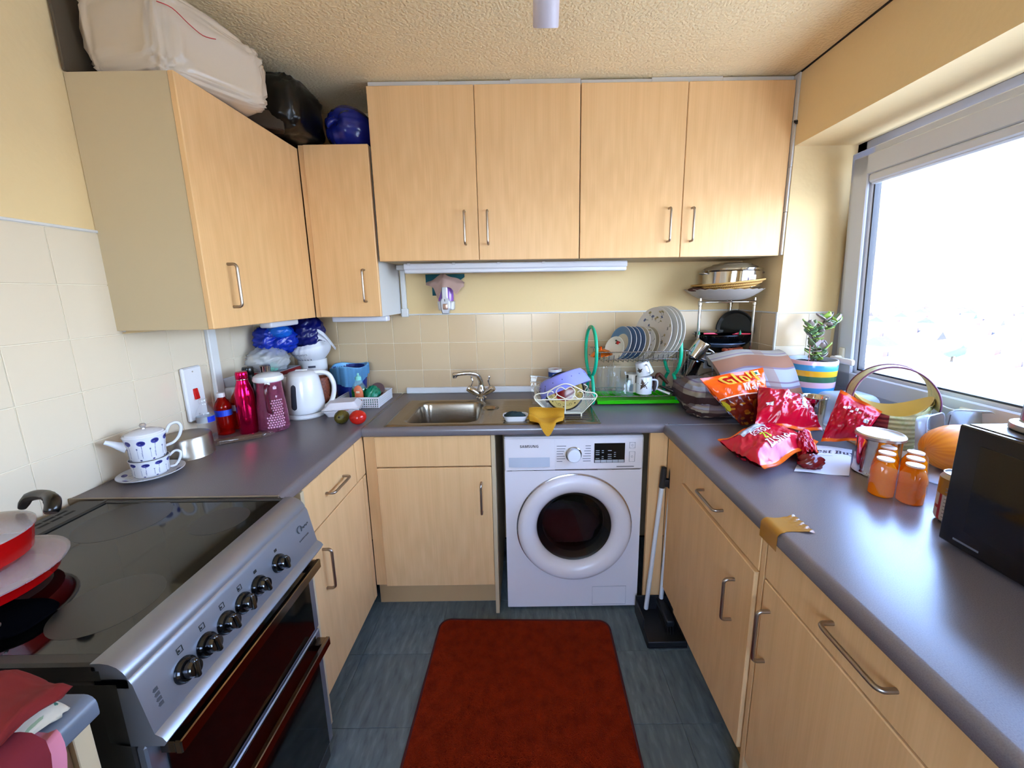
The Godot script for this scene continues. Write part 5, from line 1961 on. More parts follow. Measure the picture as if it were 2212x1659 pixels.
	part(mb, "film", bl, t)
	mb = MB.new()
	mb.lump(func(d, _u, _v): return _floor_y(crumple(Vector3(0.045, 0.085, 0.05), Vector3(0.055, 0.030, 0.035), 9, 0.25, d), 0.05, 0.113), 30, 16)
	part(mb, "light_fold", mt(Color(0.06, 0.38, 0.80), 0.3), t, "lighter blue fold")
	t = thing("plastic_bag", "crumpled dark navy plastic bag inside the white printed bag", "bag", Vector3(0.490, HC + 0.335, 0.195))
	mb = MB.new()
	mb.lump(func(d, _u, _v): return _floor_y(crumple(Vector3(0, 0.035, 0), Vector3(0.076, 0.085, 0.075), 11, 0.2, d), -0.05, 0.108), 48, 28)
	part(mb, "film", mt(Color(0.02, 0.05, 0.36), 0.3), t)
	# white printed carrier bag
	t = thing("carrier_bag", "white carrier bag printed with a telephone number under the corner cabinet", "bag", Vector3(0.478, HC + 0.225, 0.165))
	var bag := func(a: float, v: float) -> Vector3:
		# open bowl of plastic with pleats; a round the bag, v up
		var y := lerpf(0.002, 0.095, v) + 0.012 * v * sin(a * 2 + 0.8) - 0.010 * v * cos(a - 1.2)
		var r = 0.060 + 0.034 * sin(min(v * 1.5, 1.0) * PI * 0.5) - 0.012 * max(0.0, v - 0.75) * 4
		r += 0.0022 * sin(a * 23 + v * 4) * (0.3 + v) * smoothstep(-0.2, 0.9, cos(a - 2.4)) 
		return Vector3(cos(a) * r, y, sin(a) * r * 1.0)
	mb = MB.new()
	mb.sheet(func(u, v): return bag.call(TAU * (1.0 - u), v), 72, 16, 0.0)
	mb.sheet(func(u, v): return bag.call(TAU * u, v) * Vector3(0.975, 1, 0.975) , 72, 16, 0.0)
	mb.lathe([Vector2(0.0, 0.002), Vector2(0.059, 0.002)], 40)
	var wf := mt(Color(0.88, 0.89, 0.93), 0.35)
	part(mb, "film", wf, t)
	mb = MB.new()
	mb.tube(spline([Vector3(0.055, 0.085, 0.055), Vector3(0.075, 0.115, 0.050), Vector3(0.086, 0.122, 0.035), Vector3(0.090, 0.095, 0.02)], 5), 0.006, 8, false, 0.4)
	mb.sheet(func(u, v): return Vector3(0.065 + u * 0.085, 0.135 - u * u * 0.075 + (v - 0.5) * lerpf(0.055, 0.012, u), 0.06 - u * 0.01 + 0.006 * sin(v * 9 + u * 6)), 14, 8, 0.0015)
	part(mb, "bag_handle", wf, t)
	var numf := func(p):
		var a: float = PI / 2 + 0.18 - p.x / 0.093
		var q: Vector3 = bag.call(a, 0.42 + p.y / 0.105)
		return Vector3(q.x, q.y, q.z) + Vector3(cos(a), 0, sin(a)) * (0.0012 + p.z)
	letters("+91 9924515", 0.0155, 0.0004, numf, "lettering", mt(Color(0.10, 0.09, 0.14), 0.5), t, false, false, 1)
	mb = MB.new()
	for k in 7:
		var a := PI / 2 + 0.85 - k * 0.21
		var q: Vector3 = bag.call(a, 0.03)
		var e: Vector3 = bag.call(a - 0.10, 0.02)
		var u: Vector3 = bag.call(a - 0.03, 0.13)
		var o := Vector3(cos(a), 0, sin(a)) * 0.0015
		mb.flat()
		mb.tri(q + o, u + o, e + o)
	part(mb, "printed_marks", mt(Color(0.12, 0.10, 0.18), 0.5), t)


func build_fruit_corner():
	# bag lined bin
	var t := thing("waste_caddy", "small caddy lined with a blue plastic bag behind the kettle", "bin", Vector3(0.640, HC, 0.100))
	var mb := MB.new()
	mb.lathe([Vector2(0, 0), Vector2(0.070, 0.0), Vector2(0.085, 0.175), Vector2(0.082, 0.175), Vector2(0.067, 0.006), Vector2(0, 0.006)], 36)
	part(mb, "body", mt(Color(0.03, 0.14, 0.50), 0.4), t)
	var lin := func(u: float, v: float) -> Vector3:
		var a = TAU * u
		var over := smoothstep(0.35, 0.55, v)
		var pl: float = 0.004 * sin(a * 13 + 3 * sin(a * 3)) + 0.004 * sin(a * 29)
		var y: float = lerpf(0.08, 0.182 + 0.006 * sin(a * 3), smoothstep(0.0, 0.4, v)) - over * smoothstep(0.5, 1.0, v) * (0.075 + 0.03 * sin(a * 2 + 4.2))
		var r: float = lerpf(0.076, 0.083, min(v / 0.4, 1.0)) + over * 0.009 + pl * over
		return Vector3(cos(a) * r, y, -sin(a) * r)
	mb = MB.new()
	mb.sheet(lin, 72, 20, 0.0)
	mb.sheet(func(u, v): return lin.call(1.0 - u, v), 72, 20, 0.0)
	var lb := mt(Color(0.48, 0.76, 0.95), 0.3)
	lb.backlight_enabled = true
	lb.backlight = Color(0.2, 0.35, 0.5)
	part(mb, "bag_liner", lb, t, "light blue bag folded over the rim")
	# white plastic basket
	t = thing("basket", "white plastic basket with square holes holding the green bottle", "basket", Vector3(0.752, HC, 0.198))
	var wx := 0.100
	var wz := 0.098
	var bh := 0.055
	mb = MB.new()
	mb.bb(Vector3(-wx + 0.008, 0.001, -wz + 0.008), Vector3(wx - 0.008, 0.004, wz - 0.008))
	for s in [-1.0, 1.0]:
		# rims, corner posts and the bars between the square holes
		mb.bb(Vector3(-wx, bh - 0.006, s * wz - 0.003), Vector3(wx, bh, s * wz + 0.003), 0.001)
		mb.bb(Vector3(s * wx - 0.003, bh - 0.006, -wz), Vector3(s * wx + 0.003, bh, wz), 0.001)
		for k in 5:
			var y := 0.002 + k * 0.0105
			mb.bb(Vector3(-wx, y, s * (wz - 0.002) - 0.001), Vector3(wx, y + 0.0042, s * (wz - 0.002) + 0.001))
			mb.bb(Vector3(s * (wx - 0.002) - 0.001, y, -wz), Vector3(s * (wx - 0.002) + 0.001, y + 0.0095, wz))
		for k in 19:
			var x := -wx + 0.002 + k * 0.0107
			mb.bb(Vector3(x, 0.001, s * (wz - 0.002) - 0.0011), Vector3(x + (0.0042 if k < 18 else 0.006), bh - 0.004, s * (wz - 0.002) + 0.0011))
	part(mb, "lattice", M.white_gloss, t)
	# washing-up liquid
	t = thing("washing_up_liquid", "green washing up liquid bottle with an orange oval label in the white basket", "bottle", Vector3(0.735, HC + 0.005, 0.235))
	mb = MB.new()
	var green := mt(Color(0.02, 0.55, 0.25, 0.3), 0.04)
	green.refraction_enabled = true
	green.refraction_scale = 0.033
	mb.lathe([Vector2(0, 0), Vector2(0.034, 0.0), Vector2(0.038, 0.006), Vector2(0.038, 0.070), Vector2(0.033, 0.083), Vector2(0.0, 0.083)], 32, Vector3.ZERO, 0.7)
	part(mb, "liquid", green, t)
	mb = MB.new()
	mb.lathe([Vector2(0.036, 0.078), Vector2(0.034, 0.085), Vector2(0.022, 0.108), Vector2(0.0135, 0.122), Vector2(0.012, 0.126)], 32, Vector3.ZERO, 0.7)
	part(mb, "clear_shoulder", glass(Color(0.75, 0.92, 0.85), 0.18, 0.05), t)
	mb = MB.new()
	mb.lathe([Vector2(0.0145, 0.124), Vector2(0.0145, 0.138), Vector2(0.010, 0.144), Vector2(0.005, 0.147), Vector2(0.0045, 0.158), Vector2(0, 0.159)], 24)
	part(mb, "cap", mt(Color(0.55, 0.86, 0.82), 0.3), t)
	mb = MB.new()
	mb.sheet(func(u, v):
		var y := lerpf(0.006, 0.102, v)
		var half: float = 0.0245 * sqrt(max(0.0, 1.0 - pow(abs(2 * v - 0.9) / 1.1, 2.4)))
		var x = (u - 0.5) * 2 * half
		return Vector3(x + 0.004, y, 0.7 * sqrt(max(0.0, 0.0385 * 0.0385 - x * x)) + 0.0008 - max(0.0, y - 0.078) * 0.32), 12, 18, 0.0)
	var lab := part(mb, "label", mt(Color(0.85, 0.45, 0.30), 0.4), t, "orange oval label")
	mb = MB.new()
	mb.tube(arc(Vector3(0.004, 0.030, 0.0285), Vector3.RIGHT, Vector3.UP, 0.011, 0, 340, 16), 0.002, 5)
	mb.rbox(Vector3(0.004, 0.068, 0.0283), Vector3(0.018, 0.010, 0.002), 0.001)
	part(mb, "label_print", mt(Color(0.92, 0.85, 0.75), 0.4), lab)
	# bits in the basket
	t = thing("plastic_bag", "crumpled green plastic in the white basket", "bag", Vector3(0.797, HC + 0.005, 0.225))
	mb = MB.new()
	mb.lump(func(d, _u, _v): return _floor_y(crumple(Vector3(0, 0.034, 0), Vector3(0.034, 0.052, 0.05), 14, 0.28, d), 0.0, 1.0), 40, 24)
	part(mb, "film", mt(Color(0.02, 0.48, 0.36), 0.25), t)
	mb = MB.new()
	mb.lathe([Vector2(0, 0.0), Vector2(0.03, 0.0), Vector2(0.034, 0.006), Vector2(0.033, 0.012), Vector2(0, 0.012)], 30)
	var lidd := single(mb, "lid", mt(Color(0.24, 0.05, 0.07), 0.35), "dark maroon lid standing in the back of the white basket", "lid", Vector3(0.795, HC + 0.060, 0.15))
	lidd.rotation = Vector3(1.2, 0.6, 0)
	# polystyrene takeaway box, a little open
	t = thing("takeaway_box", "white foam takeaway box in front of the white basket", "box", Vector3(0.712, HC, 0.368), 0.22)
	var fm := mt(Color(0.90, 0.88, 0.90), 0.6)
	var shell := func(m: MB, y0: float, h: float, a: Vector2, b: Vector2, tilt: float):
		var n := 32
		var A := rrect(a.x, a.y, 0.014, 7)
		var B := rrect(b.x, b.y, 0.014, 7)
		m.smooth()
		for i in n:
			var k := (i + 1) % n
			var f := func(p: Vector2, y: float) -> Vector3: return Vector3(p.x, y + (p.y + 0.07) * tilt, -p.y)
			m.quad(f.call(A[i], y0), f.call(A[k], y0), f.call(B[k], y0 + h), f.call(B[i], y0 + h))
		m.smooth()
		for i in n:
			var k := (i + 1) % n
			var f := func(p: Vector2, y: float) -> Vector3: return Vector3(p.x, y + (p.y + 0.07) * tilt, -p.y)
			m.tri(f.call(B[i], y0 + h), f.call(B[k], y0 + h), Vector3(0, y0 + h + 0.07 * tilt, 0))
			m.tri(f.call(A[k], y0), f.call(A[i], y0), Vector3(0, y0 + 0.07 * tilt, 0))
	mb = MB.new()
	shell.call(mb, 0.0, 0.027, Vector2(0.125, 0.105), Vector2(0.155, 0.135), 0.0)
	shell.call(mb, 0.027, 0.003, Vector2(0.162, 0.142), Vector2(0.162, 0.142), 0.0)
	part(mb, "tray", fm, t)
	mb = MB.new()
	shell.call(mb, 0.0335, 0.003, Vector2(0.162, 0.142), Vector2(0.162, 0.142), -0.01)
	shell.call(mb, 0.0365, 0.026, Vector2(0.152, 0.132), Vector2(0.112, 0.092), -0.01)
	part(mb, "lid", fm, t)
	mb = MB.new()
	mb.bb(Vector3(-0.01, 0.026, 0.066), Vector3(0.035, 0.034, 0.0705), 0.002)
	part(mb, "catch", mt(Color(0.75, 0.45, 0.38), 0.6), t)
	# pear and apple
	t = thing("pear", "brownish green pear at the corner of the left worktop", "pear", Vector3(0.770, HC, 0.520))
	mb = MB.new()
	mb.lump(func(d, _u, _v): return Vector3(0, 0.0285, 0) + d * Vector3(0.0300 + 0.004 * d.z * -1.0, 0.0285, 0.034) * (1.0 - 0.10 * exp(-pow(acos(clampf(d.dot(Vector3(0.1, 0.25, 0.96).normalized()), -1, 1)), 2.0) * 18)), 36, 24)
	var pm := mt(Color(0.34, 0.30, 0.08), 0.45)
	pm.albedo_texture = noise_tex(0.05, 256, [Color(0.6, 0.55, 0.6), Color(1, 1, 0.8), Color(1.0, 0.95, 0.9)], 33, 4)
	part(mb, "flesh", pm, t)
	mb = MB.new()
	mb.lump(func(d, _u, _v): return Vector3(0.003, 0.0355, 0.0285) + d * 0.0045, 10, 6)
	part(mb, "calyx", mt(Color(0.08, 0.05, 0.03), 0.8), t)
	t = thing("apple", "red apple beside the pear at the corner of the left worktop", "apple", Vector3(0.848, HC, 0.535))
	mb = MB.new()
	mb.lump(func(d, _u, _v): return Vector3(0, 0.031, 0) + d * Vector3(0.034, 0.031, 0.034) * (1.0 - 0.22 * exp(-pow(acos(clampf(d.dot(Vector3(0.0, 0.80, -0.6)), -1, 1)), 2.0) * 9)), 40, 26)
	var am := mt(Color(0.74, 0.10, 0.06), 0.2)
	am.albedo_texture = noise_tex(0.03, 256, [Color(0.85, 0.6, 0.5), Color(1, 1, 1), Color(1.15, 2.2, 1.4)], 36, 4)
	part(mb, "flesh", am, t)
	mb = MB.new()
	mb.tube([Vector3(0, 0.050, -0.014), Vector3(0.002, 0.064, -0.020)], 0.0014, 6)
	part(mb, "stalk", mt(Color(0.2, 0.12, 0.05), 0.8), t)


# --- things along the back wall ------------------------------------------------

func sink_y(x: float, z: float) -> float:
	# height of the pressed steel sheet over the worktop
	var y := 0.0045
	var ex: float = min(x - 0.968, 1.883 - x)
	var ez: float = min(z - 0.170, 0.578 - z)
	y -= 0.0042 * (1.0 - smoothstep(0.0, 0.010, min(ex, ez)))
	# bowl, a rounded rectangle
	var q := Vector2(abs(x - 1.197) - 0.105, abs(z - 0.375) - 0.110)
	var d: float = Vector2(max(q.x, 0), max(q.y, 0)).length() + min(max(q.x, q.y), 0.0) - 0.055
	y -= 0.150 * (1.0 - smoothstep(-0.034, 0.0, d)) + 0.004 * (1.0 - smoothstep(0.0, 0.010, d))
	# little overflow bowl
	var o := Vector2(x - 1.398, z - 0.335).length() - 0.040
	y -= 0.016 * (1.0 - smoothstep(-0.014, 0.002, o))
	# grooves of the drainer
	if x > 1.44 and x < 1.862 and z > 0.205 and z < 0.545:
		var f: float = smoothstep(1.44, 1.475, x) * (1.0 - smoothstep(1.835, 1.862, x)) * smoothstep(0.205, 0.225, z) * (1.0 - smoothstep(0.525, 0.545, z))
		y -= 0.003 * f
		y += 0.0032 * f * max(0.0, cos((z - 0.215) * TAU / 0.0275))
	return y


func build_sink():
	var t := thing("sink", "stainless steel sink with one bowl and a ribbed drainer", "sink", Vector3(1.4255, HC, 0.374))
	var mb := MB.new()
	var xs := []
	var zs := []
	var x := 0.968
	while x < 1.8829:
		xs.append(x)
		x += 0.0045 if x < 1.46 else 0.012
	xs.append(1.883)
	var z := 0.170
	while z < 0.5779:
		zs.append(z)
		z += 0.0034
	zs.append(0.578)
	mb.smooth()
	var p := t.position
	for i in xs.size() - 1:
		for j in zs.size() - 1:
			var q := []
			for e in [[i, j], [i, j + 1], [i + 1, j + 1], [i + 1, j]]:
				q.append(Vector3(xs[e[0]], sink_y(xs[e[0]], zs[e[1]]) + HC, zs[e[1]]) - p)
			mb.quad(q[0], q[1], q[2], q[3])
	part(mb, "steel_sheet", mt(Color(0.62, 0.58, 0.52), 0.24, 1.0), t)
	mb = MB.new()
	mb.lathe([Vector2(0.035, -0.142), Vector2(0.033, -0.139), Vector2(0.022, -0.143), Vector2(0, -0.143)], 28, Vector3(1.197, 0, 0.375) - Vector3(p.x, 0, p.z))
	part(mb, "waste", M.chrome, t)
	mb = MB.new()
	for k in 5:
		mb.bb(Vector3(1.372 - p.x + absf(k - 2) * 0.006, -0.0105, 0.312 + k * 0.0105 - p.z), Vector3(1.424 - p.x - absf(k - 2) * 0.006, -0.0098, 0.316 + k * 0.0105 - p.z))
	part(mb, "overflow_slots", M.black_matt, t).set_meta("kind", "stuff")
	# mixer tap
	t = thing("tap", "chrome mixer tap with two lever handles behind the sink bowl", "tap", Vector3(1.3365, HC + 0.0045, 0.150))
	mb = MB.new()
	mb.lathe([Vector2(0, 0), Vector2(0.027, 0.0), Vector2(0.027, 0.004), Vector2(0.019, 0.010), Vector2(0.020, 0.022), Vector2(0.024, 0.034), Vector2(0.023, 0.046), Vector2(0.017, 0.060), Vector2(0.0145, 0.072), Vector2(0.0, 0.072)], 32)
	part(mb, "body", M.chrome, t)
	mb = MB.new()
	var sp := spline([Vector3(0, 0.070, 0), Vector3(-0.002, 0.098, 0.008), Vector3(-0.015, 0.125, 0.020), Vector3(-0.045, 0.141, 0.040), Vector3(-0.085, 0.145, 0.062), Vector3(-0.118, 0.143, 0.080)], 6)
	var rr := []
	for i in sp.size():
		rr.append(lerpf(0.0135, 0.0095, float(i) / sp.size()))
	mb.tube(sp, rr, 16)
	mb.tube([Vector3(-0.112, 0.1435, 0.077), Vector3(-0.130, 0.141, 0.086)], 0.0125, 16)
	mb.tube([Vector3(-0.121, 0.141, 0.082), Vector3(-0.121, 0.127, 0.082)], 0.0105, 14)
	part(mb, "spout", M.chrome, t)
	for s in [-1.0, 1.0]:
		mb = MB.new()
		mb.tube([Vector3(s * 0.012, 0.022, 0.006), Vector3(s * 0.030, 0.034, 0.012)], 0.0125, 14)
		mb.tube([Vector3(s * 0.028, 0.033, 0.011), Vector3(s * 0.060, 0.057, 0.020), Vector3(s * 0.066, 0.0615, 0.0215)], [0.0175, 0.0185, 0.0165], 20)
		var vl := part(mb, "valve", M.chrome, t)
		mb = MB.new()
		var lp := spline([Vector3(s * 0.052, 0.058, 0.018), Vector3(s * 0.046, 0.078, 0.020), Vector3(s * 0.040, 0.096, 0.020), Vector3(s * 0.046, 0.115, 0.018), Vector3(s * 0.044, 0.122, 0.017)], 5)
		var lr := []
		for i in lp.size():
			lr.append([0.006, 0.007, 0.0085, 0.010, 0.008][min(4, int(i / 5.0 + 0.01))])
		mb.tube(lp, lr, 10, false, 0.5)
		part(mb, "lever", M.chrome, vl)
	# soap dish with scourers
	t = thing("soap_dish", "small white dish of dark green scourers on the drainer edge", "dish", Vector3(1.522, HC + 0.0045, 0.522))
	mb = MB.new()
	var A := rrect(0.085, 0.05, 0.016, 6)
	var B := rrect(0.108, 0.068, 0.022, 6)
	var C := rrect(0.101, 0.061, 0.019, 6)
	var D := rrect(0.080, 0.045, 0.014, 6)
	var n := A.size()
	mb.smooth()
	for lv in [[A, 0.0, B, 0.024], [B, 0.024, C, 0.0235], [C, 0.0235, D, 0.003]]:
		for i in n:
			var k := (i + 1) % n
			var a: PackedVector2Array = lv[0]
			var b: PackedVector2Array = lv[2]
			mb.quad(Vector3(a[i].x, lv[1], -a[i].y), Vector3(a[k].x, lv[1], -a[k].y), Vector3(b[k].x, lv[3], -b[k].y), Vector3(b[i].x, lv[3], -b[i].y))
		mb.smooth()
	for i in n:
		var k := (i + 1) % n
		mb.tri(Vector3(D[i].x, 0.003, -D[i].y), Vector3(D[k].x, 0.003, -D[k].y), Vector3(0, 0.003, 0))
		mb.tri(Vector3(A[k].x, 0, -A[k].y), Vector3(A[i].x, 0, -A[i].y), Vector3(0, 0, 0))
	part(mb, "body", M.white_gloss, t)
	var sc := thing("scourer", "dark green scourer pad in the small white dish", "scourer", t.position + Vector3(0.0, 0.004, 0))
	mb = MB.new()
	mb.lump(func(d, _u, _v): return _floor_y(crumple(Vector3(-0.004, 0.010, 0), Vector3(0.046, 0.022, 0.025), 21, 0.25, d), 0.0, 1.0), 36, 20)
	part(mb, "pad", mt(Color(0.06, 0.15, 0.16), 0.9), sc)
	# yellow cloth folded over the edge of the worktop
	t = thing("cloth", "yellow cleaning cloth hanging over the worktop edge in front of the wire rack", "cloth", Vector3(1.655, HC + 0.005, 0.54))
	mb = MB.new()
	mb.sheet(func(u, v):
		var x2 := lerpf(-0.074, 0.078, u)
		return Vector3(x2, 0.002 + v * (0.050 - 0.006 * u) + 0.003 * sin(u * 9), -0.012 - 0.010 * v + 0.008 * sin(u * 7 + 1.2) - 0.012 * sin(v * PI)), 28, 10, 0.003)
	var ym := mt(Color(0.80, 0.58, 0.06), 0.85)
	ym.albedo_texture = noise_tex(0.15, 256, [Color(0.8, 0.78, 0.7), Color(1, 1, 1)], 41, 3)
	ym.uv1_triplanar = true
	ym.uv1_scale = Vector3(8, 8, 8)
	part(mb, "upper_fold", ym, t)
	mb = MB.new()
	mb.sheet(func(u, v):
		# apron from the fold to a drooping tip at the front edge
		var x2 := lerpf(-0.082, 0.078, u)
		var tip: float = exp(-pow((u - 0.52) / 0.30, 2.0))
		var z2: float = lerpf(-0.004, 0.020 + 0.066 * tip, v)
		var y2: float = 0.006 + 0.010 * sin(v * PI) * (0.4 + 0.6 * sin(u * 8 + 0.5)) + 0.016 * exp(-pow((u - 0.0) / 0.2, 2.0)) * sin(v * PI)
		if z2 > 0.052:
			y2 -= (z2 - 0.052) * 1.35
			z2 = 0.052 + (z2 - 0.052) * 0.82 + 0.004
		return Vector3(x2 * lerpf(1.0, 0.86, v), y2, z2), 36, 20, 0.003)
	part(mb, "lower_fold", ym, t)


func build_dispenser():
	var t := thing("soap_dispenser", "lilac and white soap dispenser standing on the tile trim under a cloth", "dispenser", Vector3(1.156, 1.346, 0.045))
	var mb := MB.new()
	var side := PackedVector2Array([Vector2(-0.040, 0.02), Vector2(-0.036, 0.014), Vector2(0.036, 0.014), Vector2(0.040, 0.02), Vector2(0.043, 0.060), Vector2(-0.043, 0.060)])
	mb.t = Transform3D(Basis.IDENTITY, Vector3(0, 0.005, -0.03))
	mb.prism(side, 0.052, 0.008)
	part(mb, "lower_shell", M.white_gloss, t)
	mb = MB.new()
	mb.lathe([Vector2(0, 0.066), Vector2(0.040, 0.066), Vector2(0.041, 0.10), Vector2(0.038, 0.145), Vector2(0.030, 0.160), Vector2(0, 0.162)], 32, Vector3(0, 0, 0), 0.75)
	part(mb, "lilac_tank", mt(Color(0.56, 0.36, 0.74), 0.15), t, "lilac tank")
	mb = MB.new()
	mb.t = Transform3D(Basis.IDENTITY, Vector3(0, 0, 0.022))
	mb.prism(PackedVector2Array([Vector2(-0.017, 0.0), Vector2(0.017, 0.0), Vector2(0.024, 0.03), Vector2(0.025, 0.065), Vector2(0.020, 0.078), Vector2(0.016, 0.082), Vector2(0.015, 0.155), Vector2(-0.015, 0.155), Vector2(-0.016, 0.082), Vector2(-0.020, 0.078), Vector2(-0.025, 0.065), Vector2(-0.024, 0.03)]), 0.016, 0.005)
	part(mb, "silver_front", mt(Color(0.78, 0.79, 0.83), 0.25, 0.5), t)
	mb = MB.new()
	mb.rbox(Vector3(0.002, 0.038, 0.040), Vector3(0.026, 0.030, 0.008), 0.004)
	part(mb, "push_button", mt(Color(0.72, 0.60, 0.55), 0.2, 0.7), t)
	mb = MB.new()
	mb.rbox(Vector3(0.0, 0.071, 0.0385), Vector3(0.004, 0.013, 0.002), 0.001)
	part(mb, "sensor_slot", M.black_matt, t)
	# cloths draped over it
	var cm := mt(Color(0.68, 0.56, 0.52), 0.9)
	var drape := func(u: float, v: float, hw: float, len: float, ph: float) -> Vector3:
		var x2 := (u - 0.5) * 2.0
		var top: float = 0.176 - 0.028 * pow(abs(x2), 1.6)
		var lf: float = len * (0.62 + 0.38 * pow(abs(sin(x2 * 3.0 + ph)), 0.8)) * (1.0 if abs(x2) > 0.35 else 0.82)
		var y: float = top - v * lf
		return Vector3(x2 * hw * (1.0 - 0.28 * v * pow(abs(x2), 2.0)), y, 0.048 * sqrt(max(0.0, 1.0 - x2 * x2 * 0.8)) + 0.007 * sin(x2 * 9 + ph) * v + 0.012 * sin(min(v * 4.0, 1.0) * PI / 2) - 0.012)
	t = thing("cloth", "teal cloth mostly hidden behind the pinkish cloth on the soap dispenser", "cloth", Vector3(1.156, 1.346, 0.02))
	mb = MB.new()
	mb.sheet(func(u, v): return Vector3(lerpf(-0.105, 0.100, u), 0.205 - v * lerpf(0.10, 0.03, abs(2 * u - 0.8)), 0.008 + 0.004 * sin(u * 9)), 20, 8, 0.002)
	mb.sheet(func(u, v): return Vector3(lerpf(-0.072, -0.030, u), 0.150 - v * 0.055, 0.012 + 0.003 * sin(u * 5)), 8, 8, 0.002)
	part(mb, "fabric", mt(Color(0.05, 0.30, 0.34), 0.9), t)
	t = thing("cloth", "pinkish beige cloth draped over the soap dispenser", "cloth", Vector3(1.156, 1.346, 0.045))
	mb = MB.new()
	mb.sheet(func(u, v):
		var a = (u - 0.5) * 2.0
		# pointed peak, two hanging corners, an arch cut over the silver front
		var top: float = 0.205 - 0.042 * abs(a) - 0.004 * sin(a * 7)
		var bot: float = 0.135
		if a < -0.1:
			bot = lerpf(0.128, 0.150, clampf((-a - 0.1) / 0.9, 0, 1)) - 0.055 * exp(-pow((a + 0.33) / 0.16, 2.0))
		else:
			bot = 0.137 - 0.038 * exp(-pow((a - 0.62) / 0.20, 2.0)) + 0.004 * a
		return Vector3(a * 0.098, lerpf(top, bot, v), 0.050 + 0.006 * sin(a * 8.0 + v * 2) * v - 0.040 * pow(abs(a), 1.7) - 0.03 * (1.0 - min(v * 3.0, 1.0))), 48, 16, 0.002)
	part(mb, "fabric", cm, t)


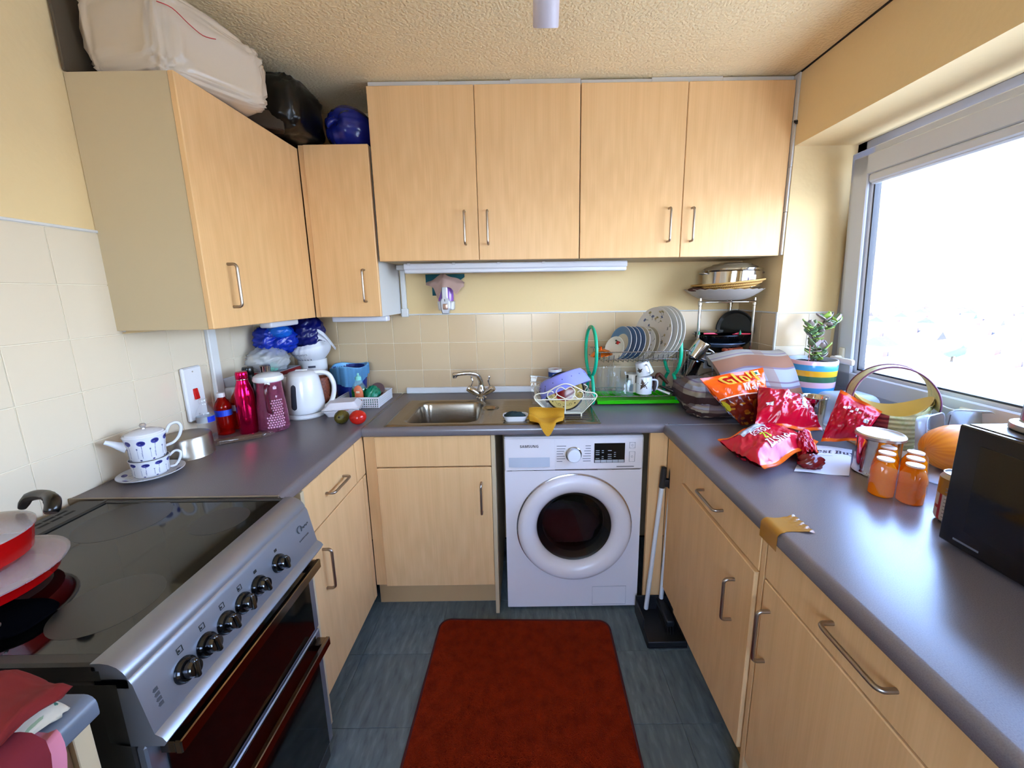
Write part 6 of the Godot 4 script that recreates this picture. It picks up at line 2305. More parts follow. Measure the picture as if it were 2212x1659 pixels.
func build_wire_rack():
	var at := Vector3(1.740, HC + 0.0045, 0.42)
	var t := thing("wire_basket", "cream wire dish basket with scrolls on the drainer", "basket", at)
	var wire := mt(Color(0.90, 0.87, 0.78), 0.35)
	var o := -at
	var f := 0.0026
	# front panel
	var zf := 0.487
	var zb := 0.30
	var T := func(x: float, y: float, z: float) -> Vector3: return Vector3(x, y + 0.0, z) + o
	var yb := 0.9245
	var mb := MB.new()
	var top := spline([T.call(1.612, 0.985, zf + 0.012), T.call(1.604, 1.005, zf + 0.012), T.call(1.622, 1.018, zf + 0.012), T.call(1.655, 1.022, zf + 0.011), T.call(1.70, 1.047, zf + 0.01), T.call(1.740, 1.060, zf + 0.01), T.call(1.78, 1.047, zf + 0.01), T.call(1.825, 1.024, zf + 0.011), T.call(1.858, 1.020, zf + 0.012), T.call(1.876, 1.008, zf + 0.012), T.call(1.868, 0.987, zf + 0.012)], 5)
	mb.tube(top, f, 7)
	mb.tube([T.call(1.612, 0.987, zf + 0.012), T.call(1.668, yb, zf)], f, 7)
	mb.tube([T.call(1.868, 0.987, zf + 0.012), T.call(1.815, yb, zf)], f, 7)
	mb.tube([T.call(1.614, 0.990, zf + 0.012), T.call(1.866, 0.992, zf + 0.012)], f, 7)
	mb.tube([T.call(1.740, yb, zf), T.call(1.740, 0.992, zf + 0.012)], f, 7)
	mb.tube([T.call(1.668, yb, zf), T.call(1.815, yb, zf)], f, 7)
	part(mb, "front_frame", wire, t)
	mb = MB.new()
	for s in [-1.0, 1.0]:
		var hx := func(x: float, y: float) -> Vector3: return T.call(1.740 + s * x, y, zf + 0.012)
		mb.tube(spline([hx.call(0.0, 0.994), hx.call(0.034, 1.012), hx.call(0.040, 1.030), hx.call(0.022, 1.046), hx.call(0.0, 1.035)], 6), 0.0021, 6)
		mb.tube(spline([hx.call(0.052, 1.022), hx.call(0.060, 1.028), hx.call(0.076, 1.020), hx.call(0.076, 1.000), hx.call(0.060, 0.994), hx.call(0.042, 1.004), hx.call(0.037, 1.020)], 6), 0.0021, 6)
	part(mb, "scrolls", wire, t)
	# back panel, base and side wires
	mb = MB.new()
	mb.tube([T.call(1.612, 1.00, zb), T.call(1.668, yb, zb + 0.02), T.call(1.815, yb, zb + 0.02), T.call(1.868, 1.00, zb)], f, 7)
	mb.tube(spline([T.call(1.612, 1.00, zb), T.call(1.65, 1.02, zb), T.call(1.740, 1.055, zb), T.call(1.83, 1.02, zb), T.call(1.868, 1.00, zb)], 6), f, 7)
	part(mb, "back_frame", wire, t)
	for k in 9:
		mb = MB.new()
		var fz := float(k + 1) / 10.0
		var z0 := lerpf(zb + 0.02, zf, fz)
		var z1 := lerpf(zb, zf + 0.012, fz)
		mb.tube([T.call(1.612, 0.990, z1), T.call(1.668, yb, z0), T.call(1.815, yb, z0), T.call(1.868, 0.990, z1)], 0.0016, 6)
		part(mb, "wire", wire, t)
	mb = MB.new()
	for s in [1.612, 1.868]:
		mb.tube([T.call(s, 0.992, zb), T.call(s, 0.992, zf + 0.012)], f, 7)
	part(mb, "side_rails", wire, t)
	mb = MB.new()
	for x in [1.672, 1.812]:
		for z in [zb + 0.03, zf - 0.002]:
			mb.tube([T.call(x, yb, z), T.call(x, HC + 0.0045, z)], 0.0034, 7)
	part(mb, "feet", wire, t)
	# plate with a red middle
	var im := Image.create(512, 256, false, Image.FORMAT_RGB8)
	im.fill(Color(0.72, 0.62, 0.36))
	im.fill_rect(Rect2i(0, 0, 512, 132), Color(0.46, 0.05, 0.06))
	im.fill_rect(Rect2i(0, 238, 512, 18), Color(0.06, 0.05, 0.05))
	for k in 8:
		var x := 32 + k * 64
		for j in 22:
			var a := j * 0.33
			dab(im, x + cos(a) * (14 - j * 0.5), 185 + sin(a) * (20 - j * 0.7), 1.6, 2.4, Color(0.28, 0.24, 0.14))
		stroke(im, Vector2(x + 14, 190), Vector2(x + 44, 165), 1.4, Color(0.28, 0.24, 0.14))
		dab(im, x + 38, 205, 4, 7, Color(0.10, 0.10, 0.08))
	var pm := tex_mat(im, 0.14)
	t = thing("plate", "plate with dark red centre and tan scrolled rim in the cream wire basket", "plate", Vector3(1.742, HC + 0.021, 0.448))
	mb = MB.new(Transform3D(Basis(Vector3.RIGHT, PI / 2 - 0.14), Vector3(0, 0.087, -0.012)))
	mb.lathe([Vector2(0.0, 0.0), Vector2(0.046, 0.0), Vector2(0.060, 0.004), Vector2(0.0875, 0.011)], 56)
	part(mb, "face", pm, t)
	mb = MB.new(Transform3D(Basis(Vector3.RIGHT, PI / 2 - 0.14), Vector3(0, 0.087, -0.012)))
	mb.lathe([Vector2(0.0, -0.004), Vector2(0.045, -0.004), Vector2(0.088, 0.009), Vector2(0.0885, 0.011), Vector2(0.0872, 0.0113)], 56)
	part(mb, "back", mt(Color(0.10, 0.08, 0.07), 0.2), t)
	# lilac colander
	t = thing("colander", "lilac plastic colander tipped upside down in the wire basket", "colander", Vector3(1.757, HC + 0.05, 0.375))
	var lil := mt(Color(0.56, 0.58, 0.92), 0.3)
	var cb := Basis(Vector3(0, 0, 1), 0.36) * Basis(Vector3(1, 0, 0), -0.30)
	mb = MB.new(Transform3D(cb, Vector3(-0.002, 0.048, 0.005)))
	mb.lathe([Vector2(0.121, 0.0), Vector2(0.124, 0.001), Vector2(0.123, 0.004), Vector2(0.112, 0.052), Vector2(0.100, 0.070), Vector2(0.080, 0.076), Vector2(0.0, 0.078)], 56)
	mb.lathe([Vector2(0.0, 0.0745), Vector2(0.079, 0.0725), Vector2(0.097, 0.067), Vector2(0.109, 0.050), Vector2(0.120, 0.001), Vector2(0.121, 0.0)], 56)
	part(mb, "bowl", lil, t)
	mb = MB.new(Transform3D(cb, Vector3(-0.002, 0.048, 0.005)))
	for k in 16:
		var a := TAU * k / 16.0
		mb.tube([Vector3(cos(a) * 0.1125, 0.045, sin(a) * 0.1125), Vector3(cos(a) * 0.1145, 0.0455, sin(a) * 0.1145)], 0.0024, 8)
	part(mb, "drain_holes", mt(Color(0.25, 0.26, 0.48), 0.6), t).set_meta("kind", "stuff")
	# clear plastic box behind it
	t = thing("plastic_tub", "clear plastic food tub leaning behind the left side of the wire basket", "tub", Vector3(1.66, HC + 0.0045, 0.27))
	mb = MB.new(Transform3D(Basis(Vector3(0, 0, 1), -0.12), Vector3(0, 0.004, 0)))
	for q in [[0.0, 0.0, 0.075, 0.055], [0.10, 0.10, 0.092, 0.068]]:
		pass
	var lo := [Vector3(-0.06, 0.0, -0.05), Vector3(-0.06, 0, 0.05), Vector3(0.06, 0, 0.05), Vector3(0.06, 0, -0.05)]
	var hi := [Vector3(-0.082, 0.115, -0.066), Vector3(-0.082, 0.115, 0.066), Vector3(0.082, 0.115, 0.066), Vector3(0.082, 0.115, -0.066)]
	mb.flat()
	for i in 4:
		var k := (i + 1) % 4
		mb.quad(lo[i], lo[k], hi[k], hi[i])
	mb.quad(lo[3], lo[2], lo[1], lo[0])
	part(mb, "wall", M.clear, t)
	mb = MB.new(Transform3D(Basis(Vector3(0, 0, 1), -0.12), Vector3(0, 0.004, 0)))
	mb.tube(hi, 0.002, 6, true)
	part(mb, "rim", glass(Color(0.85, 0.87, 0.85), 0.4, 0.1), t)
	# blue tin
	t = thing("tin", "blue and white drum of cleaner against the tiles behind the wire basket", "tin", Vector3(1.727, HC + 0.0045, 0.085))
	mb = MB.new()
	mb.lathe([Vector2(0, 0), Vector2(0.0345, 0.0), Vector2(0.036, 0.002), Vector2(0.036, 0.128)], 36)
	part(mb, "body", mt(Color(0.03, 0.26, 0.62), 0.35), t)
	mb = MB.new()
	mb.lathe([Vector2(0.0365, 0.124), Vector2(0.037, 0.136), Vector2(0.035, 0.139), Vector2(0.031, 0.1365), Vector2(0.0, 0.1365)], 36)
	part(mb, "lid", M.white_gloss, t)
	mb = MB.new()
	mb.lathe([Vector2(0.013, 0.1367), Vector2(0.0, 0.1372)], 20, Vector3(0.004, 0, 0.006))
	part(mb, "lid_print", mt(Color(0.55, 0.12, 0.25), 0.4), t)
	mb = MB.new()
	mb.sheet(func(u, v): return Vector3(sin(lerpf(-0.4, 0.0, u)) * 0.0364, lerpf(0.095, 0.115, v), cos(lerpf(-0.4, 0.0, u)) * 0.0364), 6, 2, 0.0)
	part(mb, "label_patch", mt(Color(0.75, 0.82, 0.88), 0.4), t)


func disc_plate(called: String, label: String, group: String, r: float, face: Material, back: Material, at: Vector3, lean: float, yaw: float) -> Node3D:
	# a plate standing on its edge; its face looks to -x before turning
	var t := thing(called, label, "plate", at, yaw, group)
	var tf := Transform3D(Basis(Vector3(0, 0, 1), PI / 2 - lean), Vector3(sin(lean) * r, cos(lean) * r, 0))
	var mb := MB.new(tf)
	mb.lathe([Vector2(0, 0.0), Vector2(r * 0.60, 0.0), Vector2(r * 0.70, r * 0.05), Vector2(r * 0.985, r * 0.14)], 48)
	part(mb, "face", face, t)
	mb = MB.new(tf)
	mb.lathe([Vector2(0, -0.004), Vector2(r * 0.60, -0.004), Vector2(r * 0.99, r * 0.115), Vector2(r, r * 0.135), Vector2(r * 0.985, r * 0.145)], 48)
	part(mb, "back", back, t)
	return t


func build_dish_rack():
	var at := Vector3(2.10, HC, 0.215)
	var t := thing("dish_rack", "two tier dish rack with green plastic loop ends full of plates and glasses", "dish rack", at)
	var green := mt(Color(0.04, 0.66, 0.50), 0.25)
	green.subsurf_scatter_enabled = true
	green.subsurf_scatter_strength = 0.2
	var o := -at
	for e in [[1.897, 0.010], [2.302, 0.006]]:
		var mb := MB.new()
		var pts := []
		for k in 40:
			var a := -PI / 2 + 0.35 + (TAU - 0.7) * k / 39.0
			pts.append(Vector3(e[0] + e[1] * cos(a), 1.158 + 0.122 * sin(a), 0.212 + 0.098 * cos(a)) + o)
		mb.tube(pts, 0.0082, 10)
		part(mb, "loop_end", green, t)
		for s in [-1.0, 1.0]:
			mb = MB.new()
			mb.tube(spline([Vector3(e[0], 1.043, 0.212 + s * 0.034) + o, Vector3(e[0], 1.010, 0.212 + s * 0.070) + o, Vector3(e[0], 0.965, 0.212 + s * 0.092) + o, Vector3(e[0], 0.925, 0.212 + s * 0.090) + o, Vector3(e[0], 0.9125, 0.212 + s * 0.080) + o], 6), 0.0082, 10)
			part(mb, "leg", green, t)
	var w := mt(Color(0.62, 0.62, 0.62), 0.25, 1.0)
	# top wire tray
	var mb2 := MB.new()
	for y in [[1.165, 0.305, 0.118], [1.128, 0.295, 0.128]]:
		mb2.tube([Vector3(1.900, y[0], y[1]) + o, Vector3(2.302, y[0], y[1]) + o], 0.0026, 7)
		mb2.tube([Vector3(1.900, y[0], y[2]) + o, Vector3(2.302, y[0], y[2]) + o], 0.0026, 7)
	for x in [1.925, 2.29]:
		mb2.tube([Vector3(x, 1.165, 0.305) + o, Vector3(x, 1.128, 0.295) + o, Vector3(x, 1.128, 0.128) + o, Vector3(x, 1.165, 0.118) + o], 0.0024, 7)
	part(mb2, "upper_frame", w, t)
	for k in 15:
		var mb := MB.new()
		var x := 1.945 + k * 0.0235
		mb.tube([Vector3(x, 1.150, 0.303) + o, Vector3(x, 1.116, 0.292) + o, Vector3(x, 1.113, 0.212) + o, Vector3(x, 1.116, 0.131) + o, Vector3(x, 1.150, 0.121) + o], 0.0016, 5)
		part(mb, "wire", w, t)
	# lower wire tray
	mb2 = MB.new()
	for z in [0.305, 0.12]:
		mb2.tube([Vector3(1.900, 0.948, z) + o, Vector3(2.335, 0.948, z) + o], 0.0024, 7)
	part(mb2, "lower_frame", w, t)
	for k in 13:
		var mb := MB.new()
		var x := 1.925 + k * 0.030
		mb.tube([Vector3(x, 0.946, 0.305) + o, Vector3(x, 0.942, 0.212) + o, Vector3(x, 0.946, 0.12) + o], 0.0014, 5)
		part(mb, "wire", w, t)
	# bright green drip tray
	mb2 = MB.new()
	var tray := mt(Color(0.16, 0.70, 0.03), 0.2)
	mb2.bb(Vector3(1.915, 0.9125, 0.118) + o, Vector3(2.312, 0.9155, 0.312) + o, 0.001)
	mb2.bb(Vector3(1.915, 0.9125, 0.309) + o, Vector3(2.312, 0.930, 0.3125) + o, 0.001)
	mb2.bb(Vector3(1.915, 0.9125, 0.1175) + o, Vector3(2.312, 0.930, 0.121) + o, 0.001)
	mb2.bb(Vector3(1.915, 0.9125, 0.118) + o, Vector3(1.9185, 0.930, 0.312) + o, 0.001)
	mb2.bb(Vector3(2.3085, 0.9125, 0.118) + o, Vector3(2.312, 0.930, 0.312) + o, 0.001)
	mb2.bb(Vector3(1.912, 0.928, 0.309) + o, Vector3(2.315, 0.9305, 0.316) + o, 0.001)
	part(mb2, "drip_tray", tray, t, "bright green drip tray")
	# cutlery cage on the right end
	mb2 = MB.new()
	for k in 6:
		mb2.tube([Vector3(2.318, 1.165, 0.20 + k * 0.016) + o, Vector3(2.318, 1.03, 0.20 + k * 0.016) + o], 0.0015, 5)
	for k in 3:
		mb2.tube([Vector3(2.322 + k * 0.016, 1.165, 0.285) + o, Vector3(2.322 + k * 0.016, 1.03, 0.285) + o], 0.0015, 5)
	for y in [1.165, 1.03]:
		mb2.tube([Vector3(2.318, y, 0.20) + o, Vector3(2.318, y, 0.285) + o, Vector3(2.36, y, 0.285) + o, Vector3(2.36, y, 0.20) + o], 0.002, 6, true)
	part(mb2, "cutlery_cage", w, t)

	# plates on the upper tier
	var white := mt(Color(0.86, 0.84, 0.80), 0.12)
	var blue := mt(Color(0.30, 0.40, 0.52), 0.14)
	var cream := mt(Color(0.72, 0.67, 0.58), 0.15)
	var bim := Image.create(64, 128, false, Image.FORMAT_RGB8)
	bim.fill(Color(0.80, 0.76, 0.66))
	bim.fill_rect(Rect2i(0, 72, 64, 56), Color(0.42, 0.54, 0.66))
	var rose := Image.create(256, 128, false, Image.FORMAT_RGB8)
	rose.fill(Color(0.86, 0.84, 0.78))
	dab(rose, 8, 66, 12, 20, Color(0.62, 0.06, 0.06))
	dab(rose, 16, 60, 7, 12, Color(0.75, 0.16, 0.14))
	dab(rose, -4, 84, 7, 10, Color(0.20, 0.22, 0.16))
	dab(rose, 22, 82, 6, 9, Color(0.5, 0.05, 0.06))
	dab(rose, -6, 56, 6, 8, Color(0.25, 0.25, 0.18))
	var flo := Image.create(512, 128, false, Image.FORMAT_RGB8)
	flo.fill(Color(0.86, 0.83, 0.79))
	rng.seed = 19
	for k in 26:
		var x := rng.randf() * 512
		var y := rng.randf_range(62, 116)
		dab(flo, x, y, rng.randf_range(5, 10), rng.randf_range(3, 6), [Color(0.62, 0.56, 0.38), Color(0.40, 0.42, 0.55), Color(0.48, 0.46, 0.44), Color(0.72, 0.62, 0.45)][k % 4])
		stroke(flo, Vector2(x, y), Vector2(x + rng.randf_range(-20, 20), y - 14), 1.2, Color(0.45, 0.46, 0.44))
	var yaw := 0.42
	var yb := 1.1145
	disc_plate("plate", "small cream plate with a red rose, leftmost of the plates in the dish rack", "plates in the dish rack", 0.060, tex_mat(rose, 0.14), white, Vector3(2.000, yb, 0.235), 0.30, yaw + 0.2)
	disc_plate("plate", "blue rimmed white plate right behind the small rose plate", "plates in the dish rack", 0.084, tex_mat(bim, 0.14), white, Vector3(2.030, yb, 0.215), 0.26, yaw)
	disc_plate("plate", "slate blue plate, first of three plain ones in the dish rack", "plates in the dish rack", 0.084, blue, white, Vector3(2.054, yb, 0.215), 0.26, yaw)
	disc_plate("plate", "slate blue plate, middle of three plain ones in the dish rack", "plates in the dish rack", 0.083, blue, white, Vector3(2.077, yb, 0.215), 0.25, yaw)
	disc_plate("plate", "slate blue plate, last of three plain ones in the dish rack", "plates in the dish rack", 0.083, blue, white, Vector3(2.100, yb, 0.215), 0.25, yaw)
	disc_plate("plate", "grey cream plate next to the last blue plate in the dish rack", "plates in the dish rack", 0.083, cream, white, Vector3(2.121, yb, 0.215), 0.24, yaw)
	disc_plate("plate", "cream plate with patterned rim before the big plates in the dish rack", "plates in the dish rack", 0.081, tex_mat(flo, 0.15), cream, Vector3(2.150, yb, 0.215), 0.24, yaw)
	disc_plate("plate", "plain cream side plate touching the big flowered plate", "plates in the dish rack", 0.081, cream, cream, Vector3(2.170, yb, 0.215), 0.23, yaw)
	disc_plate("plate", "large dinner plate with scattered flowers, front one of the big plates", "plates in the dish rack", 0.128, tex_mat(flo, 0.13), white, Vector3(2.192, yb + 0.002, 0.21), 0.20, yaw)
	disc_plate("plate", "large pale dinner plate, second of the big plates in the dish rack", "plates in the dish rack", 0.130, white, white, Vector3(2.219, yb + 0.002, 0.21), 0.19, yaw)
	disc_plate("plate", "large white dinner plate, third of the big plates in the dish rack", "plates in the dish rack", 0.130, white, white, Vector3(2.238, yb + 0.002, 0.21), 0.18, yaw)
	disc_plate("plate", "large white dinner plate, rightmost of all plates in the dish rack", "plates in the dish rack", 0.130, white, white, Vector3(2.256, yb + 0.002, 0.21), 0.17, yaw)
	# copper coloured lid
	t = thing("lid", "shiny copper coloured lid lying at the left of the upper dish rack", "lid", Vector3(1.948, 1.118, 0.215), 0.0)
	var mb := MB.new(Transform3D(Basis(Vector3(0, 0, 1), 0.10), Vector3(0, 0.02, 0)))
	mb.lathe([Vector2(0.052, 0.004), Vector2(0.056, 0.0), Vector2(0.056, 0.003), Vector2(0.040, 0.020), Vector2(0.018, 0.030), Vector2(0.006, 0.032), Vector2(0.006, 0.036), Vector2(0.009, 0.041), Vector2(0.006, 0.045), Vector2(0, 0.046)], 40)
	part(mb, "dome", mt(Color(0.85, 0.47, 0.20), 0.2, 1.0), t)

	# lower tier: glasses and mugs, upside down
	var gl := glass(Color(0.90, 0.95, 0.92), 0.03, 0.03)
	for q in [[1.955, 0.24, "tall glass mug upside down, left one beside the green loop"], [2.013, 0.225, "tall glass mug upside down, right one of two in the dish rack"]]:
		t = thing("glass_mug", q[2], "glass", Vector3(q[0], 0.9485, q[1]), 0.0, "tall glass mugs in the dish rack")
		mb = MB.new()
		mb.lathe([Vector2(0.033, 0.0), Vector2(0.0345, 0.002), Vector2(0.033, 0.11), Vector2(0.034, 0.125), Vector2(0.032, 0.142), Vector2(0.0, 0.144)], 36)
		mb.lathe([Vector2(0.0, 0.128), Vector2(0.028, 0.126), Vector2(0.0305, 0.0), Vector2(0.033, 0.0)], 36)
		part(mb, "body", gl, t)
		mb = MB.new()
		mb.tube(spline([Vector3(0.024, 0.115, 0.022), Vector3(0.042, 0.118, 0.036), Vector3(0.048, 0.085, 0.042), Vector3(0.042, 0.045, 0.036), Vector3(0.024, 0.035, 0.024)], 5), 0.005, 8)
		part(mb, "handle", gl, t)
	t = thing("tumbler", "faceted clear glass tumbler upside down at the front of the dish rack", "glass", Vector3(2.055, 0.9485, 0.268))
	mb = MB.new()
	mb.lathe([Vector2(0.0445, 0.0), Vector2(0.0455, 0.002), Vector2(0.042, 0.060), Vector2(0.034, 0.078), Vector2(0.0, 0.082)], 12)
	mb.lathe([Vector2(0.0, 0.068), Vector2(0.032, 0.066), Vector2(0.039, 0.055), Vector2(0.0425, 0.0), Vector2(0.0445, 0.0)], 12)
	part(mb, "body", glass(Color(0.85, 0.95, 0.97), 0.05, 0.03), t)
	t = thing("mug", "white mug with brown star upside down at the front of the dish rack", "mug", Vector3(2.158, 0.9485, 0.245))
	mb = MB.new()
	var mug := [Vector2(0.0365, 0.0), Vector2(0.038, 0.001), Vector2(0.0375, 0.080), Vector2(0.034, 0.086), Vector2(0.0, 0.086)]
	mb.lathe(mug, 40)
	mb.lathe([Vector2(0.0, 0.080), Vector2(0.0335, 0.078), Vector2(0.035, 0.0), Vector2(0.0365, 0.0)], 32)
	part(mb, "body", M.white_gloss, t)
	mb = MB.new()
	mb.tube(spline([Vector3(0.035, 0.070, 0.010), Vector3(0.058, 0.066, 0.012), Vector3(0.062, 0.042, 0.012), Vector3(0.054, 0.020, 0.012), Vector3(0.035, 0.016, 0.010)], 5), 0.0048, 8)
	part(mb, "handle", M.white_gloss, t)
	var star := func(m: MB, cy: float, a0: float, rad: float, rc: float):
		var pts := []
		for k in 10:
			var a := PI / 2 + TAU * k / 10.0 + 0.2
			var r := rad if k % 2 == 0 else rad * 0.40
			var th := a0 + cos(a) * r / rc
			pts.append(Vector3(sin(th) * (rc + 0.0012), cy + sin(a) * r, cos(th) * (rc + 0.0012)))
		var c := Vector3(sin(a0) * (rc + 0.0014), cy, cos(a0) * (rc + 0.0014))
		m.flat()
		for k in 10:
			m.tri(c, pts[k], pts[(k + 1) % 10])
	var brown := mt(Color(0.30, 0.22, 0.17), 0.4)
	mb = MB.new()
	star.call(mb, 0.050, -0.42, 0.030, 0.0378)
	part(mb, "star_print", brown, t)
	t = thing("mug", "white mug tipped on top of the star mug in the dish rack", "mug", Vector3(2.158, 1.0355, 0.240))
	var tb := Transform3D(Basis(Vector3(0, 0, 1), 0.34), Vector3(0.006, 0.010, 0))
	mb = MB.new(tb)
	mb.lathe([Vector2(0.040, 0.0), Vector2(0.0415, 0.001), Vector2(0.034, 0.062), Vector2(0.030, 0.066), Vector2(0.0, 0.066)], 40)
	mb.lathe([Vector2(0.0, 0.060), Vector2(0.030, 0.058), Vector2(0.038, 0.0), Vector2(0.040, 0.0)], 32)
	part(mb, "body", M.white_gloss, t)
	mb = MB.new(tb)
	mb.tube(spline([Vector3(0.008, 0.052, 0.032), Vector3(0.012, 0.050, 0.052), Vector3(0.013, 0.032, 0.058), Vector3(0.012, 0.012, 0.052), Vector3(0.010, 0.010, 0.036)], 5), 0.0045, 8)
	part(mb, "handle", M.white_gloss, t)
	mb = MB.new(tb)
	star.call(mb, 0.030, -0.8, 0.020, 0.0378)
	part(mb, "star_print", brown, t)
	t = thing("mug", "mug with brown printed squares standing behind the faceted tumbler", "mug", Vector3(2.112, 0.9485, 0.200))
	var sq := Image.create(256, 64, false, Image.FORMAT_RGB8)
	sq.fill(Color(0.84, 0.81, 0.76))
	for k in 8:
		sq.fill_rect(Rect2i(k * 32 + 4, 4 + 30 * (k % 2), 22, 26), Color(0.22, 0.17, 0.13))
	mb = MB.new()
	mb.lathe([Vector2(0.033, 0.0), Vector2(0.0345, 0.001), Vector2(0.0335, 0.088), Vector2(0.031, 0.092)], 36)
	part(mb, "body", tex_mat(sq, 0.2), t)
	mb = MB.new()
	mb.lathe([Vector2(0.031, 0.092), Vector2(0.0, 0.093)], 36)
	mb.lathe([Vector2(0.0, 0.085), Vector2(0.031, 0.084), Vector2(0.032, 0.0), Vector2(0.033, 0.0)], 36)
	part(mb, "base", M.white_gloss, t)
	# utensils at the right
	var ute := func(label: String, pts: Array, rad: Array, m: Material, sq2: float):
		var n := thing("utensil", label, "utensil", pts[0])
		var b := MB.new()
		var loc := []
		for p in pts:
			loc.append(p - pts[0])
		var sp := spline(loc, 5)
		var rr := []
		for i in sp.size():
			var f: float = float(i) / (sp.size() - 1) * (rad.size() - 1)
			rr.append(lerpf(rad[int(f)], rad[min(int(f) + 1, rad.size() - 1)], f - int(f)))
		b.tube(sp, rr, 10, false, sq2)
		part(b, "shaft", m, n)
	ute.call("brown wooden spatula lying at the right end of the dish rack", [Vector3(2.212, 0.955, 0.235), Vector3(2.222, 1.00, 0.215), Vector3(2.245, 1.032, 0.20), Vector3(2.285, 0.99, 0.225)], [0.006, 0.010, 0.020, 0.012], mt(Color(0.34, 0.16, 0.07), 0.5), 0.6)
	ute.call("black handled utensil lying at the right end of the dish rack", [Vector3(2.228, 0.99, 0.262), Vector3(2.26, 0.978, 0.275), Vector3(2.285, 0.968, 0.285), Vector3(2.300, 0.958, 0.292)], [0.004, 0.009, 0.012, 0.010], M.black, 0.8)
	ute.call("white spoon handle lying in front of the brown spatula", [Vector3(2.215, 0.975, 0.275), Vector3(2.238, 0.967, 0.288), Vector3(2.268, 0.957, 0.300)], [0.005, 0.007, 0.009], M.white_gloss, 0.7)
	ute.call("dark maroon handle leaning on the star mug", [Vector3(2.203, 0.958, 0.262), Vector3(2.209, 0.995, 0.250), Vector3(2.205, 1.030, 0.235)], [0.008, 0.011, 0.008], mt(Color(0.14, 0.03, 0.04), 0.3), 0.7)
	# steel mugs hung on the right end
	t = thing("steel_mug", "shiny steel mug hanging tilted at the right end of the dish rack", "mug", Vector3(2.392, 1.135, 0.258))
	tb = Transform3D(Basis(Vector3(0, 0, 1), -0.48) * Basis(Vector3(1, 0, 0), 0.25), Vector3(0, 0.0, 0))
	mb = MB.new(tb)
	mb.lathe([Vector2(0.037, 0.0), Vector2(0.0385, 0.0), Vector2(0.0375, 0.002), Vector2(0.036, 0.080), Vector2(0.033, 0.085), Vector2(0.0, 0.085)], 40)
	mb.lathe([Vector2(0, 0.082), Vector2(0.034, 0.080), Vector2(0.036, 0.0), Vector2(0.037, 0.0)], 32)
	part(mb, "body", M.chrome, t)
	mb = MB.new(tb)
	mb.tube(spline([Vector3(0.034, 0.062, 0.010), Vector3(0.062, 0.060, 0.016), Vector3(0.070, 0.040, 0.018), Vector3(0.060, 0.014, 0.016), Vector3(0.036, 0.008, 0.010)], 6), 0.0036, 8, false, 1.0)
	part(mb, "handle", M.steel, t)
	t = thing("steel_mug", "dark reflecting steel mug hanging below the shiny steel mug", "mug", Vector3(2.366, 1.035, 0.25))
	tb = Transform3D(Basis(Vector3(0, 0, 1), -0.35) * Basis(Vector3(1, 0, 0), 0.1), Vector3(0, 0, 0))
	mb = MB.new(tb)
	mb.lathe([Vector2(0.036, 0.0), Vector2(0.038, 0.0), Vector2(0.036, 0.085), Vector2(0.032, 0.09), Vector2(0.0, 0.09)], 40)
	mb.lathe([Vector2(0, 0.086), Vector2(0.033, 0.084), Vector2(0.035, 0.0), Vector2(0.036, 0.0)], 32)
	part(mb, "body", mt(Color(0.30, 0.29, 0.29), 0.1, 1.0), t)
	mb = MB.new(tb)
	mb.rbox(Vector3(0, 0.094, 0), Vector3(0.075, 0.012, 0.06), 0.005)
	part(mb, "black_base", M.black, t)


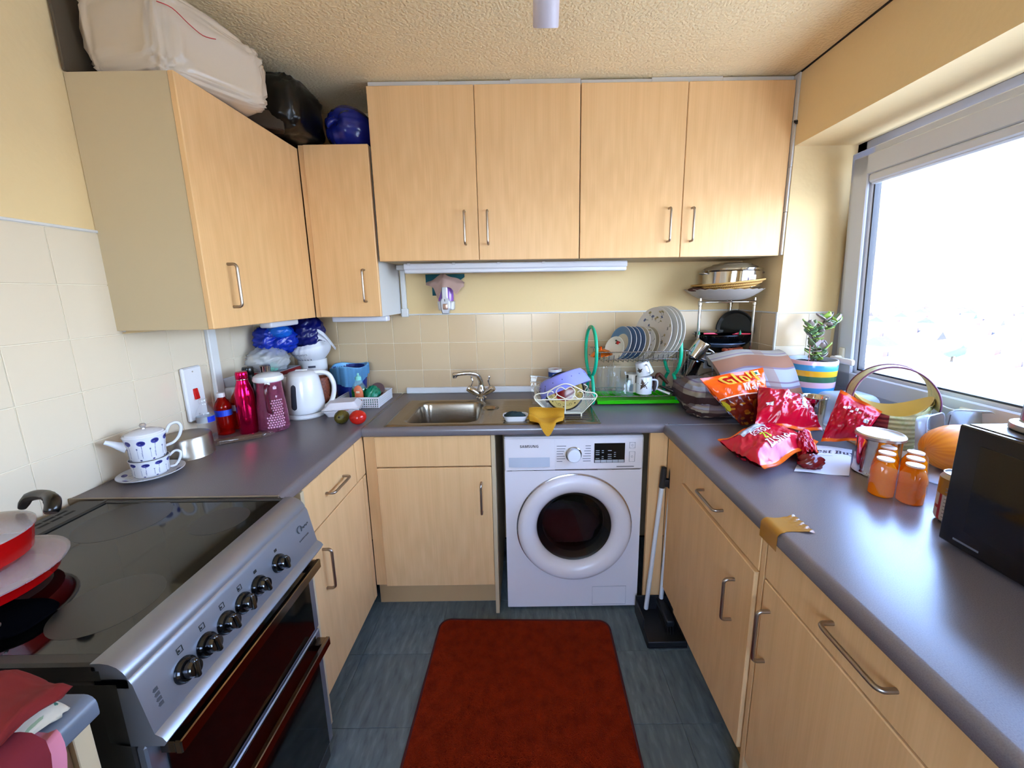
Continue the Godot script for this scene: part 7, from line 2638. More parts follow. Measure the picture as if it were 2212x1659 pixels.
func build_chrome_shelf():
	var at := Vector3(2.575, HC, 0.15)
	var t := thing("corner_shelf", "chrome three tier corner shelf standing on the worktop in the right corner", "shelf", at)
	var posts := [Vector3(2.428, 0, 0.205), Vector3(2.690, 0, 0.215), Vector3(2.660, 0, 0.048)]
	for p in posts:
		var mb := MB.new()
		var q: Vector3 = p - Vector3(at.x, 0, at.z)
		mb.tube([q + Vector3(0, 0.0, 0), q + Vector3(0, 0.505, 0)], 0.0072, 12)
		for y in [0.13, 0.245, 0.48]:
			mb.lathe([Vector2(0.0073, y - 0.012), Vector2(0.0105, y - 0.009), Vector2(0.0105, y + 0.009), Vector2(0.0073, y + 0.012)], 14, q)
		part(mb, "post", M.chrome, t)
	for y in [0.11, 0.240, 0.487]:
		var mb := MB.new()
		var rim := spline([posts[0] - Vector3(at.x, -y, at.z), Vector3(2.47, y, 0.245) - Vector3(at.x, 0, at.z), Vector3(2.57, y, 0.268) - Vector3(at.x, 0, at.z), Vector3(2.655, y, 0.255) - Vector3(at.x, 0, at.z), posts[1] - Vector3(at.x, -y, at.z), posts[2] - Vector3(at.x, -y, at.z), Vector3(2.55, y, 0.085) - Vector3(at.x, 0, at.z)], 5, true)
		mb.tube(rim, 0.0034, 8, true)
		part(mb, "rim", M.chrome, t)
		mb = MB.new()
		for k in 7:
			var x := 2.47 + k * 0.032 - at.x
			var zf := 0.245 + 0.02 * sin(k * 0.5) - at.z
			mb.tube([Vector3(x, y, zf), Vector3(x, y, 0.10 - 0.008 * k - at.z + 0.02)], 0.0016, 5)
		part(mb, "shelf_wires", M.chrome, t).set_meta("kind", "stuff")
	# lacy paper plate, wicker tray, casserole
	t = thing("foil_platter", "silvery scalloped paper platter on top of the chrome shelf", "platter", Vector3(2.545, HC + 0.492, 0.185))
	var mb := MB.new()
	mb.sheet(func(u, v):
		var a = TAU * u
		var r: float = lerpf(0.06, 0.176 + 0.003 * sin(a * 26), v)
		return Vector3(cos(a) * r, 0.002 + 0.052 * v * v + 0.002 * sin(a * 26) * v, -sin(a) * r), 104, 6, 0.0012)
	mb.lathe([Vector2(0.061, 0.002), Vector2(0, 0.002)], 40)
	part(mb, "dish", mt(Color(0.80, 0.77, 0.74), 0.3, 0.3), t)
	t = thing("brown_cloth", "brown cloth edge and paper under the wicker tray", "cloth", Vector3(2.45, HC + 0.535, 0.21))
	mb = MB.new()
	mb.lump(func(d, _u, _v): return Vector3(-0.03, 0.012, 0.0) + d * Vector3(0.055, 0.012, 0.05) * (1 + 0.2 * noise.get_noise_3d(d.x * 90, d.y * 90, d.z * 90)), 24, 12)
	part(mb, "fabric", mt(Color(0.26, 0.12, 0.06), 0.9), t)
	t = thing("wicker_tray", "shallow woven wicker tray under the steel casserole", "tray", Vector3(2.560, HC + 0.535, 0.195))
	mb = MB.new()
	var wk := mt(Color(0.62, 0.45, 0.22), 0.8)
	mb.t = Transform3D(Basis(Vector3(0, 0, 1), 0.09), Vector3(0, 0.004, 0))
	mb.sheet(func(u, v):
		var a = TAU * u
		var rr = 0.115 + 0.044 * v
		var bump: float = 0.0022 * sin(a * 90 + PI * int(v * 6.0)) 
		return Vector3(cos(a) * (rr + bump), 0.004 + 0.036 * v, -sin(a) * (rr + bump)), 360, 12, 0.0)
	mb.lathe([Vector2(0, 0.002), Vector2(0.115, 0.002), Vector2(0.116, 0.004)], 48)
	mb.lathe([Vector2(0.154, 0.040), Vector2(0.112, 0.010), Vector2(0, 0.010)], 48)
	part(mb, "weave", wk, t)
	mb = MB.new(Transform3D(Basis(Vector3(0, 0, 1), 0.09), Vector3(0, 0.004, 0)))
	for k in 3:
		var ring := []
		for j in 60:
			var a := TAU * j / 60.0
			var rr := 0.1595 - k * 0.015
			ring.append(Vector3(cos(a) * rr, 0.0405 - k * 0.0125, sin(a) * rr))
		mb.tube(ring, 0.0042 - 0.001 * min(k, 1), 7, true)
	part(mb, "coiled_rim", mt(Color(0.74, 0.58, 0.32), 0.75), t)
	t = thing("casserole", "shiny steel casserole with lid at the top of the chrome shelf", "pot", Vector3(2.580, HC + 0.552, 0.185))
	mb = MB.new()
	mb.lathe([Vector2(0, 0.0), Vector2(0.126, 0.0), Vector2(0.130, 0.004), Vector2(0.130, 0.076), Vector2(0.134, 0.079), Vector2(0.0, 0.079)], 64)
	part(mb, "body", M.chrome, t)
	mb = MB.new()
	mb.lathe([Vector2(0.133, 0.0795), Vector2(0.137, 0.083), Vector2(0.135, 0.090), Vector2(0.122, 0.098), Vector2(0.09, 0.108), Vector2(0.088, 0.112), Vector2(0.04, 0.120), Vector2(0, 0.121)], 64)
	part(mb, "lid", M.chrome, t)
	for s in [-1.0, 1.0]:
		mb = MB.new()
		mb.tube(spline([Vector3(s * 0.128, 0.068, -0.025), Vector3(s * 0.146, 0.072, -0.022), Vector3(s * 0.150, 0.074, 0.0), Vector3(s * 0.146, 0.072, 0.022), Vector3(s * 0.128, 0.068, 0.025)], 5), 0.0035, 8)
		part(mb, "side_handle", M.steel, t)
	mb = MB.new()
	mb.sheet(func(u, v): return Vector3(sin(lerpf(0.05, 0.42, u)) * 0.1306, lerpf(0.022, 0.058, v), cos(lerpf(0.05, 0.42, u)) * 0.1306), 8, 2, 0.0)
	var st := part(mb, "sticker", M.white, t, "white paper sticker")
	mb = MB.new()
	for k in 4:
		mb.sheet(func(u, v): return Vector3(sin(lerpf(0.16, 0.36 - 0.04 * (k % 2), u)) * 0.1310, lerpf(0.028 + k * 0.007, 0.030 + k * 0.007, v), cos(lerpf(0.16, 0.36 - 0.04 * (k % 2), u)) * 0.1310), 5, 1, 0.0)
	mb.sheet(func(u, v): return Vector3(sin(lerpf(0.07, 0.12, u)) * 0.1310, lerpf(0.030, 0.046, v), cos(lerpf(0.07, 0.12, u)) * 0.1310), 3, 1, 0.0)
	part(mb, "sticker_print", mt(Color(0.45, 0.35, 0.38), 0.5), st)
	# middle tier
	t = thing("biscuit_tray", "flat tray of round orange biscuits on the middle shelf", "tray", Vector3(2.570, HC + 0.243, 0.175))
	mb = MB.new()
	mb.lathe([Vector2(0, 0.0), Vector2(0.105, 0.0), Vector2(0.112, 0.006), Vector2(0.105, 0.004), Vector2(0, 0.003)], 44, Vector3.ZERO, 0.78)
	part(mb, "dish", M.black, t)
	for k in 9:
		var a := -0.35 + k * 0.27
		var bq := thing("biscuit", "round orange brown biscuit on the black dish of the chrome shelf", "biscuit", t.position + Vector3(cos(a) * 0.082, 0.0045, sin(a) * 0.064), 0.0, "orange biscuits on the chrome shelf")
		mb = MB.new()
		mb.lathe([Vector2(0, 0.0), Vector2(0.0125, 0.0), Vector2(0.0145, 0.005), Vector2(0.0130, 0.012), Vector2(0.005, 0.015), Vector2(0, 0.015)], 14)
		part(mb, "crumb", mt(Color(0.62, 0.24, 0.08), 0.7), bq)
	t = thing("plastic_dish", "grey translucent plastic dish above the biscuits on the chrome shelf", "dish", Vector3(2.560, HC + 0.264, 0.170))
	mb = MB.new()
	mb.lathe([Vector2(0, 0.0), Vector2(0.085, 0.001), Vector2(0.112, 0.018), Vector2(0.118, 0.019), Vector2(0.116, 0.022), Vector2(0.108, 0.021), Vector2(0.083, 0.004), Vector2(0, 0.003)], 48, Vector3.ZERO, 0.76)
	part(mb, "dish", mt(Color(0.30, 0.36, 0.44), 0.25), t)
	t = thing("plastic_tray", "black ribbed plastic food tray on the chrome shelf", "tray", Vector3(2.555, HC + 0.287, 0.165))
	mb = MB.new()
	mb.sheet(func(u, v):
		var a = TAU * u
		var rr: float = lerpf(0.095, 0.125, v) * (1.0 + 0.010 * sign(sin(a * 48)) * (1.0 if v < 0.85 else 0.0))
		return Vector3(cos(a) * rr, 0.002 + 0.034 * v, -sin(a) * rr * 0.74), 192, 8, 0.001)
	mb.lathe([Vector2(0.0, 0.002), Vector2(0.094, 0.002)], 40, Vector3.ZERO, 0.74)
	mb.lathe([Vector2(0.120, 0.036), Vector2(0.133, 0.037), Vector2(0.132, 0.039), Vector2(0.120, 0.038)], 48, Vector3.ZERO, 0.74)
	part(mb, "tray", mt(Color(0.015, 0.015, 0.018), 0.22), t)
	t = thing("straw", "pink straw lying across the black trays of the chrome shelf", "straw", Vector3(2.555, HC + 0.329, 0.21))
	mb = MB.new()
	mb.tube([Vector3(-0.11, 0.006, 0.02), Vector3(0.125, 0.0, 0.005)], 0.0036, 8)
	part(mb, "tube", mt(Color(0.85, 0.20, 0.32), 0.3), t)
	t = thing("steel_plate", "thin steel plate with red and green clips on top of the black tray", "plate", Vector3(2.548, HC + 0.326, 0.155))
	mb = MB.new()
	mb.lathe([Vector2(0, 0.0), Vector2(0.10, 0.0), Vector2(0.116, 0.008), Vector2(0.118, 0.012), Vector2(0.115, 0.0115), Vector2(0.10, 0.003), Vector2(0, 0.003)], 48, Vector3.ZERO, 0.7)
	part(mb, "dish", M.chrome, t)
	for q in [[-0.118, 0.055], [0.075, 0.075]]:
		mb = MB.new()
		mb.lathe([Vector2(0, 0.002), Vector2(0.007, 0.002), Vector2(0.004, 0.016), Vector2(0, 0.026)], 10, Vector3(q[0], 0, q[1]))
		part(mb, "green_clip", mt(Color(0.05, 0.45, 0.32), 0.3), t)
	# round black tray leaning on the wall behind
	t = thing("baking_tray", "round black tray leaning in the corner behind the chrome shelf", "tray", Vector3(2.655, HC + 0.243, 0.105))
	mb = MB.new(Transform3D(Basis(Vector3.UP, 0.62) * Basis(Vector3(0, 0, 1), PI / 2 - 0.06), Vector3(0.010, 0.099, 0.0)))
	mb.lathe([Vector2(0, 0.0), Vector2(0.082, 0.0), Vector2(0.094, 0.012), Vector2(0.099, 0.012), Vector2(0.099, 0.009), Vector2(0.095, 0.008), Vector2(0.084, -0.004), Vector2(0, -0.004)], 48)
	part(mb, "pan", mt(Color(0.05, 0.055, 0.06), 0.4), t)


# --- things on the right worktop -------------------------------------------------

func stripes(cols: Array, widths: Array, w: int, h: int, across: Array) -> Image:
	# bands along v, thin woven lines along u
	var im := Image.create(w, h, false, Image.FORMAT_RGB8)
	var total := 0.0
	for x in widths:
		total += x
	for y in h:
		var f := float(y) / h * total
		var k := 0
		while k < widths.size() - 1 and f > widths[k]:
			f -= widths[k]
			k += 1
		for x in w:
			var c: Color = cols[k]
			for a in across:
				if absf(float(x) / w - a[0]) < a[1]:
					c = c.lerp(a[2], 0.45)
			if (x + y) % 3 == 0:
				c = c.darkened(0.05)
			im.set_pixel(x, y, c)
	return im


func build_blanket():
	var be := Color(0.58, 0.53, 0.47)
	var br := Color(0.52, 0.34, 0.23)
	var pu := Color(0.45, 0.37, 0.42)
	var gr := Color(0.58, 0.58, 0.60)
	var im := stripes([be, pu, be, br, br, pu, gr, gr, pu, gr, pu, br, br, pu, be], [10, 1.5, 3, 12, 4, 2, 3, 10, 1.5, 3, 2, 12, 5, 2, 6], 256, 256, [[0.62, 0.06, br]])
	var m := tex_mat(im, 0.9)
	m.rim_enabled = true
	m.rim = 0.3
	var ck := Color(0.20, 0.10, 0.10)
	var dm := tex_mat(stripes([be, pu, br, ck, be, ck, be, pu, gr, be, pu, gr], [3, 1, 4, 7, 3, 6, 4, 1, 5, 4, 1.5, 6], 256, 256, [[0.2, 0.10, ck], [0.55, 0.08, ck], [0.85, 0.06, br]]), 0.9)
	var t := thing("blanket", "folded brown and grey striped blanket behind the snack bags", "blanket", Vector3(2.50, HC, 0.40))
	var o := -t.position
	var mb := MB.new()
	mb.sheet(func(u, v):
		# folded pad hanging down towards the camera
		var x = lerpf(2.425, 2.715, u) + 0.02 * v
		var ang = v * 1.0
		var y: float = lerpf(1.105, 1.150, u) + 0.012 * sin(u * 5.0) - 0.235 * pow(v, 1.6) + 0.012 * sin(v * 3.14)
		var z: float = 0.345 + 0.055 * u + 0.20 * v + 0.008 * sin(u * 9 + v * 4)
		return Vector3(x, max(y, 0.935), z) + o, 30, 30, 0.045)
	part(mb, "upper_fold", m, t)
	mb = MB.new()
	mb.lump(func(d, _u, _v):
		var p := film(Vector3(2.395, 0.977, 0.365), Vector3(0.115, 0.070, 0.15), d, 0.16, 120.0, 0.7)
		return _floor_y(p, 0.9065, 1.2) + o, 48, 26)
	part(mb, "left_roll", dm, t)
	mb = MB.new()
	mb.lump(func(d, _u, _v):
		var p := film(Vector3(2.60, 0.980, 0.40), Vector3(0.115, 0.075, 0.13), d, 0.08, 50.0, 0.6)
		return _floor_y(p, 0.9065, 1.2) + o, 40, 22)
	part(mb, "lower_fold", m, t)
	mb = MB.new()
	mb.lump(func(d, _u, _v):
		var p := film(Vector3(2.385, 0.932, 0.47), Vector3(0.10, 0.028, 0.09), d, 0.22, 140.0, 0.7)
		return _floor_y(p, 0.9065, 1.2) + o, 40, 18)
	part(mb, "front_roll", dm, t)


# printed plastic pouch between four corners (A, B along its lower seam, D, C along its upper one)
func pouch(t: Node3D, q: Array, th: float, seed_: int, amp: float, m: Material) -> Callable:
	var s := seed_ * 53.0
	var nrm: Vector3 = (q[1] - q[0]).cross(q[3] - q[0]).normalized()
	var surf := func(u: float, v: float, side: float) -> Vector3:
		var b: Vector3 = (q[0] as Vector3).lerp(q[1], u).lerp((q[3] as Vector3).lerp(q[2], u), v)
		var e: float = clampf((v - 0.07) / 0.22, 0, 1) * clampf((0.93 - v) / 0.22, 0, 1)
		var bulge: float = th * pow(sin(PI * clampf(u, 0, 1)), 0.55) * sin(e * PI / 2)
		var cr: float = amp * (1.0 - 2.4 * abs(noise.get_noise_2d(u * 190 + s, v * 150 + side * 200)))
		cr += amp * 0.5 * (1.0 - 2.4 * abs(noise.get_noise_2d(u * 520 + s, v * 420 + side * 300)))
		cr *= 0.25 + 0.75 * e
		var seam: float = 0.006 * sin(u * 11 + s) * (1.0 - e)
		return b + nrm * (side * (bulge + 0.001) + cr * side * (1.0 if e > 0 else 0.3) + seam)
	var o: Vector3 = -t.position
	var mb := MB.new()
	mb.sheet(func(u, v): return surf.call(u, v, 1.0) + o, 44, 40, 0.0)
	mb.sheet(func(u, v): return surf.call(1.0 - u, v, -1.0) + o, 44, 40, 0.0)
	part(mb, "foil", m, t)
	return func(u: float, v: float, lift: float) -> Vector3: return surf.call(u, v, 1.0) + nrm * lift + o

func patch(t: Node3D, f: Callable, u0: float, u1: float, v0: float, v1: float, called: String, m: Material, lift := 0.0012):
	var mb := MB.new()
	mb.sheet(func(u, v): return f.call(lerpf(u0, u1, u), lerpf(v0, v1, v), lift), 16, 16, 0.0)
	return part(mb, called, m, t)

func foil_mat(im: Image) -> StandardMaterial3D:
	var m := tex_mat(im, 0.22)
	m.metallic_specular = 0.35
	m.clearcoat_enabled = true
	m.clearcoat = 0.3
	m.clearcoat_roughness = 0.08
	return m

func red_print() -> Image:
	var im := Image.create(256, 256, false, Image.FORMAT_RGB8)
	im.fill(Color(0.70, 0.01, 0.14))
	im.fill_rect(Rect2i(0, 0, 256, 17), Color(0.88, 0.38, 0.05))
	im.fill_rect(Rect2i(0, 240, 256, 16), Color(0.88, 0.38, 0.05))
	for k in 40:
		im.fill_rect(Rect2i(0, 20 + k * 6, 256, 1), Color(0.67, 0.01, 0.13))
	return im


func build_bags():
	var red := foil_mat(red_print())
	var silver := mt(Color(0.78, 0.78, 0.78), 0.35)
	var lime := mt(Color(0.72, 0.80, 0.10), 0.4)
	var pale := mt(Color(0.92, 0.82, 0.84), 0.4)
	# lying in front, its print upside down
	var t := thing("snack_bag", "red toast snack bag lying flat in front, printed upside down with a silver panel", "snack bag", Vector3(2.37, HC, 0.90), 0.0, "red snack bags on the right worktop")
	var f := pouch(t, [Vector3(2.255, 0.932, 1.092), Vector3(2.540, 0.945, 0.915), Vector3(2.490, 0.945, 0.700), Vector3(2.225, 0.936, 0.870)], 0.034, 3, 0.0065, red)
	var pn: Node3D = patch(t, f, 0.20, 0.62, 0.64, 0.90, "silver_panel", silver)
	var mb := MB.new()
	for k in 7:
		mb.sheet(func(u, v): return f.call(lerpf(0.24, 0.58, u), lerpf(0.67 + k * 0.03, 0.678 + k * 0.03, v), 0.0018), 12, 1, 0.0)
	part(mb, "small_print", mt(Color(0.55, 0.55, 0.58), 0.5), pn).set_meta("kind", "stuff")
	var txt := func(tt: Node3D, fn: Callable, s: String, sz: float, u0: float, v0: float, w: float, h: float, flip: float, m: Material, called := "lettering"):
		letters(s, sz, 0.0004, func(p): return fn.call(u0 + flip * p.x / w, v0 + flip * p.y / h, 0.0016 + p.z), called, m, tt, true, false, 1)
	txt.call(t, f, "TOAST", 0.032, 0.44, 0.575, 0.30, 0.21, -1.0, pale)
	txt.call(t, f, "1Z", 0.040, 0.42, 0.43, 0.30, 0.21, -1.0, lime)
	txt.call(t, f, "PUSTI", 0.040, 0.48, 0.27, 0.30, 0.21, -1.0, pale)
	# shiny one propped on the orange bag
	t = thing("snack_bag", "shiny bright red snack bag propped against the orange bag, small white sticker", "snack bag", Vector3(2.52, HC, 0.72), 0.0, "red snack bags on the right worktop")
	f = pouch(t, [Vector3(2.385, 0.968, 0.812), Vector3(2.610, 0.954, 0.835), Vector3(2.672, 1.012, 0.645), Vector3(2.492, 1.082, 0.635)], 0.050, 8, 0.012, red)
	patch(t, f, 0.10, 0.20, 0.30, 0.40, "sticker", mt(Color(0.88, 0.86, 0.88), 0.4))
	patch(t, f, 0.70, 0.80, 0.40, 0.82, "silver_panel", silver)
	# standing at the right with a torn end
	t = thing("snack_bag", "dark red snack bag standing on its end beside the steel canister", "snack bag", Vector3(2.66, HC, 0.88), 0.0, "red snack bags on the right worktop")
	f = pouch(t, [Vector3(2.592, 0.925, 0.86), Vector3(2.673, 0.955, 0.93), Vector3(2.741, 1.048, 0.91), Vector3(2.669, 1.099, 0.82)], 0.022, 14, 0.008, red)
	mb = MB.new()
	rng.seed = 6
	for k in 5:
		mb.sheet(func(u, v): return f.call(0.25 + k * 0.09 + u * 0.07, 0.68 + 0.035 * sin(k * 2.4) + v * (0.05 + 0.02 * (k % 2)), 0.0015), 4, 4, 0.0)
	part(mb, "pale_print", pale, t)
	patch(t, f, 0.80, 0.92, 0.10, 0.42, "silver_panel", silver)
	patch(t, f, 0.80, 0.90, 0.50, 0.60, "sticker", mt(Color(0.85, 0.84, 0.86), 0.4))
	# crumpled empty one under the others
	t = thing("snack_bag", "crumpled dark red snack bag on the white paper, orange seam curled up", "snack bag", Vector3(2.51, HC, 1.0), 0.0, "red snack bags on the right worktop")
	f = pouch(t, [Vector3(2.490, 0.942, 0.985), Vector3(2.560, 0.958, 0.845), Vector3(2.480, 0.940, 0.860), Vector3(2.425, 0.926, 0.990)], 0.016, 22, 0.012, red)
	t = thing("snack_bag", "small crumpled red wrapper with brown inside lying on the white paper", "snack bag", Vector3(2.440, HC, 1.022), 0.0, "red snack bags on the right worktop")
	mb = MB.new()
	mb.lump(func(d, _u, _v): return _floor_y(crumple(Vector3(0.0, 0.020, 0), Vector3(0.036, 0.022, 0.024), 31, 0.3, d), 0.0025, 1.0), 30, 16)
	part(mb, "foil", mt(Color(0.42, 0.03, 0.06), 0.2), t)
	# orange noodle bag
	var im := Image.create(512, 512, false, Image.FORMAT_RGB8)
	im.fill(Color(0.93, 0.33, 0.03))
	im.fill_rect(Rect2i(0, 0, 512, 268), Color(0.42, 0.10, 0.05))
	rng.seed = 23
	for k in 70:
		dab(im, rng.randf_range(0, 512), rng.randf_range(0, 250), rng.randf_range(8, 34), rng.randf_range(6, 16), [Color(0.62, 0.30, 0.08), Color(0.50, 0.14, 0.06), Color(0.70, 0.44, 0.12), Color(0.34, 0.08, 0.06)][k % 4])
	for x in 512:
		dab(im, x, 268 + 10 * sin(x * 0.008), 2, 5, Color(0.95, 0.90, 0.85))
	dab(im, 360, 110, 105, 105, Color(0.90, 0.88, 0.84))
	dab(im, 335, 120, 100, 98, Color(0.52, 0.26, 0.06))
	for k in 30:
		var a := rng.randf() * TAU
		var r := rng.randf() * 70
		dab(im, 330 + cos(a) * r, 118 + sin(a) * r, rng.randf_range(6, 20), rng.randf_range(4, 9), [Color(0.80, 0.55, 0.10), Color(0.36, 0.20, 0.06), Color(0.72, 0.42, 0.08)][k % 3])
	for k in 26:
		var a := k * 0.24
		dab(im, 330 + cos(a) * 40, 120 + sin(a) * 44, 5, 5, Color(0.88, 0.66, 0.14))
	dab(im, 505, 200, 34, 52, Color(0.75, 0.68, 0.14))
	dab(im, 5, 200, 24, 52, Color(0.75, 0.68, 0.14))
	im.fill_rect(Rect2i(150, 398, 250, 78), Color(0.70, 0.03, 0.05))
	dab(im, 150, 437, 40, 38, Color(0.70, 0.03, 0.05))
	im.fill_rect(Rect2i(0, 492, 512, 20), Color(0.85, 0.28, 0.03))
	t = thing("snack_bag", "orange savoury snack bag with gold lettering leaning on the striped blanket", "snack bag", Vector3(2.44, HC, 0.62))
	f = pouch(t, [Vector3(2.425, 0.915, 0.655), Vector3(2.555, 0.925, 0.635), Vector3(2.545, 1.130, 0.560), Vector3(2.285, 1.090, 0.570)], 0.034, 17, 0.006, foil_mat(im))
	var wd := 0.21
	txt.call(t, f, "Gloll", 0.060, 0.55, 0.855, wd, 0.21, 1.0, mt(Color(0.85, 0.66, 0.22), 0.3))
	txt.call(t, f, "Man", 0.038, 0.66, 0.67, wd, 0.21, 1.0, mt(Color(0.92, 0.92, 0.95), 0.4))
	var vg: Node3D = patch(t, f, 0.82, 0.92, 0.87, 0.97, "mark", mt(Color(0.9, 0.9, 0.9), 0.4), 0.0022)
	patch(vg, f, 0.845, 0.895, 0.895, 0.945, "green_square", mt(Color(0.05, 0.42, 0.32), 0.4), 0.003)
	# paper under the bags
	t = thing("paper", "sheet of white paper with printed heading under the red snack bags", "paper", Vector3(2.53, HC + 0.0004, 0.95))
	var o := -t.position
	var pf := func(u: float, v: float) -> Vector3:
		var b := Vector3(2.374, 0, 1.047).lerp(Vector3(2.512, 0, 1.082), u).lerp(Vector3(2.550, 0, 0.850).lerp(Vector3(2.676, 0, 0.893), u), v)
		return Vector3(b.x, HC + 0.0008 + 0.006 * smoothstep(0.6, 1.0, v) * (0.6 + 0.4 * sin(u * 5)) + 0.0012 * sin(u * 7 + v * 3) + 0.0012, b.z)
	mb = MB.new()
	mb.sheet(func(u, v): return pf.call(u, v) + o, 16, 16, 0.0003)
	part(mb, "sheet", mt(Color(0.84, 0.84, 0.86), 0.7), t)
	letters("Best Buy", 0.034, 0.0003, func(p): return pf.call(0.60 + p.x / 0.15, 0.80 + p.y / 0.24) + o + Vector3(0, 0.0008 + p.z, 0), "lettering", mt(Color(0.22, 0.20, 0.26), 0.6), t, true, true, 1)
	mb = MB.new()
	mb.sheet(func(u, v): return pf.call(lerpf(0.35, 0.62, u), lerpf(0.665, 0.675, v)) + o + Vector3(0, 0.0007, 0), 6, 1, 0.0)
	part(mb, "printed_line", mt(Color(0.6, 0.6, 0.62), 0.6), t)
	# packing tape on the worktop edge
	t = thing("tape_patch", "brown packing tape stuck over the front edge of the right worktop", "tape", Vector3(2.16, HC, 1.32))
	o = -t.position
	mb = MB.new()
	mb.sheet(func(u, v):
		var z := lerpf(1.288, 1.352, u)
		var s: float = v * 0.125
		var p := Vector3(0, 0, z)
		if s < 0.035:
			p.x = 2.1325
			p.y = HC - 0.047 + s
		elif s < 0.060:
			var a := (s - 0.035) / 0.025 * PI / 2
			p.x = 2.1325 + 0.0165 * (1.0 - cos(a))
			p.y = HC - 0.012 + 0.0132 * sin(a)
		else:
			p.x = 2.149 + s - 0.060
			p.y = HC + 0.0013 + (0.004 * abs(sin(u * 14 + s * 90)) * smoothstep(0.075, 0.125, s))
			p.z += 0.008 * sin(s * 60) * (u - 0.5)
		return p + o, 14, 40, 0.0004)
	part(mb, "tape", mt(Color(0.62, 0.42, 0.14), 0.18), t)


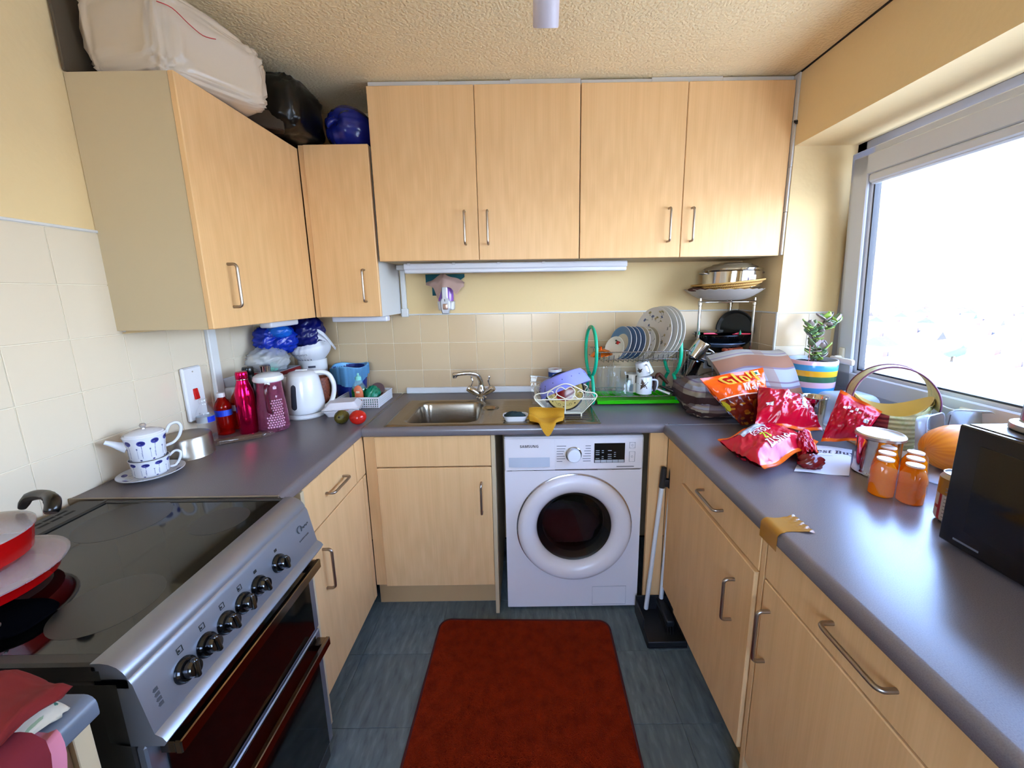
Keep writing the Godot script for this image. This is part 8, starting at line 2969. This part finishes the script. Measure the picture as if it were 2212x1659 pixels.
func build_sill_things():
	# jade plant
	var bands := [Color(0.88, 0.70, 0.74), Color(0.24, 0.56, 0.76), Color(0.86, 0.62, 0.14), Color(0.20, 0.36, 0.24), Color(0.88, 0.70, 0.76), Color(0.26, 0.56, 0.78), Color(0.84, 0.60, 0.14), Color(0.10, 0.22, 0.20), Color(0.86, 0.68, 0.74), Color(0.26, 0.55, 0.76), Color(0.84, 0.60, 0.16), Color(0.20, 0.34, 0.24), Color(0.86, 0.68, 0.74)]
	bands.reverse()
	var im := stripes(bands, [1, 1, 1, 1, 1, 1, 1, 1, 1, 1, 1, 1, 0.7], 16, 256, [])
	var at := Vector3(2.828, HC + 0.0022, 0.452)
	var t := thing("plant_pot", "round plant pot with pink blue and yellow stripes on the window sill", "plant pot", at)
	var mb := MB.new()
	mb.lathe([Vector2(0.0, 0.0), Vector2(0.070, 0.0), Vector2(0.074, 0.004), Vector2(0.090, 0.12), Vector2(0.094, 0.20), Vector2(0.0945, 0.236), Vector2(0.093, 0.240)], 64)
	part(mb, "body", tex_mat(im, 0.18), t)
	mb = MB.new()
	mb.lathe([Vector2(0.093, 0.240), Vector2(0.089, 0.240), Vector2(0.087, 0.215), Vector2(0.0, 0.215)], 56)
	part(mb, "lining", mt(Color(0.82, 0.84, 0.88), 0.3), t)
	mb = MB.new()
	mb.sheet(func(u, v): return Vector3(cos(TAU * u) * v * 0.0865, 0.222 + 0.004 * noise.get_noise_2d(cos(TAU * u) * v * 900, sin(TAU * u) * v * 900), -sin(TAU * u) * v * 0.0865), 40, 10, 0.0)
	mb.sheet(func(u, v): return Vector3(cos(TAU * u) * v * 0.0865, 0.222 + 0.004 * noise.get_noise_2d(cos(TAU * u) * v * 900, sin(TAU * u) * v * 900), sin(TAU * u) * v * 0.0865), 40, 10, 0.0)
	part(mb, "soil", mt(Color(0.09, 0.06, 0.05), 0.95), t)
	var pl := thing("jade_plant", "small jade plant with thick oval leaves in the striped pot", "plant", at + Vector3(0.004, 0.218, 0.0))
	var bark := mt(Color(0.30, 0.26, 0.20), 0.8)
	var paths := [
		[Vector3(0, 0, 0), Vector3(0.003, 0.05, 0.004), Vector3(-0.002, 0.09, 0.0), Vector3(0.004, 0.125, 0.0)],
		[Vector3(-0.002, 0.09, 0.0), Vector3(-0.022, 0.120, 0.010), Vector3(-0.040, 0.140, 0.018), Vector3(-0.046, 0.165, 0.020)],
		[Vector3(0.004, 0.125, 0.0), Vector3(0.026, 0.150, 0.010), Vector3(0.048, 0.168, 0.014), Vector3(0.068, 0.180, 0.010)],
		[Vector3(0.004, 0.125, 0.0), Vector3(0.014, 0.160, 0.002), Vector3(0.030, 0.192, 0.004)],
		[Vector3(0.012, 0, 0.008), Vector3(0.018, 0.03, 0.014), Vector3(0.024, 0.060, 0.016)],
		[Vector3(-0.012, 0, 0.004), Vector3(-0.012, 0.04, 0.010), Vector3(-0.014, 0.070, 0.014)]]
	for p in paths:
		mb = MB.new()
		mb.tube(spline(p, 4), 0.0038, 7)
		part(mb, "stem", bark, pl)
	mb = MB.new()
	mb.tube([Vector3(-0.040, -0.004, 0.03), Vector3(-0.042, 0.085, 0.03)], 0.0016, 6)
	part(mb, "stick", mt(Color(0.66, 0.35, 0.32), 0.5), pl)
	# one leaf mesh in three greens, set along the stems in opposite pairs
	var leaf := MB.new()
	leaf.sheet(func(u, v):
		var w: float = 0.0125 * pow(sin(PI * pow(u, 0.75)), 0.8)
		var x = (v - 0.5) * 2.0
		return Vector3(x * w, 0.004 * u * u + 0.0022 * x * x, u * 0.034), 10, 6, 0.0028)
	var lm := [mt(Color(0.34, 0.46, 0.30), 0.35), mt(Color(0.46, 0.55, 0.38), 0.35), mt(Color(0.58, 0.52, 0.52), 0.4), mt(Color(0.52, 0.64, 0.26), 0.35)]
	leaf.st.generate_normals()
	leaf.st.index()
	var mesh := leaf.st.commit()
	rng.seed = 41
	var put := func(p: Vector3, yaw: float, pitch: float, s: float, k: int):
		var l := MeshInstance3D.new()
		l.mesh = mesh
		l.material_override = lm[k]
		l.name = "leaf"
		pl.add_child(l, true)
		l.transform = Transform3D(Basis(Vector3.UP, yaw) * Basis(Vector3.RIGHT, -pitch).scaled(Vector3.ONE * s), p)
	for pi in paths.size():
		var sp := spline(paths[pi], 5)
		var n := sp.size()
		var from := 5 if pi == 0 else 3
		for i in range(from, n, 2):
			var yw := rng.randf() * TAU
			for s in 2:
				put.call(sp[i], yw + PI * s, rng.randf_range(0.1, 0.7), rng.randf_range(0.8, 1.15), rng.randi() % 4)
		for s in 4:
			put.call(sp[n - 1], s * TAU / 4 + pi, rng.randf_range(0.3, 1.1), rng.randf_range(0.9, 1.35), [1, 2, 3, 2][s])
	# frosted tub
	var frost := glass(Color(0.86, 0.89, 0.92), 0.42, 0.3)
	frost.roughness = 0.3
	t = thing("plastic_tub", "frosted plastic food tub upside down between plant pot and gift basket", "tub", Vector3(2.848, HC + 0.0025, 0.640))
	mb = MB.new()
	mb.rbox(Vector3(0, 0.066, 0), Vector3(0.185, 0.132, 0.135), 0.035, 5)
	part(mb, "body", frost, t)
	mb = MB.new()
	var ring := []
	for p in rrect(0.192, 0.142, 0.036, 5):
		ring.append(Vector3(p.x, 0.006, p.y))
	mb.tube(ring, 0.004, 7, true)
	part(mb, "rim", frost, t)
	# steel cup
	t = thing("steel_cup", "plain steel tumbler behind the red snack bags", "cup", Vector3(2.70, HC + 0.0005, 0.665))
	mb = MB.new()
	mb.lathe([Vector2(0, 0.0), Vector2(0.034, 0.0), Vector2(0.036, 0.003), Vector2(0.041, 0.125), Vector2(0.0435, 0.128), Vector2(0.0425, 0.130), Vector2(0.0395, 0.125), Vector2(0.0345, 0.005), Vector2(0, 0.004)], 40)
	part(mb, "body", M.chrome, t)
	# gift basket with a broad arched handle
	t = thing("gift_basket", "cream and green ribbed gift basket with an arched handle by the window", "basket", Vector3(2.828, HC + 0.0025, 0.840), -0.55)
	var skin := mt(Color(0.82, 0.78, 0.58), 0.45)
	skin.albedo_texture = noise_tex(0.02, 256, [Color(0.80, 0.88, 0.74), Color(1, 1, 1), Color(1, 0.97, 0.86)], 51, 3)
	skin.uv1_triplanar = true
	skin.uv1_scale = Vector3(7, 7, 7)
	var top := func(a: float) -> float: return 0.140 + 0.042 * pow(abs(cos(a)), 3.0) - 0.016 * pow(abs(sin(a)), 6.0)
	var wall := func(a: float, v: float, inset: float) -> Vector3:
		var y: float = lerpf(0.0, top.call(a), v)
		var r: float = lerpf(0.074, 0.110, pow(v, 0.7)) + 0.0028 * sin(y * 390) * (1.0 - inset) - inset * 0.004
		return Vector3(cos(a) * r, y, sin(a) * r * 0.82)
	mb = MB.new()
	mb.sheet(func(u, v): return wall.call(-TAU * u, v, 0.0), 64, 46, 0.0)
	mb.lathe([Vector2(0, 0.001), Vector2(0.069, 0.001)], 32, Vector3.ZERO, 0.82)
	part(mb, "ribbed_wall", skin, t)
	mb = MB.new()
	mb.sheet(func(u, v): return wall.call(TAU * u, v, 1.0), 64, 8, 0.0)
	part(mb, "lining", mt(Color(0.86, 0.74, 0.46), 0.6), t)
	mb = MB.new()
	mb.sheet(func(u, v):
		var a := lerpf(-0.12, PI + 0.12, u)
		var w: float = 0.028 + 0.030 * pow(abs(cos(a)), 3.0)
		return Vector3(cos(a) * 0.111, 0.160 + sin(a) * 0.118, (v - 0.5) * 2.0 * w), 36, 6, 0.003)
	part(mb, "handle", skin, t)
	mb = MB.new()
	for s in [-1.0, 1.0]:
		var pp := []
		for k in 33:
			var a := lerpf(-0.12, PI + 0.12, k / 32.0)
			pp.append(Vector3(cos(a) * 0.1115, 0.160 + sin(a) * 0.1185, s * (0.029 + 0.030 * pow(abs(cos(a)), 3.0))))
		mb.tube(pp, 0.0026, 6)
	part(mb, "purple_binding", mt(Color(0.42, 0.22, 0.34), 0.6), t, "purple bound edge")
	mb = MB.new()
	mb.sheet(func(u, v): return wall.call(lerpf(2.95, 1.70, u), lerpf(0.52, 0.995, v), 0.0) * Vector3(1.03, 1.0, 1.05), 20, 14, 0.0)
	var rp := mt(Color(0.55, 0.14, 0.14), 0.35)
	rp.albedo_texture = noise_tex(0.06, 256, [Color(0.8, 0.7, 0.7), Color(1, 1, 1), Color(1.2, 1.4, 1.3)], 52, 4)
	rp.uv1_triplanar = true
	rp.uv1_scale = Vector3(9, 9, 9)
	part(mb, "red_panel", rp, t, "red patterned panel at the front")
	# clear hinged box
	var cl := glass(Color(0.84, 0.90, 0.97), 0.42, 0.08)
	t = thing("clear_box", "open clear plastic box leaning on the window sill behind the orange melon", "box", Vector3(2.885, HC + 0.0025, 0.985), 0.0)
	for s in [0, 1]:
		mb = MB.new(Transform3D(Basis(Vector3.UP, 0.42 - 0.75 * s) * Basis(Vector3.RIGHT, -0.12), Vector3(-0.062 + 0.118 * s, 0.002 + 0.012 * s, 0.004 * s)))
		var A := rrect(0.112, 0.150, 0.022, 4)
		var B := rrect(0.096, 0.134, 0.020, 4)
		mb.smooth()
		for i in A.size():
			var k := (i + 1) % A.size()
			mb.quad(Vector3(A[i].x, A[i].y + 0.076, 0.03), Vector3(A[k].x, A[k].y + 0.076, 0.03), Vector3(B[k].x, B[k].y + 0.076, 0.0), Vector3(B[i].x, B[i].y + 0.076, 0.0))
			mb.tri(Vector3(B[k].x, B[k].y + 0.076, 0.0), Vector3(B[i].x, B[i].y + 0.076, 0.0), Vector3(0, 0.076, 0.0))
		ring = []
		for p in A:
			ring.append(Vector3(p.x, p.y + 0.076, 0.03))
		mb.tube(ring, 0.0022, 6, true)
		part(mb, "half", cl, t)
	mb = MB.new()
	mb.tube([Vector3(-0.006, 0.012, 0.0), Vector3(-0.004, 0.152, 0.004)], 0.0016, 6)
	part(mb, "hinge", mt(Color(0.25, 0.27, 0.32), 0.5), t)
	t = thing("plastic_cover", "flat clear plastic lid lying behind the orange bottles", "lid", Vector3(2.76, HC + 0.0005, 1.075), 0.5)
	mb = MB.new()
	mb.bb(Vector3(-0.075, 0.0, -0.05), Vector3(0.075, 0.004, 0.05), 0.0015)
	part(mb, "sheet", cl, t)
	# melons
	var mm := mt(Color(0.85, 0.40, 0.03), 0.4)
	var mi := Image.create(256, 64, false, Image.FORMAT_RGB8)
	rng.seed = 9
	for x in 256:
		var c := Color(0.84, 0.46, 0.06).lerp(Color(0.88, 0.52, 0.09), 0.5 + 0.5 * sin(x * TAU / 256.0 * 22 + 1.4 * sin(x * TAU / 256.0 * 5)))
		for y in 64:
			mi.set_pixel(x, y, c)
	mm = tex_mat(mi, 0.42)
	t = thing("melon", "big orange yellow melon lying in front of the microwave", "melon", Vector3(2.850, HC + 0.001, 1.06), 0.0)
	mb = MB.new(Transform3D(Basis(Vector3(0, 0, 1), PI / 2), Vector3(0, 0.071, 0)))
	mb.lump(func(d, u, _v): return d * Vector3(0.071, 0.105, 0.071) * (1.0 + 0.004 * sin(u * TAU * 22 + 1.4 * sin(u * TAU * 5))), 88, 26)
	part(mb, "rind", mm, t)
	t = thing("melon", "second paler melon behind the microwave near the window", "melon", Vector3(2.885, HC + 0.001, 1.225), 0.4)
	mb = MB.new(Transform3D(Basis(Vector3(0, 0, 1), PI / 2), Vector3(0, 0.076, 0)))
	mb.lump(func(d, u, _v): return d * Vector3(0.076, 0.092, 0.076) * (1.0 + 0.006 * sin(u * TAU * 20)), 60, 22)
	part(mb, "rind", mm, t)


func build_drinks():
	# steel canister
	var t := thing("canister", "shiny steel canister with a flared lid beside the white paper", "canister", Vector3(2.606, HC + 0.0005, 1.060))
	var mb := MB.new()
	mb.lathe([Vector2(0, 0.0), Vector2(0.052, 0.0), Vector2(0.055, 0.003), Vector2(0.054, 0.010), Vector2(0.0525, 0.016), Vector2(0.0515, 0.105), Vector2(0.052, 0.110), Vector2(0.0, 0.110)], 48)
	part(mb, "body", M.chrome, t)
	mb = MB.new()
	mb.lathe([Vector2(0.052, 0.1105), Vector2(0.058, 0.113), Vector2(0.0585, 0.121), Vector2(0.055, 0.125), Vector2(0.051, 0.1235), Vector2(0.047, 0.1205), Vector2(0.0, 0.1205)], 48)
	part(mb, "lid", M.steel, t)
	# orange drinks in film
	var juice := mt(Color(0.98, 0.55, 0.03, 0.5), 0.08)
	juice.refraction_enabled = true
	juice.refraction_scale = 0.033
	var capm := mt(Color(0.90, 0.80, 0.74), 0.4)
	var e1 := Vector3(0.0395, 0, 0.0395)
	var e2 := Vector3(0.0395, 0, -0.0395)
	var o := Vector3(2.512, HC + 0.0005, 1.185)
	var names := ["front left", "front right", "middle left", "middle right", "back left", "back right"]
	var first: Node3D = null
	for k in 6:
		var at := o + e1 * (k % 2) + e2 * (k / 2)
		var lab: String = "small bottle of orange juice, %s of the six wrapped together" % names[k]
		if first == null:
			first = thing("juice_bottle", lab, "bottle", at, 0.0, "wrapped orange juice bottles")
			mb = MB.new()
			mb.lathe([Vector2(0, 0.0), Vector2(0.024, 0.0), Vector2(0.0268, 0.003), Vector2(0.0272, 0.030), Vector2(0.0262, 0.046), Vector2(0.0272, 0.060), Vector2(0.0262, 0.074), Vector2(0.019, 0.088), Vector2(0.0165, 0.092), Vector2(0.0165, 0.096), Vector2(0, 0.096)], 32)
			part(mb, "body", juice, first)
			mb = MB.new()
			mb.lathe([Vector2(0.0175, 0.0962), Vector2(0.0185, 0.098), Vector2(0.018, 0.101), Vector2(0.0, 0.1015)], 28)
			part(mb, "foil_cap", capm, first)
		else:
			dup(first, at, 0.0, lab)
	t = thing("shrink_film", "torn clear shrink film round the orange juice bottles", "film", o + e1 * 0.5 + e2)
	mb = MB.new(Transform3D(Basis(Vector3(0.707, 0, 0.707), Vector3.UP, Vector3(-0.707, 0, 0.707)), Vector3.ZERO))
	var P := rrect(0.115, 0.172, 0.028, 5)
	mb.sheet(func(u, v):
		var i: float = u * P.size()
		var a: Vector2 = P[int(i) % P.size()]
		var b: Vector2 = P[(int(i) + 1) % P.size()]
		var p := a.lerp(b, i - floor(i))
		var y := lerpf(0.020 + 0.018 * sin(u * 23), 0.088 + 0.006 * sin(u * 31), v)
		var s := 1.0 + 0.014 * noise.get_noise_2d(u * 700, v * 160) - 0.10 * pow(v, 6.0)
		return Vector3(p.x * s, y, -p.y * s), 96, 12, 0.0)
	part(mb, "film", glass(Color(0.95, 0.92, 0.90), 0.06, 0.06), t)
	# drink can
	t = thing("drink_can", "gold and white drink can with red mark beside the microwave", "can", Vector3(2.562, HC + 0.0005, 1.318), 0.0)
	var im := Image.create(256, 128, false, Image.FORMAT_RGB8)
	im.fill(Color(0.84, 0.82, 0.82))
	im.fill_rect(Rect2i(0, 80, 256, 48), Color(0.62, 0.42, 0.10))
	for k in 4:
		im.fill_rect(Rect2i(k * 64 + 2, 0, 8, 80), Color(0.60, 0.05, 0.10))
		im.fill_rect(Rect2i(k * 64 + 8, 34, 18, 9), Color(0.62, 0.04, 0.10))
		for j in 9:
			im.fill_rect(Rect2i(k * 64 + 36, 12 + j * 11, 24, 3), Color(0.55, 0.53, 0.53))
	mb = MB.new()
	mb.lathe([Vector2(0.030, 0.006), Vector2(0.0325, 0.012), Vector2(0.0325, 0.108)], 40)
	part(mb, "body", tex_mat(im, 0.3), t)
	mb = MB.new()
	mb.lathe([Vector2(0, 0.003), Vector2(0.024, 0.0), Vector2(0.030, 0.006)], 36)
	mb.lathe([Vector2(0.0325, 0.108), Vector2(0.027, 0.117), Vector2(0.0275, 0.120), Vector2(0.026, 0.120), Vector2(0.0245, 0.116), Vector2(0, 0.116)], 36)
	mb.rbox(Vector3(-0.006, 0.1172, 0.004), Vector3(0.020, 0.0015, 0.012), 0.0007)
	part(mb, "aluminium_end", M.steel, t)


func build_microwave():
	var t := thing("microwave", "black microwave oven at the right end of the worktop by the window", "microwave", Vector3(2.66, HC, 1.62))
	var o := -t.position
	var mb := MB.new()
	mb.bb(Vector3(2.470, 0.916, 1.387) + o, Vector3(2.86, 1.172, 1.86) + o, 0.004)
	part(mb, "casing", mt(Color(0.05, 0.055, 0.07), 0.25), t)
	mb = MB.new()
	mb.bb(Vector3(2.457, 0.914, 1.386) + o, Vector3(2.469, 1.171, 1.86) + o, 0.003)
	var fr := part(mb, "front", mt(Color(0.010, 0.012, 0.025), 0.22), t)
	mb = MB.new()
	mb.bb(Vector3(2.4558, 0.955, 1.43) + o, Vector3(2.4572, 1.14, 1.72) + o, 0.0006)
	part(mb, "door_window", mt(Color(0.006, 0.006, 0.012), 0.1), fr)
	mb = MB.new()
	mb.bb(Vector3(2.4562, 0.9285, 1.415) + o, Vector3(2.4572, 0.9325, 1.462) + o)
	part(mb, "badge", mt(Color(0.40, 0.42, 0.48), 0.3), fr)
	mb = MB.new()
	for q in [[2.50, 1.42], [2.82, 1.42], [2.50, 1.82], [2.82, 1.82]]:
		mb.lathe([Vector2(0, 0.0005), Vector2(0.014, 0.0005), Vector2(0.016, 0.011), Vector2(0, 0.011)], 14, Vector3(q[0], 0, q[1]) + Vector3(o.x, 0, o.z))
	part(mb, "feet", M.black_matt, t)
	# container on top
	t = thing("storage_jar", "steel storage jar with clear lid standing on the microwave", "jar", Vector3(2.565, 1.1725, 1.452))
	mb = MB.new()
	mb.lathe([Vector2(0, 0.0), Vector2(0.056, 0.0), Vector2(0.058, 0.002), Vector2(0.057, 0.012), Vector2(0.046, 0.016), Vector2(0.0445, 0.020)], 40)
	part(mb, "base", M.steel, t)
	mb = MB.new()
	mb.lathe([Vector2(0.0445, 0.018), Vector2(0.0435, 0.045), Vector2(0.044, 0.088), Vector2(0.047, 0.092), Vector2(0.047, 0.096), Vector2(0.0, 0.098)], 44)
	part(mb, "body", mt(Color(0.55, 0.55, 0.60), 0.18, 0.85), t)


func build_near_left():
	# heap of kitchen cloths on the worktop end in the lower left corner
	var at := Vector3(0.80, HC + 0.0005, 1.80)
	var heap := func(called: String, label: String, c: Vector3, h: Vector3, seed_: int, m: Material):
		var t := thing(called, label, "cloth", c)
		var mb := MB.new()
		mb.lump(func(d, _u, _v):
			var p := film(Vector3.ZERO, h, d, 0.10, 55.0, 0.55)
			p.y += 0.006 * sin(p.x * 60 + seed_) + 0.005 * sin(p.z * 75 + seed_ * 2)
			return p, 60, 26)
		part(mb, "fabric", m, t)
	var red := mt(Color(0.42, 0.045, 0.03), 0.95)
	var pat := Image.create(256, 256, false, Image.FORMAT_RGB8)
	pat.fill(Color(0.40, 0.03, 0.10))
	rng.seed = 77
	for k in 14:
		var x := rng.randf() * 256
		var y := rng.randf() * 256
		for j in 9:
			var a := j * TAU / 9
			dab(pat, x + cos(a) * 12, clampf(y + sin(a) * 12, 4, 250), 6, 5, Color(0.66, 0.50, 0.54))
		dab(pat, x, y, 5, 5, Color(0.75, 0.66, 0.66))
	var flo := Image.create(256, 256, false, Image.FORMAT_RGB8)
	flo.fill(Color(0.78, 0.74, 0.66))
	for k in 30:
		dab(flo, rng.randf() * 256, rng.randf_range(10, 246), rng.randf_range(8, 22), rng.randf_range(4, 12), [Color(0.22, 0.42, 0.36), Color(0.82, 0.52, 0.58), Color(0.55, 0.62, 0.50)][k % 3])
	heap.call("tea_towel", "floral green and pink tea towel at the bottom of the cloth heap", Vector3(0.795, HC + 0.009, 1.758), Vector3(0.150, 0.008, 0.048), 1, tex_mat(flo, 0.9))
	heap.call("tea_towel", "dark red cloth lying on top of the cloth heap in the lower left corner", Vector3(0.790, HC + 0.036, 1.760), Vector3(0.160, 0.017, 0.056), 4, red)
	# maroon cloth and pink cloth hang over the front edge
	var drape := func(called: String, label: String, z0: float, z1: float, drop: float, lift: float, x_in: float, m: Material):
		var t := thing(called, label, "cloth", Vector3(0.955, HC, (z0 + z1) / 2))
		var oo: Vector3 = -t.position
		var mb := MB.new()
		mb.sheet(func(u, v):
			var z = lerpf(z0, z1, u) + 0.012 * v * sin(u * 7)
			var s = v * (x_in + drop)
			var p: Vector3
			if s < x_in:
				p = Vector3(0.958 - x_in + s, HC + lift + 0.006 * sin(s * 50 + u * 5), z)
			else:
				var k: float = s - x_in
				p = Vector3(0.958 + lift * 0.4 + 0.012 * sin(min(k / 0.03, 1.0) * PI / 2) + 0.006 * sin(u * 12 + k * 20), HC + lift - 0.010 * min(k / 0.03, 1.0) - max(0.0, k - 0.012), z + k * 0.25)
			return p + oo, 40, 40, -0.004)
		part(mb, "fabric", m, t)
	drape.call("tea_towel", "maroon towel with pale floral print hanging over the lower left worktop edge", 1.768, 2.10, 0.24, 0.020, 0.30, tex_mat(pat, 0.92))
	drape.call("tea_towel", "pink cloth hanging lowest over the lower left worktop edge", 1.750, 2.09, 0.30, 0.006, 0.10, mt(Color(0.78, 0.47, 0.55), 0.9))
